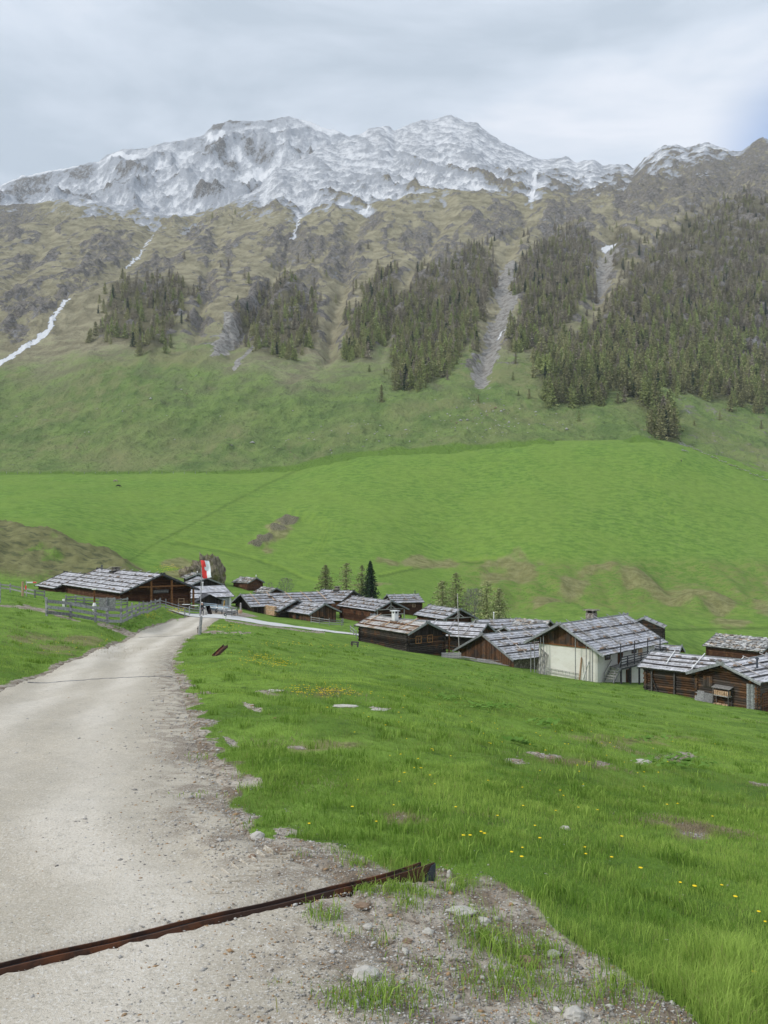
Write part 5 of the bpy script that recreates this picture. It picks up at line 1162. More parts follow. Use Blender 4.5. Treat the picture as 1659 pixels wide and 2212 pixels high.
def m_crag():
    m, t, b = mat('crag', .95, .1); v = mapv(t, (.9, .9, .35), rot=(0, math.radians(35), 0)); n = noise(t, v, 1.2, 7, .7, .5); n2 = noise(t, mapv(t), .5, 4)
    c = mix(t, sstepn(t, n, .35, .62), (.09, .075, .055), (.33, .285, .215)); c = mix(t, sstepn(t, n2, .5, .68), c, (.16, .16, .06)); t.links.new(c, b.inputs['Base Color']); bump(t, b, n, .5, 1); return m
M['crag'] = m_crag()
p = at(446, 206); rocky('rock_outcrop', 'large pointed crag of brown grey rock rising behind the flag', p + Vector((0, 0, .8)), (4.0, 3.6, 6.0), 7, 'crag', 5, 'crag', None, .75)
p = at(418, 212); rocky('rock_outcrop', 'low pale rock spur left of the pointed crag behind the flag', p + Vector((0, 0, .3)), (4.2, 3.0, 3.2), 8, 'crag', 4, 'crag', None, .5)
BV, BT = [], []
rb = np.random.default_rng(5)
OCT = np.array([(1, 0, 0), (0, 1, 0), (-1, 0, 0), (0, -1, 0), (0, 0, 1), (0, 0, -.5)], float); OF = np.array([(0, 1, 4), (1, 2, 4), (2, 3, 4), (3, 0, 4), (1, 0, 5), (2, 1, 5), (3, 2, 5), (0, 3, 5)])
def stones_mesh(name, pts, sizes, m, label, cat, flat=.6, seed=1, tints=None):
    r = np.random.default_rng(seed); n = len(pts); V = np.repeat(OCT[None], n, 0) * (1 + r.uniform(-.35, .35, (n, 6, 3)))
    a = r.uniform(0, 6.28, n); c, s = np.cos(a)[:, None], np.sin(a)[:, None]; sx = sizes[:, None] * r.uniform(.8, 1.5, (n, 1)); sy = sizes[:, None] * r.uniform(.5, .9, (n, 1)); sz = sizes[:, None] * flat
    X = V[:, :, 0] * sx; Y = V[:, :, 1] * sy; W = np.stack([X * c - Y * s + pts[:, 0:1], X * s + Y * c + pts[:, 1:2], V[:, :, 2] * sz + pts[:, 2:3]], -1).reshape(-1, 3)
    Fc = (OF[None] + (np.arange(n) * 6)[:, None, None]).reshape(-1, 3)
    t = r.random((n, 2)) if tints is None else tints; T = np.repeat(t, 6, 0)
    o = np_mesh(name, W, Ft=Fc, mats=[m], attrs={'tint': tint4(T)}); tag(o, label, cat, kind='stuff'); return o
def m_stone(name, c1, c2, c3):
    m, t, b = mat(name, .9, .15); tr = attr(t, 'tint'); c = mix(t, tr[0], c1, c2); c = mix(t, sstepn(t, tr[1], .8, .85), c, c3)
    n = noise(t, mapv(t), 25, 3); c = mix(t, .35, c, n, 'MULTIPLY'); t.links.new(c, b.inputs['Base Color']); return m
M['pebble'] = m_stone('pebbles', (.20, .185, .165), (.66, .64, .60), (.42, .28, .16))
M['boulder'] = m_stone('boulders', (.30, .29, .27), (.62, .61, .58), (.30, .22, .15))
pp, ss = [], []
for (cx_, cy_, rx, ry, n) in ((760, 960, 260, 60, 70), (1060, 880, 60, 90, 90), (1000, 910, 70, 60, 50), (1180, 900, 120, 30, 25), (950, 1000, 300, 14, 12), (300, 900, 300, 80, 25), (1075, 680, 30, 70, 60), (1310, 580, 18, 40, 30)):
    for i in range(n):
        x, v = cx_ + rb.normal() * rx * .5, cy_ + rb.normal() * ry * .5
        if v > lerp_pts(x, R1L) - 6: continue
        q = hill_point(x, v); pp.append(q[:]); ss.append(rb.uniform(.25, 1.1) * (1.6 if rb.random() < .1 else 1))
stones_mesh('boulders', np.array(pp), np.array(ss), M['boulder'], 'pale boulders strewn over the rough pasture and scree', 'boulders', .6)
# dry stone wall climbing along the right edge of the bright meadow
wallp = [(1472, 955), (1490, 966), (1520, 978), (1560, 998), (1600, 1015), (1659, 1040), (1740, 1075)]
pp, ss = [], []
for i in range(len(wallp) - 1):
    for k in range(34):
        t_ = (k + rb.random()) / 34; x = wallp[i][0] * (1 - t_) + wallp[i + 1][0] * t_; v = wallp[i][1] * (1 - t_) + wallp[i + 1][1] * t_
        q = on(x, v + 2, 250); pp.append((q.x + rb.uniform(-.4, .4), q.y + rb.uniform(-.4, .4), q.z + rb.uniform(.1, .8))); ss.append(rb.uniform(.25, .5))
o = stones_mesh('stone_wall', np.array(pp), np.array(ss), M['boulder'], 'low dry stone wall along the right edge of the bright meadow', 'stone wall', .7); del o['kind']

# ------------------------------------------------------------------ fences
def path_pts(pts): return [at(x, Y) for x, Y in pts]
def fence(name, label, pts, h=1.1, zs=(.3, .65, 1.0), rw=.14, rt_=.045, pr=.07, m='fence', spacing=None, round_=False, cat='fence', group=None, sag=.03):
    P_ = path_pts(pts) if not isinstance(pts[0], Vector) else pts
    root = empty(name, P_[0]); tag(root, label, cat, group); o0 = P_[0]
    for i, q in enumerate(P_):
        b = MB(); d = q - o0; hh = h * random.uniform(.95, 1.12); ln = random.uniform(-.05, .05)
        if round_: b.tube([(d.x, d.y, d.z - .3), (d.x + ln, d.y, d.z + hh)], pr, 7, 0)
        else: b.bar((d.x, d.y, d.z - .3), (d.x + ln, d.y, d.z + hh), pr * 2, pr * 1.5, 0)
        b.build('post', M[m], root)
    for i in range(len(P_) - 1):
        a, b2 = P_[i] - o0, P_[i + 1] - o0
        for z in zs:
            b = MB(); j1, j2 = random.uniform(-sag, sag), random.uniform(-sag, sag); dd = (b2 - a).normalized() * .08; n_ = Vector((-dd.y, dd.x, 0)).normalized() * pr * 1.1 * (-1)
            b.bar(a + n_ + Vector((0, 0, z + j1)) - dd, b2 + n_ + Vector((0, 0, z + j2)) + dd, rt_, rw, 0); b.build('rail', M[m], root)
    return root
fence('rail_fence', 'weathered grey three rail fence bending round the grass bank beside the road', [(101, 48), (152, 49.5), (206, 50.5), (232, 51), (262, 53), (275, 57), (284, 60), (293, 63.5), (302, 67), (310, 71), (318, 75), (327, 79.5), (336, 85), (345, 91)], 1.12, (.22, .58, .95), .20)
fence('rail_fence', 'grey rail fence with pale posts running in front of the inn roof', [(142, 72), (163, 73), (182, 74), (203, 75), (222, 77), (247, 80), (262, 84), (275, 88)], 1.1, (.35, .65, .95), .14)
fence('rail_fence', 'low two rail fence leading from the inn gable to the flag pole', [(346, 93), (358, 94), (385, 95), (409, 96), (432, 97.5)], 1.15, (.25, .55, .85), .09, round_=True)
fence('rail_fence', 'rail fence with a thick top rail curving round the inn terrace', [(393, 116), (418, 117), (440, 117), (470, 116), (495, 114), (513, 111), (501, 105), (488, 102)], 1.1, (.35, .65, 1.02), .16, round_=True)
fence('rail_fence', 'worn rail fence on the skyline of the bank at the far left', [(-40, 98), (0, 96), (22, 94), (48, 92), (75, 90), (96, 90)], 1.0, (.45, .85), .16)
fence('deck_railing', 'timber railing round the deck of the red brown board hut', [(672, 134), (690, 131.5), (711, 129.5), (738, 130), (741, 134)], 1.25, (.3, .65, 1.0), .12, cat='railing', m='fence')
fence('rail_fence', 'leaning rails beside the lane left of the black log hut', [(757, 118), (764, 113), (770, 108)], 1.1, (.5, 1.0), .1)
fence('rail_fence', 'short rail fence behind the low brown roofs, right of the truss gable hut', [(873, 140), (893, 139), (915, 139)], 1.2, (.4, .75, 1.05), .12)
# pasture fence posts on the far meadow edge
fp = empty('pasture_fence', on(0, 1026, 250)); tag(fp, 'thin wire fence on small posts along the upper edge of the left meadow', 'fence'); o0 = fp.location.copy(); prev = None
for i in range(26):
    q = on(-10 + i * 24, 1025 if i < 19 else 1025 - (i - 19) * 4, 250) - o0; b = MB(); b.bar(q - Vector((0, 0, .2)), q + Vector((0, 0, 1.4)), .16, .16, 0); b.build('post', M['fence'], fp)
    if prev is not None: b = MB(); b.bar(prev + Vector((0, 0, 1.1)), q + Vector((0, 0, 1.1)), .03, .03, 0); b.build('wire', M['iron'], fp)
    prev = q

# ------------------------------------------------------------------ single posts, signs, flag
def post(name, label, q, h, r, m='fence', lean=(0, 0), cat='post', sq=False):
    root = empty(name, q); tag(root, label, cat); b = MB()
    if sq: b.bar((0, 0, -.25), (lean[0], lean[1], h), r * 2, r * 2, 0)
    else: b.tube([(0, 0, -.25), (lean[0] * .5, lean[1] * .5, h * .5), (lean[0], lean[1], h)], [r * 1.05, r, r * .92], 9, 0)
    b.build('shaft', M[m], root); return root
q = on(431, 1371, 30)
r_ = post('wooden_post', 'thick leaning grey post with an iron strap at the right road edge', q, 1.30, .115, lean=(.12, 0), sq=False)
b = MB(); b.bar((-.13, -.02, .12), (-.10, -.02, .62), .05, .04, 0); b.box(-.17, -.10, -.05, .03, .42, .50, 0); b.build('iron_strap', M['iron'], r_)
b = MB(); b.lathe((.12, 0, 1.28), [(.11, 0), (.08, .06), (.02, .09)], 8); b.build('post_top', M['greywood'], r_)
post('wooden_post', 'thin grey post on the grass left of the road end, by the yellow flowers', on(399, 1335, 60), 1.15, .06)
# flag
q = at(432, 97); fr = post('flag_pole', 'tall slim grey flag pole at the fence by the road end', q, 7.1, .055, lean=(.28, 0), cat='flag pole')
fl = empty('flag', q + Vector((.12, -.02, 7.15))); tag(fl, 'red and white hanging flag with a small eagle shield, on the pole', 'flag')
# cloth: hangs from a short yard, blown slightly to the right
nu, nv = 14, 26; W_, Hf = 1.12, 2.35
def fpos(u, v): 
    return Vector((-.05 + (.33 * v ** .8) + u * W_ * (.93 + .05 * v) + .03 * math.sin(v * 6), -.10 * math.sin(u * 5 + v * 3) - .05 * math.sin(v * 9), -.05 - v * Hf * (1 - .04 * u) - u * .10 * (1 - v) + .10 * u * v))
cl = MB(); half = nu // 2
vs = [fpos(i / nu, j / nv) for j in range(nv + 1) for i in range(nu + 1)]; vs2 = [v_ + Vector((0, .012, 0)) for v_ in vs]; nV = len(vs); fs, fm = [], []
for j in range(nv):
    for i in range(nu):
        a = j * (nu + 1) + i; qd = (a, a + 1, a + nu + 2, a + nu + 1); m_ = 0 if i < half else 1; fs.append(qd[::-1]); fm.append(m_); fs.append(tuple(nV + k for k in qd)); fm.append(m_)
cl.v = [tuple(v_) for v_ in vs + vs2]; cl.t = [.5] * (2 * nV); cl.f = fs; cl.m = fm
clo = cl.build('cloth', [M['red'], M['flagwhite']], fl, smooth=True)
def emb(poly, m, off, nm_):
    b = MB(); vs = []
    for (u, v) in poly: p_ = fpos(u, v); vs.append((p_.x, p_.y - off, p_.z))
    for (u, v) in poly: p_ = fpos(u, v); vs.append((p_.x, p_.y - off + .008, p_.z))
    n_ = len(poly); b.add(vs, [tuple(range(n_ - 1, -1, -1)), tuple(range(n_, 2 * n_))] + [(i, (i + 1) % n_, n_ + (i + 1) % n_, n_ + i) for i in range(n_)]); return b.build(nm_, M[m], fl)
emb([(.30, .36), (.70, .36), (.70, .47), (.66, .53), (.58, .575), (.50, .59), (.42, .575), (.34, .53), (.30, .47)], 'flagwhite', .02, 'shield')
emb([(.50, .385), (.53, .40), (.53, .43), (.60, .40), (.67, .39), (.655, .43), (.61, .46), (.55, .475), (.56, .52), (.50, .55), (.44, .52), (.45, .475), (.39, .46), (.345, .43), (.33, .39), (.40, .40), (.47, .43), (.47, .40)], 'red', .034, 'eagle')
b = MB(); b.tube([(-.08, 0, 0), (W_ * .95, -.05, -.08)], .025, 6); b.build('yard', M['iron'], fl)
# masts
post('antenna_mast', 'tall thin pale mast rising between the black log hut and the brown barn', at(992, 106), 8.4, .05, 'pole', lean=(-.25, 0), cat='mast')
post('antenna_mast', 'short thin pale mast above the roofs left of the cream house', at(1115, 128), 5.6, .04, 'pole', cat='mast')
# yellow marker stake, lamp post, boulder, folding board
s_ = post('marker_stake', 'thin yellow tipped snow marker stake beside the pale lane', on(481, 1334, 80), 2.2, .03, 'pole', lean=(.22, 0), cat='marker stake')
b = MB(); b.tube([(.155, 0, 1.5), (.22, 0, 2.2)], .045, 7); b.build('painted_tip', M['yellowp'], s_)
s_ = post('hydrant_post', 'short white post with a dark blue head at the corner of the lane', on(487, 1338, 80), .45, .10, 'white', cat='post')
b = MB(); b.box(-.17, .12, -.12, .12, .45, .75, 0); b.box(-.03, .05, -.135, -.12, .52, .66, 1); b.build('head', [M['steel'], M['white']], s_)
s_ = empty('menu_board', on(449, 1327, 80)); tag(s_, 'dark folding menu board standing at the terrace entrance', 'menu board')
for k in (-1, 1): b = MB(); b.bar((k * .32, 0, -.02), (.0, 0, 1.15), .55, .05, 0, up=(0, 1, 0)); b.build('panel', M['plank_dark' if k > 0 else 'fence'], s_)
rocky('boulder', 'whitish boulder at the foot of the flag pole', on(441, 1328, 80) + Vector((0, 0, .25)), (.42, .35, .42), 3, 'rockw', 3, 'boulder')
# wrapped post, waymarks
s_ = post('wrapped_post', 'brown wooden post with white cloth wrapped round its foot, before the inn roof', at(204, 62), 1.85, .075, 'beam', cat='post')
b = MB(); b.lathe((0, 0, .05), [(.10, 0), (.19, .15), (.17, .45), (.09, .72)], 9); b.build('cloth_wrap', M['white'], s_); b = MB(); b.box(-.17, .17, -.12, .12, 1.82, 1.92); b.build('cap', M['white'], s_)
post('marker_post', 'short pale stump post at the left end of the fence before the inn', at(138, 72), .75, .11, 'white', sq=True)
s_ = post('trail_signpost', 'trail signpost with red tipped arrow plate at the far left', at(57, 88), 1.9, .045, 'greywood', cat='signpost')
b = MB(); b.box(-.05, 1.15, -.03, .0, 1.62, 1.78, 0); b.build('arrow_plate', M['white'], s_); b = MB(); b.box(.75, 1.16, -.035, -.03, 1.63, 1.77, 0); b.box(-.12, .02, -.06, -.04, .9, 1.35, 0); b.build('red_mark', M['red'], s_)
post('wooden_post', 'pale wooden post beside the trail signpost at the far left', at(49, 88), 1.75, .13, 'newwood')
post('wooden_post', 'grey post cut by the left picture edge on the grass bank', at(-1, 58), 1.5, .09)
s_ = post('trail_signpost', 'grey signpost with a blank arrow board at the bend of the near fence', on(230, 1345, 30), 1.55, .05, 'fence', cat='signpost')
b = MB(); b.add([(-.32, -.06, .92), (.30, -.06, .92), (.42, -.06, 1.02), (.30, -.06, 1.12), (-.32, -.06, 1.12), (-.32, -.09, .92), (.30, -.09, .92), (.42, -.09, 1.02), (.30, -.09, 1.12), (-.32, -.09, 1.12)], [(0, 1, 2, 3, 4), (9, 8, 7, 6, 5)] + [(i, i + 5, (i + 1) % 5 + 5, (i + 1) % 5) for i in range(5)]); b.build('arrow_board', M['fence'], s_)
s_ = post('notice_board', 'grey wooden notice board seen from behind at the fence before the inn', at(231, 70), 1.3, .05, 'fence', cat='notice board'); b = MB(); b.box(-.75, .75, .05, .10, .15, 1.25); b.build('panel', M['fence'], s_)

# ------------------------------------------------------------------ inn terrace: tables, wall, carved fountain, visitor
k = 0
PL = ['leftmost', 'second from the left', 'third from the left', 'fourth from the left', 'fifth from the left', 'sixth from the left', 'rightmost']
for x, Y in ((402, 112), (420, 112.5), (447, 112), (461, 111), (475, 110), (488, 109), (501, 107.5)):
    q = at(x, Y); t_ = empty('beer_table', q, .15); tag(t_, 'white topped terrace table, %s of the row behind the rail fence' % PL[k], 'table', 'tables on the inn terrace'); k += 1
    b = MB(); b.box(-.55, .55, -.35, .35, .72, .77); b.build('table_top', M['white'], t_)
    for sx in (-.42, .42): b = MB(); b.bar((sx, -.28, 0), (sx, .28, .72), .04, .05); b.bar((sx, .28, 0), (sx, -.28, .72), .04, .05); b.build('leg', M['iron'], t_)
    be = empty('bench', q + Vector((0, -.72, 0)), .15); tag(be, 'brown bench in front of the terrace table, %s of the row' % PL[k - 1], 'bench', 'benches on the inn terrace'); b = MB(); b.box(-.55, .55, -.14, .14, .42, .46); b.build('seat', M['batten'], be)
    for sx in (-.4, .4): b = MB(); b.box(sx - .03, sx + .03, -.12, .12, 0, .42); b.build('leg', M['iron'], be)
LW = [(438, 121), (465, 120.5), (495, 118.5)]
for i in range(2):
    a, c = at(*LW[i]), at(*LW[i + 1]); b = MB(); b.bar((0, 0, .45), c - a + Vector((0, 0, .45)), .3, 1.1); o = b.build('terrace_wall', M['plaster_white'] if False else M['blue'])
    o.location = a; tag(o, ['pale blue windbreak behind the terrace tables, left half', 'pale blue windbreak behind the terrace tables, right half'][i], 'windbreak')
s_ = empty('water_trough', on(519, 1325, 90)); tag(s_, 'wooden trough with a carved pale figure post, left of the long low barn', 'fountain')
b = MB(); b.lathe((0, 0, 0), [(.28, 0), (.34, .25), (.33, .5)], 10); b.build('basin', M['newwood'], s_); b = MB(); b.tube([(.0, .3, 0), (0, .3, .9), (0, .3, 1.35)], [.16, .14, .11], 8); b.lathe((0, .3, 1.35), [(.1, 0), (.13, .12), (.08, .25), (.02, .3)], 8); b.build('carved_post', M['greywood'], s_)
def skin_fig(name, verts, edges, radii, m, parent, sub=1):
    me = bpy.data.meshes.new(name); me.from_pydata(verts, edges, []); o = bpy.data.objects.new(name, me); COL.objects.link(o); o.parent = parent
    md = o.modifiers.new('skin', 'SKIN'); md.use_smooth_shade = True
    for i, r in enumerate(radii): me.skin_vertices[0].data[i].radius = (r, r)
    me.skin_vertices[0].data[0].use_root = True
    s2 = o.modifiers.new('sub', 'SUBSURF'); s2.levels = sub; s2.render_levels = sub; me.materials.append(m); return o
def person(label, q, rz, scale=1.0, cap='white', top='jacket', bottom='trousers', stride=.12):
    root = empty('person', q, rz); root.scale = (scale,) * 3; tag(root, label, 'person')
    vb = [(0, 0, .95), (0, 0, 1.2), (0, 0, 1.42), (0, 0, 1.52), (0, .01, 1.60), (0, 0, 1.70), (.18, 0, 1.40), (.24, .02, 1.12), (.22, -.12, .92), (.215, -.16, .84), (-.18, 0, 1.40), (-.24, .02, 1.12), (-.22, -.10, .92), (-.215, -.14, .84), (.09, 0, .90), (.10, -stride, .5), (.10, -stride * .6, .09), (-.09, 0, .90), (-.10, stride * .4, .5), (-.10, stride, .09), (.10, -stride * .6 - .14, .04), (-.10, stride - .14, .04)]
    eb = [(0, 1), (1, 2), (2, 3), (3, 4), (4, 5), (2, 6), (6, 7), (7, 8), (8, 9), (2, 10), (10, 11), (11, 12), (12, 13), (0, 14), (14, 15), (15, 16), (0, 17), (17, 18), (18, 19), (16, 20), (19, 21)]
    rb_ = [.13, .12, .13, .055, .095, .085, .06, .045, .033, .03, .06, .045, .033, .03, .09, .06, .04, .09, .06, .04, .04, .04]
    body = skin_fig('body', vb, eb, rb_, M['skin'], root)
    skin_fig('jacket', vb[0:3] + vb[6:9] + vb[10:13], [(0, 1), (1, 2), (2, 3), (3, 4), (4, 5), (2, 6), (6, 7), (7, 8)], [.155, .15, .155, .085, .07, .055, .085, .07, .055], M[top], root)
    skin_fig('trousers', [vb[0]] + vb[14:17] + vb[17:20], [(0, 1), (1, 2), (2, 3), (0, 4), (4, 5), (5, 6)], [.15, .11, .085, .065, .11, .085, .065], M[bottom], root)
    b = MB(); b.lathe((0, .0, 1.66), [(.105, 0), (.10, .06), (.05, .11), (.01, .12)], 10); b.box(-.07, .07, -.18, -.08, 1.66, 1.675); b.build('cap', M[cap], root)
    b = MB(); b.box(-.09, .09, -.115, -.10, 1.60, 1.605); b.box(-.015, .015, -.125, -.10, 1.55, 1.60); b.build('face', M['skin'], root)
    for k_ in (-1, 1): b = MB(); b.box(k_ * .1 - .035, k_ * .1 + .035, -.2 if k_ > 0 else -.05, .05 if k_ > 0 else .16, .0, .08); b.build('shoe', M['iron'], root)
    return root
v_ = person('person in a white cap and dark jacket walking by the flag pole', at(436.5, 99.5), 1.0)
b = MB(); b.hexa([(-.15, .14, 1.0), (.15, .14, 1.0), (.15, .34, 1.05), (-.15, .34, 1.05), (-.13, .14, 1.45), (.13, .14, 1.45), (.12, .28, 1.42), (-.12, .28, 1.42)]); b.build('backpack', M['steel'], v_)
person('person in dark clothes standing alone high on the bright meadow', on(1471.5, 999, 260), 2.4, 1.0, 'jacket', 'jacket', 'jacket', .1)
def cow(label, q, rz, m, s=1.0):
    root = empty('cow', q, rz); root.scale = (s,) * 3; tag(root, label, 'cow')
    v = [(0, 0, 1.02), (.45, 0, 1.05), (.85, 0, 1.08), (-.45, 0, 1.0), (-.85, 0, 1.05), (1.15, 0, .95), (1.40, 0, .55), (1.55, 0, .32),
         (.75, .2, .8), (.72, .2, .42), (.74, .2, .06), (.75, -.2, .8), (.78, -.2, .42), (.76, -.2, .06), (-.75, .2, .75), (-.88, .2, .45), (-.80, .2, .06), (-.75, -.2, .75), (-.85, -.2, .45), (-.78, -.2, .06)]
    e = [(0, 1), (1, 2), (0, 3), (3, 4), (2, 5), (5, 6), (6, 7), (2, 8), (8, 9), (9, 10), (2, 11), (11, 12), (12, 13), (4, 14), (14, 15), (15, 16), (4, 17), (17, 18), (18, 19)]
    skin_fig('body', v, e, [.36, .36, .30, .36, .30, .20, .15, .10, .14, .08, .06, .14, .08, .06, .16, .08, .06, .16, .08, .06], m, root)
    b = MB(); b.tube([(-1.1, 0, 1.15), (-1.2, 0, .8), (-1.18, 0, .4)], [.04, .03, .05], 6); b.build('tail', m, root)
    for k in (-1, 1): b = MB(); b.tube([(1.32, k * .1, .68), (1.28, k * .25, .78), (1.3, k * .27, .88)], [.03, .025, .01], 6); b.build('horn', M['greywood'], root)
cow('grey brown cow grazing on the bright meadow, upper of the two', on(250, 1044, 260), 2.9, M['cowgrey'])
cow('black cow grazing on the bright meadow, lower of the two', on(255, 1054, 260), .3, M['cowdark'])

# ------------------------------------------------------------------ things by the huts
def plank_obj(label, a, b_, w_=.16, t_=.04, m='greywood', group='boards and planks'):
    o = MB(); o.bar((0, 0, 0), Vector(b_) - Vector(a), w_, t_); ob = o.build('plank', M[m]); ob.location = a; return tag(ob, label, 'plank', group)
rp = np.random.default_rng(9)
for i in range(16):
    x, Y = rp.uniform(955, 1075), rp.uniform(92.5, 96.5); q = at(x, Y); an = rp.uniform(-.35, .3); L = rp.uniform(2.2, 4.5); lay = .08 + .07 * (i % 5); d = Vector((math.cos(an), math.sin(an) * .7, 0)) * L / 2
    a_, b_ = q - d, q + d; a_.z = gz(a_.x, a_.y) + lay; b_.z = gz(b_.x, b_.y) + lay + rp.uniform(0, .1)
    plank_obj('loose weathered plank in the lumber heap between the black hut and brown barn', a_, b_, rp.uniform(.12, .22), .05, 'greywood', 'planks of the lumber heap')
for i in range(3):
    q = at(975, 93.0 + i * .5); plank_obj(['lowest', 'middle', 'highest'][i] + ' thick pale beam stacked flat beside the black log hut', (q.x - 1.2, q.y, q.z + .12 + i * .22), (q.x + 1.2, q.y + .3, q.z + .08 + i * .22), .3, .18, 'greywood', 'beams stacked by the black hut')
h = P_
def pw(x, y, z): return loc2w(h, (x, y, z))
def wall_lean(label, y, w_, L, m, hh, out=.75, grp='boards leaning on the cream house'):
    g = loc2w(h, (h['xf'] - out, y, 0)); g.z = gz(g.x, g.y) + .02; t_ = loc2w(h, (h['xf'] - .06, y + hh, 0)); t_.z = g.z + math.sqrt(max(.1, L * L - out * out)); o = MB(); o.bar((0, 0, 0), t_ - g, w_, .04, up=tuple(h['b'])); ob = o.build('board', M[m]); ob.location = g; tag(ob, label, 'board', grp)
wall_lean('wide fresh orange board leaning on the cream house wall', h['ny'] + 1.75, .34, 2.5, 'newwood', .15)
wall_lean('narrow pale board leaning beside the wide fresh orange board', h['ny'] + 1.35, .2, 2.2, 'white', -.35)
for i in range(6): wall_lean('weathered board in the bundle at the left corner of the cream house', h['fy'] - .25 - .18 * i, .14, 2.9 - .1 * i, 'greywood', -.1, .9, 'boards bundled at the left corner')
def ladder(label, a, d, L, w_=.42):
    root = empty('ladder', a); tag(root, label, 'ladder'); d = Vector(d).normalized(); n_ = Vector((0, 0, 1)).cross(d).normalized(); n_ = Vector((0, 0, 1)) * w_
    for k in (0, 1): b = MB(); b.bar(n_ * k, n_ * k + d * L, .06, .05); b.build('side_rail', M['greywood'], root)
    for i in range(9): b = MB(); p_ = d * (L * (i + .5) / 9); b.bar(p_, p_ + n_, .035, .035); b.build('rung', M['greywood'], root)
a_ = loc2w(h, (h['xf'] - .2, h['ny'] + 2.2, 0)); a_.z = gz(a_.x, a_.y) + .25; e_ = loc2w(h, (h['xf'] - .2, h['fy'] + -2.5 + 0, 0)); e_.z = gz(e_.x, e_.y) + .35; e_ = a_ + (e_ - a_).normalized() * 4.2
ladder('old ladder lying on its side along the foot of the cream wall', a_, e_ - a_, 4.2)
# log pile under the low hut's eave
h = F2
V_, Tq = MB(), None; root = empty('firewood_stack', loc2w(h, (0, h['ny'] + .35, 0))); root.rotation_euler = (0, 0, math.radians(126.7)); tag(root, 'stack of split yellow firewood under the eave by the pale lane', 'firewood stack')
zb_ = gz(root.location.x, root.location.y) - root.location.z
mb = MB()
for iz in range(11):
    for ix in range(48):
        r0 = random.uniform(.07, .095); x = -4.3 + ix * .18 + (.09 if iz % 2 else 0); z = zb_ + .05 + iz * .155
        if x > 3.4 and iz > 8: continue
        mb.tube([(x, -.05 - random.uniform(0, .08), z), (x, .4, z)], r0, 6, 0, random.random())
o = mb.build('logs', M['newwood'], root); o['kind'] = 'stuff'
# cabin wall: firewood rack, sheet panels
h = T_; s = h['s']; q = loc2w(h, (h['xf'] - .45, .1, 0)); gz_ = gz(q.x, q.y)
rk = empty('firewood_rack', (q.x, q.y, gz_), math.radians(36.8)); tag(rk, 'small roofed rack of firewood against the orange brown cabin wall', 'firewood rack')
b = MB(); b.hexa([(-.36, -1.0, 1.55), (.32, -1.0, 1.72), (.32, .75, 1.72), (-.36, .75, 1.55), (-.36, -1.0, 1.6), (.32, -1.0, 1.77), (.32, .75, 1.77), (-.36, .75, 1.6)]); b.build('rack_roof', M['greywood'], rk)
for yy_ in (-.85, .6):
    for xx_ in (-.3, .25): b = MB(); b.bar((xx_, yy_, -.2), (xx_, yy_, 1.55), .07, .07); b.build('leg', M['batten'], rk)
b = MB(); b.box(-.32, .28, -.9, .65, .85, .92); b.build('shelf', M['greywood'], rk)
b = MB()
for i in range(9):
    for j in range(3): b = MB(); b.tube([(-.3, -.75 + i * .17, 1.0 + j * .14), (.2, -.75 + i * .17, 1.0 + j * .14)], .07, 6, 0, random.random()); b.build('log', M['newwood'], rk)
for i in range(7): b = MB(); b.tube([(-.3 + random.uniform(-.2, .1), -.7 + i * .19, .08 + random.uniform(0, .12)), (.2, -.6 + i * .19, .08)], .07, 6, 0, random.random()); b.build('log', M['newwood'], rk)
for i, (y, w_, hh, lb) in enumerate(((2.35, .85, .95, 'square grey sheet leaning at the left end of the orange brown cabin wall'), (1.55, 1.1, .85, 'wide dull grey sheet leaning between the firewood rack and the square sheet'))):
    q = loc2w(h, (h['xf'] - .3, y, 0)); q.z = gz(q.x, q.y); b = MB(); b.hexa([(-.12, -w_ / 2, 0), (-.09, -w_ / 2, 0), (-.09, w_ / 2, 0), (-.12, w_ / 2, 0), (.12, -w_ / 2, hh), (.15, -w_ / 2, hh), (.15, w_ / 2, hh), (.12, w_ / 2, hh)]); o = b.build('sheet_panel', M['fence']); o.location = q; o.rotation_euler = (0, 0, math.radians(36.8)); tag(o, lb, 'panel')
q = loc2w(h, (h['xf'] + 2.6, h['ny'] - .35, .95)); b = MB(); b.box(-.55, .55, -.03, .03, 0, 1.0); o = b.build('white_board', M['white']); o.location = q; o.rotation_euler = (.12, -.2, math.radians(36.8)); tag(o, 'tilted white board at the side wall of the cabin at the right edge', 'board')
# bench by the black log hut
q = on(766, 1402, 80); be = empty('bench', q, -.6); be.scale = (.7, .7, .7); tag(be, 'small dark bench at the left corner of the black log hut', 'bench')
b = MB(); b.box(-.7, .7, -.18, .18, .42, .48); b.build('seat', M['batten'], be); b = MB(); b.box(-.7, .7, .16, .2, .62, .85); b.build('backrest', M['batten'], be)
for sx in (-.55, .55): b = MB(); b.box(sx - .04, sx + .04, -.15, .2, -.1, .82 if sx else 0); b.build('leg', M['batten'], be)
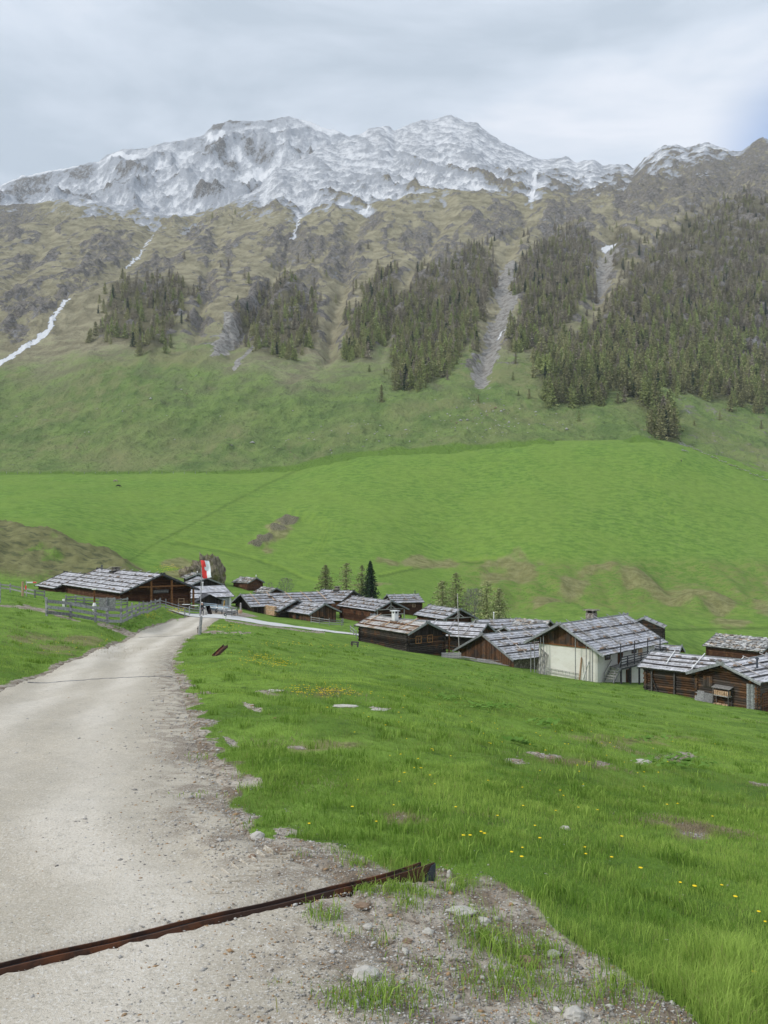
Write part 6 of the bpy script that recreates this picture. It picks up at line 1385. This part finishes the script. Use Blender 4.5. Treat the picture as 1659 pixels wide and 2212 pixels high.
# ------------------------------------------------------------------ steel channels across the road
A_ = Vector(CHA); B_ = Vector(CHB); dirn = (B_ - A_); sl_ = dirn.z; dirn.z = 0; Lh = dirn.length; sl_ /= Lh; dirn /= Lh; ext_ = 3.4
root = empty('drain_channel', A_, math.atan2(dirn.y, dirn.x)); tag(root, 'rusty steel drain channel laid across the gravel road in the foreground', 'drain channel')
def zt(s): return sl_ * s + .008 + .03 * max(0, (s / Lh - .8) / .2)
def plate(nm, y0, y1, s1, hgt, m, s0=-ext_, par=None, lift=0):
    mb = MB(); ns = 26; vs = []
    for i in range(ns + 1):
        s_ = s0 + (s1 - s0) * i / ns; z1 = zt(s_) + .004 * math.sin(i * 1.7) + lift; z0 = z1 - hgt
        if s_ > Lh * .78: z1 += .0
        vs += [(s_, y0, z0), (s_, y1, z0), (s_, y1, z1), (s_, y0, z1)]
    fs = [(0, 1, 2, 3), tuple(ns * 4 + k for k in (3, 2, 1, 0))]
    for i in range(ns):
        a = i * 4; c = a + 4; fs += [(a, a + 3, c + 3, c), (a + 3, a + 2, c + 2, c + 3), (a + 2, a + 1, c + 1, c + 2), (a + 1, a, c, c + 1)]
    mb.add(vs, fs); return mb.build(nm, M[m], par or root)
plate('side_plate', -.030, -.023, Lh - .02, .15, 'rust'); plate('side_plate', .023, .030, Lh - .09, .15, 'rust')
plate('base_plate', -.022, .022, Lh - .1, .02, 'iron', lift=-.018)
p_ = MB(); zE = zt(Lh) ; p_.hexa([(Lh - .16, -.036, zE - .15), (Lh - .018, -.036, zE - .15), (Lh - .018, -.031, zE - .15), (Lh - .16, -.031, zE - .15), (Lh - .05, -.036, zE - .012), (Lh - .018, -.036, zE - .005), (Lh - .018, -.031, zE - .005), (Lh - .05, -.031, zE - .012)]); p_.build('painted_end', M['steel'], root)
def thin_drain(label, a, b_, wd=.10):
    root = empty('drain_strip', a); tag(root, label, 'drain'); d = b_ - a; n = 24; mb = MB(); px = Vector((-d.y, d.x, 0)).normalized() * wd / 2; vs = []
    for i in range(n + 1):
        q = a + d * i / n; q.z = gz(q.x, q.y) + .018; q = q - a
        for o_ in (-1, 1): vs.append(q + px * o_)
        for o_ in (1, -1): vs.append(q + px * o_ - Vector((0, 0, .06)))
    fs = [(0, 3, 2, 1), tuple(n * 4 + k for k in (0, 1, 2, 3))]
    for i in range(n):
        for k in range(4): fs.append((i * 4 + k, i * 4 + (k + 1) % 4, i * 4 + 4 + (k + 1) % 4, i * 4 + 4 + k))
    mb.add(vs, fs); mb.build('strip', M['mud'] if 'mud' in M else M['fence'], root)
thin_drain('thin dark drain strip across the road halfway up, nearer of the two thin ones', on(60, 1476, 8), on(372, 1463, 8), .035)
thin_drain('thin dark drain strip across the road near the bend, farther of the two thin ones', on(300, 1378, 30), on(394, 1373, 30), .08)
a_ = on(463, 1419, 15); root = empty('steel_beam', a_, math.atan2(1.6, .55)); tag(root, 'short rusty steel beam stuck in the grass right of the road', 'steel beam')
d_ = Vector((.85, 0, .30)); 
for k, nm in ((-1, 'flange'), (1, 'flange')): b = MB(); b.bar(Vector((0, k * .09, .0)), d_ + Vector((0, k * .09, .0)), .012, .12); b.build(nm, M['rust'], root)
b = MB(); b.bar((0, 0, -.0), d_, .17, .012); b.build('web', M['rust'], root)
# ------------------------------------------------------------------ gravel, rocks
rs = np.random.default_rng(77)
def sample_ground(n, x0, x1, Y0, Y1, pw_=1.0):
    Yq = np.exp(rs.uniform(0, 1, n) ** pw_ * (math.log(Y1) - math.log(Y0)) + math.log(Y0)); xq = rs.uniform(x0, x1, n); X = (xq - CX) / F * Yq
    z = ground_z(X, Yq); v = HZ - F * z / Yq; return X, Yq, z, xq, v
def grid_sample(arr, X, Y):
    fr = (np.log(Y) - LY[0]) / (LY[1] - LY[0]); fc = (CX + F * X / Y - XN[0]) / 4.0; r = np.clip(np.rint(fr).astype(int), 0, NR - 1); c = np.clip(np.rint(fc).astype(int), 0, NC - 1)
    r = np.clip(fr.astype(int), 0, NR - 2); c = np.clip(fc.astype(int), 0, NC - 2); a = np.clip(fr - r, 0, 1); b = np.clip(fc - c, 0, 1)
    return arr[r, c] * (1 - a) * (1 - b) + arr[r + 1, c] * a * (1 - b) + arr[r, c + 1] * (1 - a) * b + arr[r + 1, c + 1] * a * b
X, Y, Z, U, Vv = sample_ground(150000, -60, 1720, 2.4, 26)
dm = grid_sample(DM, X, Y); rm = road_mask(X, Y, .2); dR_ = road_r(Y) - X
dens = np.clip(dm * .9, 0, 1) * (1 - rm) + rm * (.05 + .55 * np.exp(-np.clip(dR_, 0, 9) / .5) + .16 * (dR_ < 2.2) * (Y < 6)) + .004
keep = rs.random(len(X)) < dens * np.where(Y < 7, 1, .45)
X, Y, Z, U, dm = X[keep], Y[keep], Z[keep], U[keep], dm[keep]
sz = .0035 + .011 * rs.random(len(X)) ** 2.5 + .022 * (rs.random(len(X)) > .985) * rs.random(len(X)); sz *= np.clip(Y / 6, .8, 1.9); sz = np.where(dR_[keep] > 1.2, sz * .62, sz)
stones_mesh('gravel', np.stack([X, Y, Z + sz * .15 - .02 * 0 + np.where(dR_[keep] > 0, .006, 0)], 1), sz, M['pebble'], 'small stones scattered over the road edge and bare ground', 'gravel', .55, 4)
ROCKS = [(788, 2120, .085, .07, .05, 'rockw', 'largest pale flat rock at the bottom, left of the grass tufts'), (992, 1976, .13, .07, .035, 'rockw', 'long pale slab rock on the bare earth below the channel end'), (1045, 1996, .05, .04, .03, 'rockw', 'grey chip of rock right of the long pale slab'),
 (1140, 2090, .09, .05, .045, 'rockb', 'brown and cream rock half buried in the earth bank'), (970, 1900, .022, .025, .045, 'rockw', 'upright white stone beside the end of the steel channel'), (980, 1925, .04, .03, .04, 'rockw', 'white stone below the upright white stone'),
 (556, 1812, .07, .05, .04, 'rockw', 'pale grey rock in the grass edge above the tyre print'), (1222, 1793, .06, .04, .035, 'rockw', 'small pale stone alone in the meadow grass'), (783, 1963, .06, .035, .025, 'rockb', 'flat tan stone just below the steel channel'),
 (795, 2010, .035, .03, .02, 'rockw', 'round pale pebble below the flat tan stone'), (880, 2040, .035, .028, .02, 'rockb', 'small tan pebble in the middle of the bare earth'), (1240, 2200, .06, .05, .04, 'rockw', 'pale stone at the bottom edge right of the tufts'),
 (875, 2060, .02, .045, .02, 'rockw', 'narrow pale stone sliver on the bare earth'), (545, 1855, .035, .03, .02, 'rockb', 'tan pebble lying on the tyre print'), (1195, 2065, .05, .03, .03, 'rockw', 'pale stone right of the brown and cream rock'), (1075, 2040, .05, .03, .03, 'rockw', 'white stone between the slab and the brown rock'), (925, 2020, .04, .03, .025, 'rockw', 'pale stone left of the dark soil patch')]
for i, (x, v, a, b_, c, m, lb) in enumerate(ROCKS):
    q = on(x, v, 1.5); rocky('rock', lb, q + Vector((0, 0, c * .12)), (a * .78, b_ * .78, c * .85), 20 + i, m, 3, 'rock', 'loose rocks in the foreground', .3, rs.uniform(-.5, .5))
for i, (x, v, a, b_, c, lb) in enumerate(((590, 1494, .26, .13, .03, 'long whitish rock ledge in the grass right of the road'), (820, 1534, .18, .1, .03, 'small whitish rock ledge farther out in the meadow'), (745, 1527, .25, .1, .035, 'flat grey ledge in the meadow left of the small ledge'), (1385, 1648, .18, .10, .05, 'pale stone in the meadow near the broad leaved weeds'))):
    q = on(x, v, 5); rocky('rock', lb, q + Vector((0, 0, .0)), (a, b_, c), 60 + i, 'rockw', 3, 'rock', None, .35)

# ------------------------------------------------------------------ grass
def m_leaf(name, c1, c2, dry=(.33, .29, .14), tr_=.35):
    m = bpy.data.materials.new(name); m.use_nodes = True; t = m.node_tree; t.nodes.clear()
    ou = nd(t, 'ShaderNodeOutputMaterial'); d = nd(t, 'ShaderNodeBsdfDiffuse'); tl = nd(t, 'ShaderNodeBsdfTranslucent'); ms = nd(t, 'ShaderNodeMixShader'); ms.inputs[0].default_value = tr_
    a = attr(t, 'tint'); c = mix(t, a[0], c1, c2); c = mix(t, a[1], c, dry)
    t.links.new(c, d.inputs['Color']); t.links.new(c, tl.inputs['Color']); t.links.new(d.outputs[0], ms.inputs[1]); t.links.new(tl.outputs[0], ms.inputs[2]); t.links.new(ms.outputs[0], ou.inputs['Surface']); return m
M['grass'] = m_leaf('grass_blades', (.135, .245, .038), (.420, .570, .130))
M['weed'] = m_leaf('broad_leaves', (.10, .22, .035), (.20, .34, .08))
M['straw'] = m_leaf('dead_grass', (.28, .23, .14), (.46, .40, .27))
def blades(name, X, Y, Z, hgt, wid, m, label, cat, seed=1, dryf=None, lean=.5, tb=None):
    r = np.random.default_rng(seed); n = len(X); a = r.uniform(0, 6.283, n); la = r.uniform(0, 6.283, n); ln = hgt * lean * r.random(n); wx, wy = np.cos(a) * wid / 2, np.sin(a) * wid / 2; lx, ly_ = np.cos(la) * ln, np.sin(la) * ln
    b0 = np.stack([X - wx, Y - wy, Z - .01], 1); b1 = np.stack([X + wx, Y + wy, Z - .01], 1)
    m0 = np.stack([X - wx * .75 + lx * .35, Y - wy * .75 + ly_ * .35, Z + hgt * .6], 1); m1 = np.stack([X + wx * .75 + lx * .35, Y + wy * .75 + ly_ * .35, Z + hgt * .6], 1)
    tp = np.stack([X + lx, Y + ly_, Z + hgt * (1 - .25 * lean)], 1)
    V = np.stack([b0, b1, m0, m1, tp], 1).reshape(-1, 3); i = np.arange(n) * 5
    Fq = np.stack([i, i + 1, i + 3, i + 2], 1); Ft = np.stack([i + 2, i + 3, i + 4], 1)
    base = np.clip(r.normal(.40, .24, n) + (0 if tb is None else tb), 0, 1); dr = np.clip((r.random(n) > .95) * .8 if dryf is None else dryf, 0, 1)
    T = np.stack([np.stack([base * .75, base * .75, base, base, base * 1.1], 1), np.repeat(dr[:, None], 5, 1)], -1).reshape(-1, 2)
    o = np_mesh(name, V, Fq=Fq, Ft=Ft, mats=[m], attrs={'tint': tint4(T)}); tag(o, label, cat, kind='stuff'); return o
allX, allY, allZ, allH, allW, allD, allT = [], [], [], [], [], [], []
TALL = [(1120, 2000, 130, 60, 40), (1250, 2100, 140, 70, 40), (1400, 2190, 160, 80, 30), (860, 1905, 120, 30, 5), (1000, 1930, 60, 30, 20), (1560, 2150, 160, 120, 20), (960, 1860, 60, 14, 0), (700, 1985, 34, 14, 0), (1100, 2100, 60, 50, 50), (760, 2150, 60, 30, 10), (1060, 2045, 40, 30, 50), (1290, 1380, 1, 1, 0)]
for n, Y0, Y1, wdt, hb in ((300000, 2.3, 9, .0038, .050), (280000, 7, 26, .0065, .055), (240000, 20, 105, .016, .075)):
    X, Y, Z, U, Vv = sample_ground(n, -90, 1740, Y0, Y1, .85)
    dm = grid_sample(DM, X, Y); rm = road_mask(X, Y, .08); dry = grid_sample(DRY, X, Y)
    pn = fbm(X / .35, Y / .35, 3, 901); pn2 = fbm(X / 1.6, Y / 1.6, 3, 902); pn3 = fbm(X / 7, Y / 7, 3, 903)
    keep = (rs.random(len(X)) < np.clip(1.02 - dm * 1.03 - .25 * (pn2 < -.6), .012, 1)) & (rm < .45) & (rs.random(len(X)) < np.clip(1.05 - dry * .6, .2, 1))
    infoot = np.zeros(len(X), bool)
    for hq in HUTS.values():
        if hq['mid'].y - 12 > Y1: continue
        dx, dy = X - hq['mid'].x, Y - hq['mid'].y; lx = dx * hq['a'].x + dy * hq['a'].y; ly_ = dx * hq['b'].x + dy * hq['b'].y
        infoot |= (lx > hq['xf'] - .1) & (lx < hq['xb'] + .1) & (ly_ > min(hq['ny'], hq['fy']) - .1) & (ly_ < max(hq['ny'], hq['fy']) + .1)
    keep &= ~infoot
    X, Y, Z, U, Vv, dry, pn, pn2, pn3 = [q[keep] for q in (X, Y, Z, U, Vv, dry, pn, pn2, pn3)]
    hh = hb * (1 + .8 * np.maximum(pn, -.6) + .5 * pn2) * rs.uniform(.45, 1.3, len(X)); tall = np.zeros(len(X))
    for (cx_, cy_, rx, ry, an) in TALL: tall = np.maximum(tall, 1 - sstep(.5, 1.2, ell(cx_, cy_, rx, ry, an, U, Vv) + .3 * pn))
    hh = np.clip(hh, hb * .3, hb * 2.2) * (1 + 2.1 * tall); W = wdt * rs.uniform(.6, 1.3, len(X)) * np.clip(Y / Y1, .42, 1) * (1 + .2 * tall)
    D = np.clip((rs.random(len(X)) > .955) * .85 + dry * rs.random(len(X)) * .7 + .25 * (pn3 < -.4) * rs.random(len(X)), 0, 1)
    for l_, q in zip((allX, allY, allZ, allH, allW, allD, allT), (X, Y, Z, hh, W, D, .42 * pn3 + .40 * pn2 + .30 * pn + .15 * tall)): l_.append(q)
c_ = lambda l: np.concatenate(l)
# darker taller clumps scattered through the sward
nt_ = 1500; X, Y, Z, U, Vv = sample_ground(nt_, -60, 1720, 3.2, 80); dm = grid_sample(DM, X, Y); rm = road_mask(X, Y, .3); k_ = (dm < .3) & (rm < .2) & (rs.random(nt_) < .35 + .65 * (fbm(X / 4, Y / 4, 2, 930) > 0))
for x_, y_ in zip(X[k_], Y[k_]):
    m_ = int(rs.integers(18, 60)); sp_ = rs.uniform(.03, .09) * (1 + y_ / 25); gx = x_ + rs.normal(size=m_) * sp_; gy = y_ + rs.normal(size=m_) * sp_
    for hq in HUTS.values():
        if abs(gx[0] - hq['mid'].x) < 8 and abs(gy[0] - hq['mid'].y) < 8: break
    else:
        for l_, q in zip((allX, allY, allZ, allH, allW, allD, allT), (gx, gy, ground_z(gx, gy), rs.uniform(.05, .13, m_) * (1 + y_ / 60), rs.uniform(.003, .006, m_) * (1 + y_ / 9), np.zeros(m_), np.full(m_, rs.uniform(-.45, .1)))): l_.append(q)
blades('grass', c_(allX), c_(allY), c_(allZ), c_(allH), c_(allW), M['grass'], 'short green alpine grass covering the meadow either side of the road', 'grass', 3, c_(allD), .75, c_(allT))
# tufts on the bare earth
tx, ty, tz, th_, tw, tt_ = [], [], [], [], [], []
for (x, v, n, h_, sp) in ((800, 1925, 200, .045, .05), (860, 1925, 260, .055, .05), (770, 1868, 120, .06, .05), (910, 1935, 130, .055, .05), (880, 1960, 90, .07, .05), (1000, 1985, 60, .06, .06), (1180, 2060, 120, .08, .07), (1330, 2150, 160, .09, .08), (700, 1985, 110, .09, .05), (735, 2020, 30, .05, .05), (830, 2030, 30, .05, .05), (790, 2165, 330, .09, .10), (1060, 2050, 330, .10, .10), (1130, 2080, 240, .09, .08), (1080, 2130, 260, .08, .10), (1020, 2020, 40, .06, .05), (940, 2090, 60, .05, .08), (595, 2130, 16, .03, .03), (555, 1790, 60, .07, .06), (980, 1930, 60, .10, .05), (1170, 2140, 120, .09, .10), (905, 2150, 90, .06, .09), (430, 1640, 30, .06, .10), (425, 1720, 30, .05, .1), (1040, 1985, 70, .07, .07), (1250, 2160, 100, .07, .1), (650, 1850, 20, .04, .04), (750, 1848, 40, .08, .05)):
    q = on(x, v, 1.5); gx = q.x + rs.normal(size=n) * sp; gy = q.y + rs.normal(size=n) * sp; tx.append(gx); ty.append(gy); tz.append(ground_z(gx, gy)); th_.append(h_ * rs.uniform(.5, 1.3, n)); tw.append(rs.uniform(.003, .006, n) * (1.6 if v < 1750 else 1)); tt_.append(rs.uniform(-.1, .25, n))
blades('grass_tufts', c_(tx), c_(ty), c_(tz), c_(th_), c_(tw), M['grass'], 'tufts of green grass growing out of the stony bare earth', 'grass tufts', 5, None, 1.1, c_(tt_))
# dead grass
tx, ty, tz = [], [], []
for (x, v, rx, ry, n) in ((1490, 1790, .30, .12, 1500), (1450, 1772, .12, .05, 250), (870, 1770, .12, .06, 200), (1250, 1655, .4, .06, 350), (700, 1500, .6, .4, 250), (100, 1395, 1.8, 1.6, 500), (180, 1380, 1.5, 1.5, 350), (590, 1610, .4, .2, 250), (690, 1700, .3, .2, 150), (1350, 1620, .6, .4, 400), (1620, 1560, .9, .7, 200), (820, 1420, 1.5, 2, 100), (1550, 1800, .3, .1, 200), (1010, 1760, .2, .1, 60)):
    q = on(x, v, 1.5); gx = q.x + rs.normal(size=n) * rx; gy = q.y + rs.normal(size=n) * ry; tx.append(gx); ty.append(gy); tz.append(ground_z(gx, gy) + .005)
tx, ty, tz = c_(tx), c_(ty), c_(tz)
blades('dry_grass', tx, ty, tz, rs.uniform(.015, .06, len(tx)) * np.clip(ty / 8, 1, 3), .003 * np.clip(ty / 5, 1, 4), M['straw'], 'tufts and mats of dead straw coloured grass in the meadow', 'dry grass', 8, np.zeros(len(tx)), 2.2)
# broad leaved weeds
WEED = [(1100, 1462, 120, 10, 380), (950, 1438, 80, 8, 160), (1250, 1480, 60, 6, 140), (1380, 1492, 60, 5, 110), (1060, 1530, 60, 9, 170), (970, 1512, 30, 6, 60), (1180, 1565, 40, 9, 90), (1460, 1650, 70, 14, 120), (1400, 1600, 50, 8, 60), (1120, 1625, 30, 6, 30), (60, 1285, 120, 16, 500), (200, 1300, 90, 8, 220), (300, 1345, 50, 16, 150), (260, 1357, 40, 8, 90), (720, 1400, 90, 6, 120), (650, 1365, 60, 4, 100), (360, 1335, 40, 10, 120), (540, 1375, 60, 8, 70), (800, 1405, 60, 4, 90), (1330, 1487, 40, 5, 60), (480, 1372, 40, 5, 50)]
LV, LF, LT = [], [], []; nl = 0
for (cx_, cy_, rx, ry, n) in WEED:
    for i in range(n):
        x, v = cx_ + rs.normal() * rx * .5, cy_ + rs.normal() * ry * .5; q = on(x, v, 12); L = rs.uniform(.08, .15) * (1 if q.y < 40 else 1.5); a = rs.uniform(0, 6.28); up = rs.uniform(.25, .8); t = rs.uniform(.2, 1)
        d = np.array([math.cos(a), math.sin(a), up]) * L; s_ = np.array([-math.sin(a), math.cos(a), 0]) * L * .42; o_ = np.array(q) + [0, 0, .04]
        LV += [o_, o_ + d * .45 + s_, o_ + d * .45 - s_, o_ + d * [1, 1, .75]]; LF.append((nl, nl + 1, nl + 3, nl + 2)); LT += [(t, 0)] * 4; nl += 4
o = np_mesh('broad_leaf_weeds', np.array(LV), Fq=np.array(LF), mats=[M['weed']], attrs={'tint': tint4(np.array(LT))}); tag(o, 'patches of light green broad leaved dock among the grass', 'weeds', kind='stuff')
# flowers
def dandelion(q, hgt, r0):
    root = empty('dandelion', q, rs.uniform(0, 6)); tag(root, 'single yellow dandelion flower on a thin stem in the near meadow', 'dandelion', 'dandelions in the near meadow')
    b = MB(); b.tube([(0, 0, -.01), (.004, 0, hgt)], .0022, 5); b.build('stem', M['green'], root)
    b = MB(); vs = [(.004, 0, hgt + r0 * .35)]; n_ = 14
    for i in range(n_):
        a = 6.283 * i / n_; k = 1 if i % 2 else .78; vs.append((.004 + math.cos(a) * r0 * k, math.sin(a) * r0 * k, hgt + r0 * .1))
    vs.append((.004, 0, hgt - r0 * .3)); fs = [(0, 1 + i, 1 + (i + 1) % n_) for i in range(n_)] + [(n_ + 1, 1 + (i + 1) % n_, 1 + i) for i in range(n_)]; b.add(vs, fs); b.build('flower_head', M['yellow'], root); return root
FL = [(668, 1787), (762, 1754), (812, 1780), (1040, 1806), (1046, 1812), (1000, 1816), (1016, 1815), (1130, 1840), (1131, 1748), (1106, 1852), (1128, 1866), (1200, 1757), (1250, 1748), (1263, 1843), (1265, 1852), (1342, 1815), (1470, 1918), (1590, 1950), (1500, 1930), (1652, 2000), (1640, 1985), (1560, 1925), (1627, 2122), (1290, 1757), (1155, 1790), (985, 1752), (1320, 1862), (1440, 1742), (1390, 1700), (1075, 1770), (850, 1745), (940, 1700), (1165, 1820), (1385, 1890)]
first = None
for i, (x, v) in enumerate(FL):
    q = on(x, v + 8, 1.8)
    if first is None: first = dandelion(q, .055, .013)
    else:
        c = copy_tree(first); c.location = q; k = rs.uniform(.85, 1.25); c.scale = (k, k, k); c.rotation_euler = (0, 0, rs.uniform(0, 6))
YF_ = [(700, 1502, 60, 14, 90), (560, 1430, 60, 14, 110), (600, 1440, 40, 8, 60), (655, 1500, 50, 10, 50), (740, 1507, 60, 8, 60), (385, 1322, 22, 7, 160), (330, 1335, 20, 6, 50), (620, 1395, 60, 6, 40), (900, 1560, 200, 60, 22), (1300, 1700, 250, 60, 18), (150, 1400, 120, 30, 30), (480, 1360, 40, 8, 60), (365, 1232, 30, 8, 150), (720, 1400, 90, 5, 40), (900, 1650, 200, 60, 14), (1200, 1600, 300, 40, 20)]
pp, ss = [], []
for (cx_, cy_, rx, ry, n) in YF_:
    for i in range(n):
        x, v = cx_ + rs.normal() * rx * .5, cy_ + rs.normal() * ry * .5; q = on(x, v, 4); pp.append((q.x, q.y, q.z + .07 + .002 * q.y)); ss.append(.009 + .0005 * q.y)
o = stones_mesh('yellow_flowers', np.array(pp), np.array(ss), M['yellow'], 'clusters of small yellow flowers across the meadow and road bank', 'flowers', .5)
# tyre print in the mud by the channel
q = on(530, 1880, 2); root = empty('tyre_print', q, math.atan2(1, .42)); tag(root, 'muddy ridged tyre print beside the road above the steel channel', 'tyre print')
def m_mud():
    m, t, b = mat('mud', .95, .1); n = noise(t, mapv(t), 30, 4); c = mix(t, n, (.17, .145, .115), (.34, .31, .265)); t.links.new(c, b.inputs['Base Color']); bump(t, b, n, .01, .6); return m
M['mud'] = m_mud()
mb = MB(); ct, st_ = math.cos(root.rotation_euler[2]), math.sin(root.rotation_euler[2])
for i in range(9):
    for sd_ in (-1, 1):
        x = -.40 + i * .10; y = sd_ * .075; wx, wy = q.x + ct * x - st_ * y, q.y + st_ * x + ct * y; z = gz(wx, wy) - q.z + .006
        dx = .03 * sd_; mb.hexa([(x - .012 - dx, y - .06, z - .02), (x + .02 - dx, y - .06, z - .02), (x + .02 + dx, y + .06, z - .02), (x - .012 + dx, y + .06, z - .02), (x - .002 - dx, y - .050, z + .010), (x + .006 - dx, y - .050, z + .010), (x + .006 + dx, y + .050, z + .010), (x - .002 + dx, y + .050, z + .010)], t=random.random())
mb.build('mud_ridges', M['gravel'], root, smooth=False, bevel=.006)
# ------------------------------------------------------------------ thin mountain air
hz = MB(); hz.box(-3200, 3400, -40, 3650, -75, 1950)
ho = hz.build('haze', [bpy.data.materials.new('haze')]); tag(ho, kind='stuff', label='thin pale blue mountain air between the village and the peaks', cat='haze')
hm = ho.data.materials[0]; hm.use_nodes = True; ht = hm.node_tree; ht.nodes.clear()
hv = nd(ht, 'ShaderNodeVolumePrincipled'); hou = nd(ht, 'ShaderNodeOutputMaterial'); ht.links.new(hv.outputs[0], hou.inputs['Volume'])
hv.inputs['Color'].default_value = (.88, .94, 1.0, 1); hv.inputs['Density'].default_value = .000085; hv.inputs['Anisotropy'].default_value = 0.0
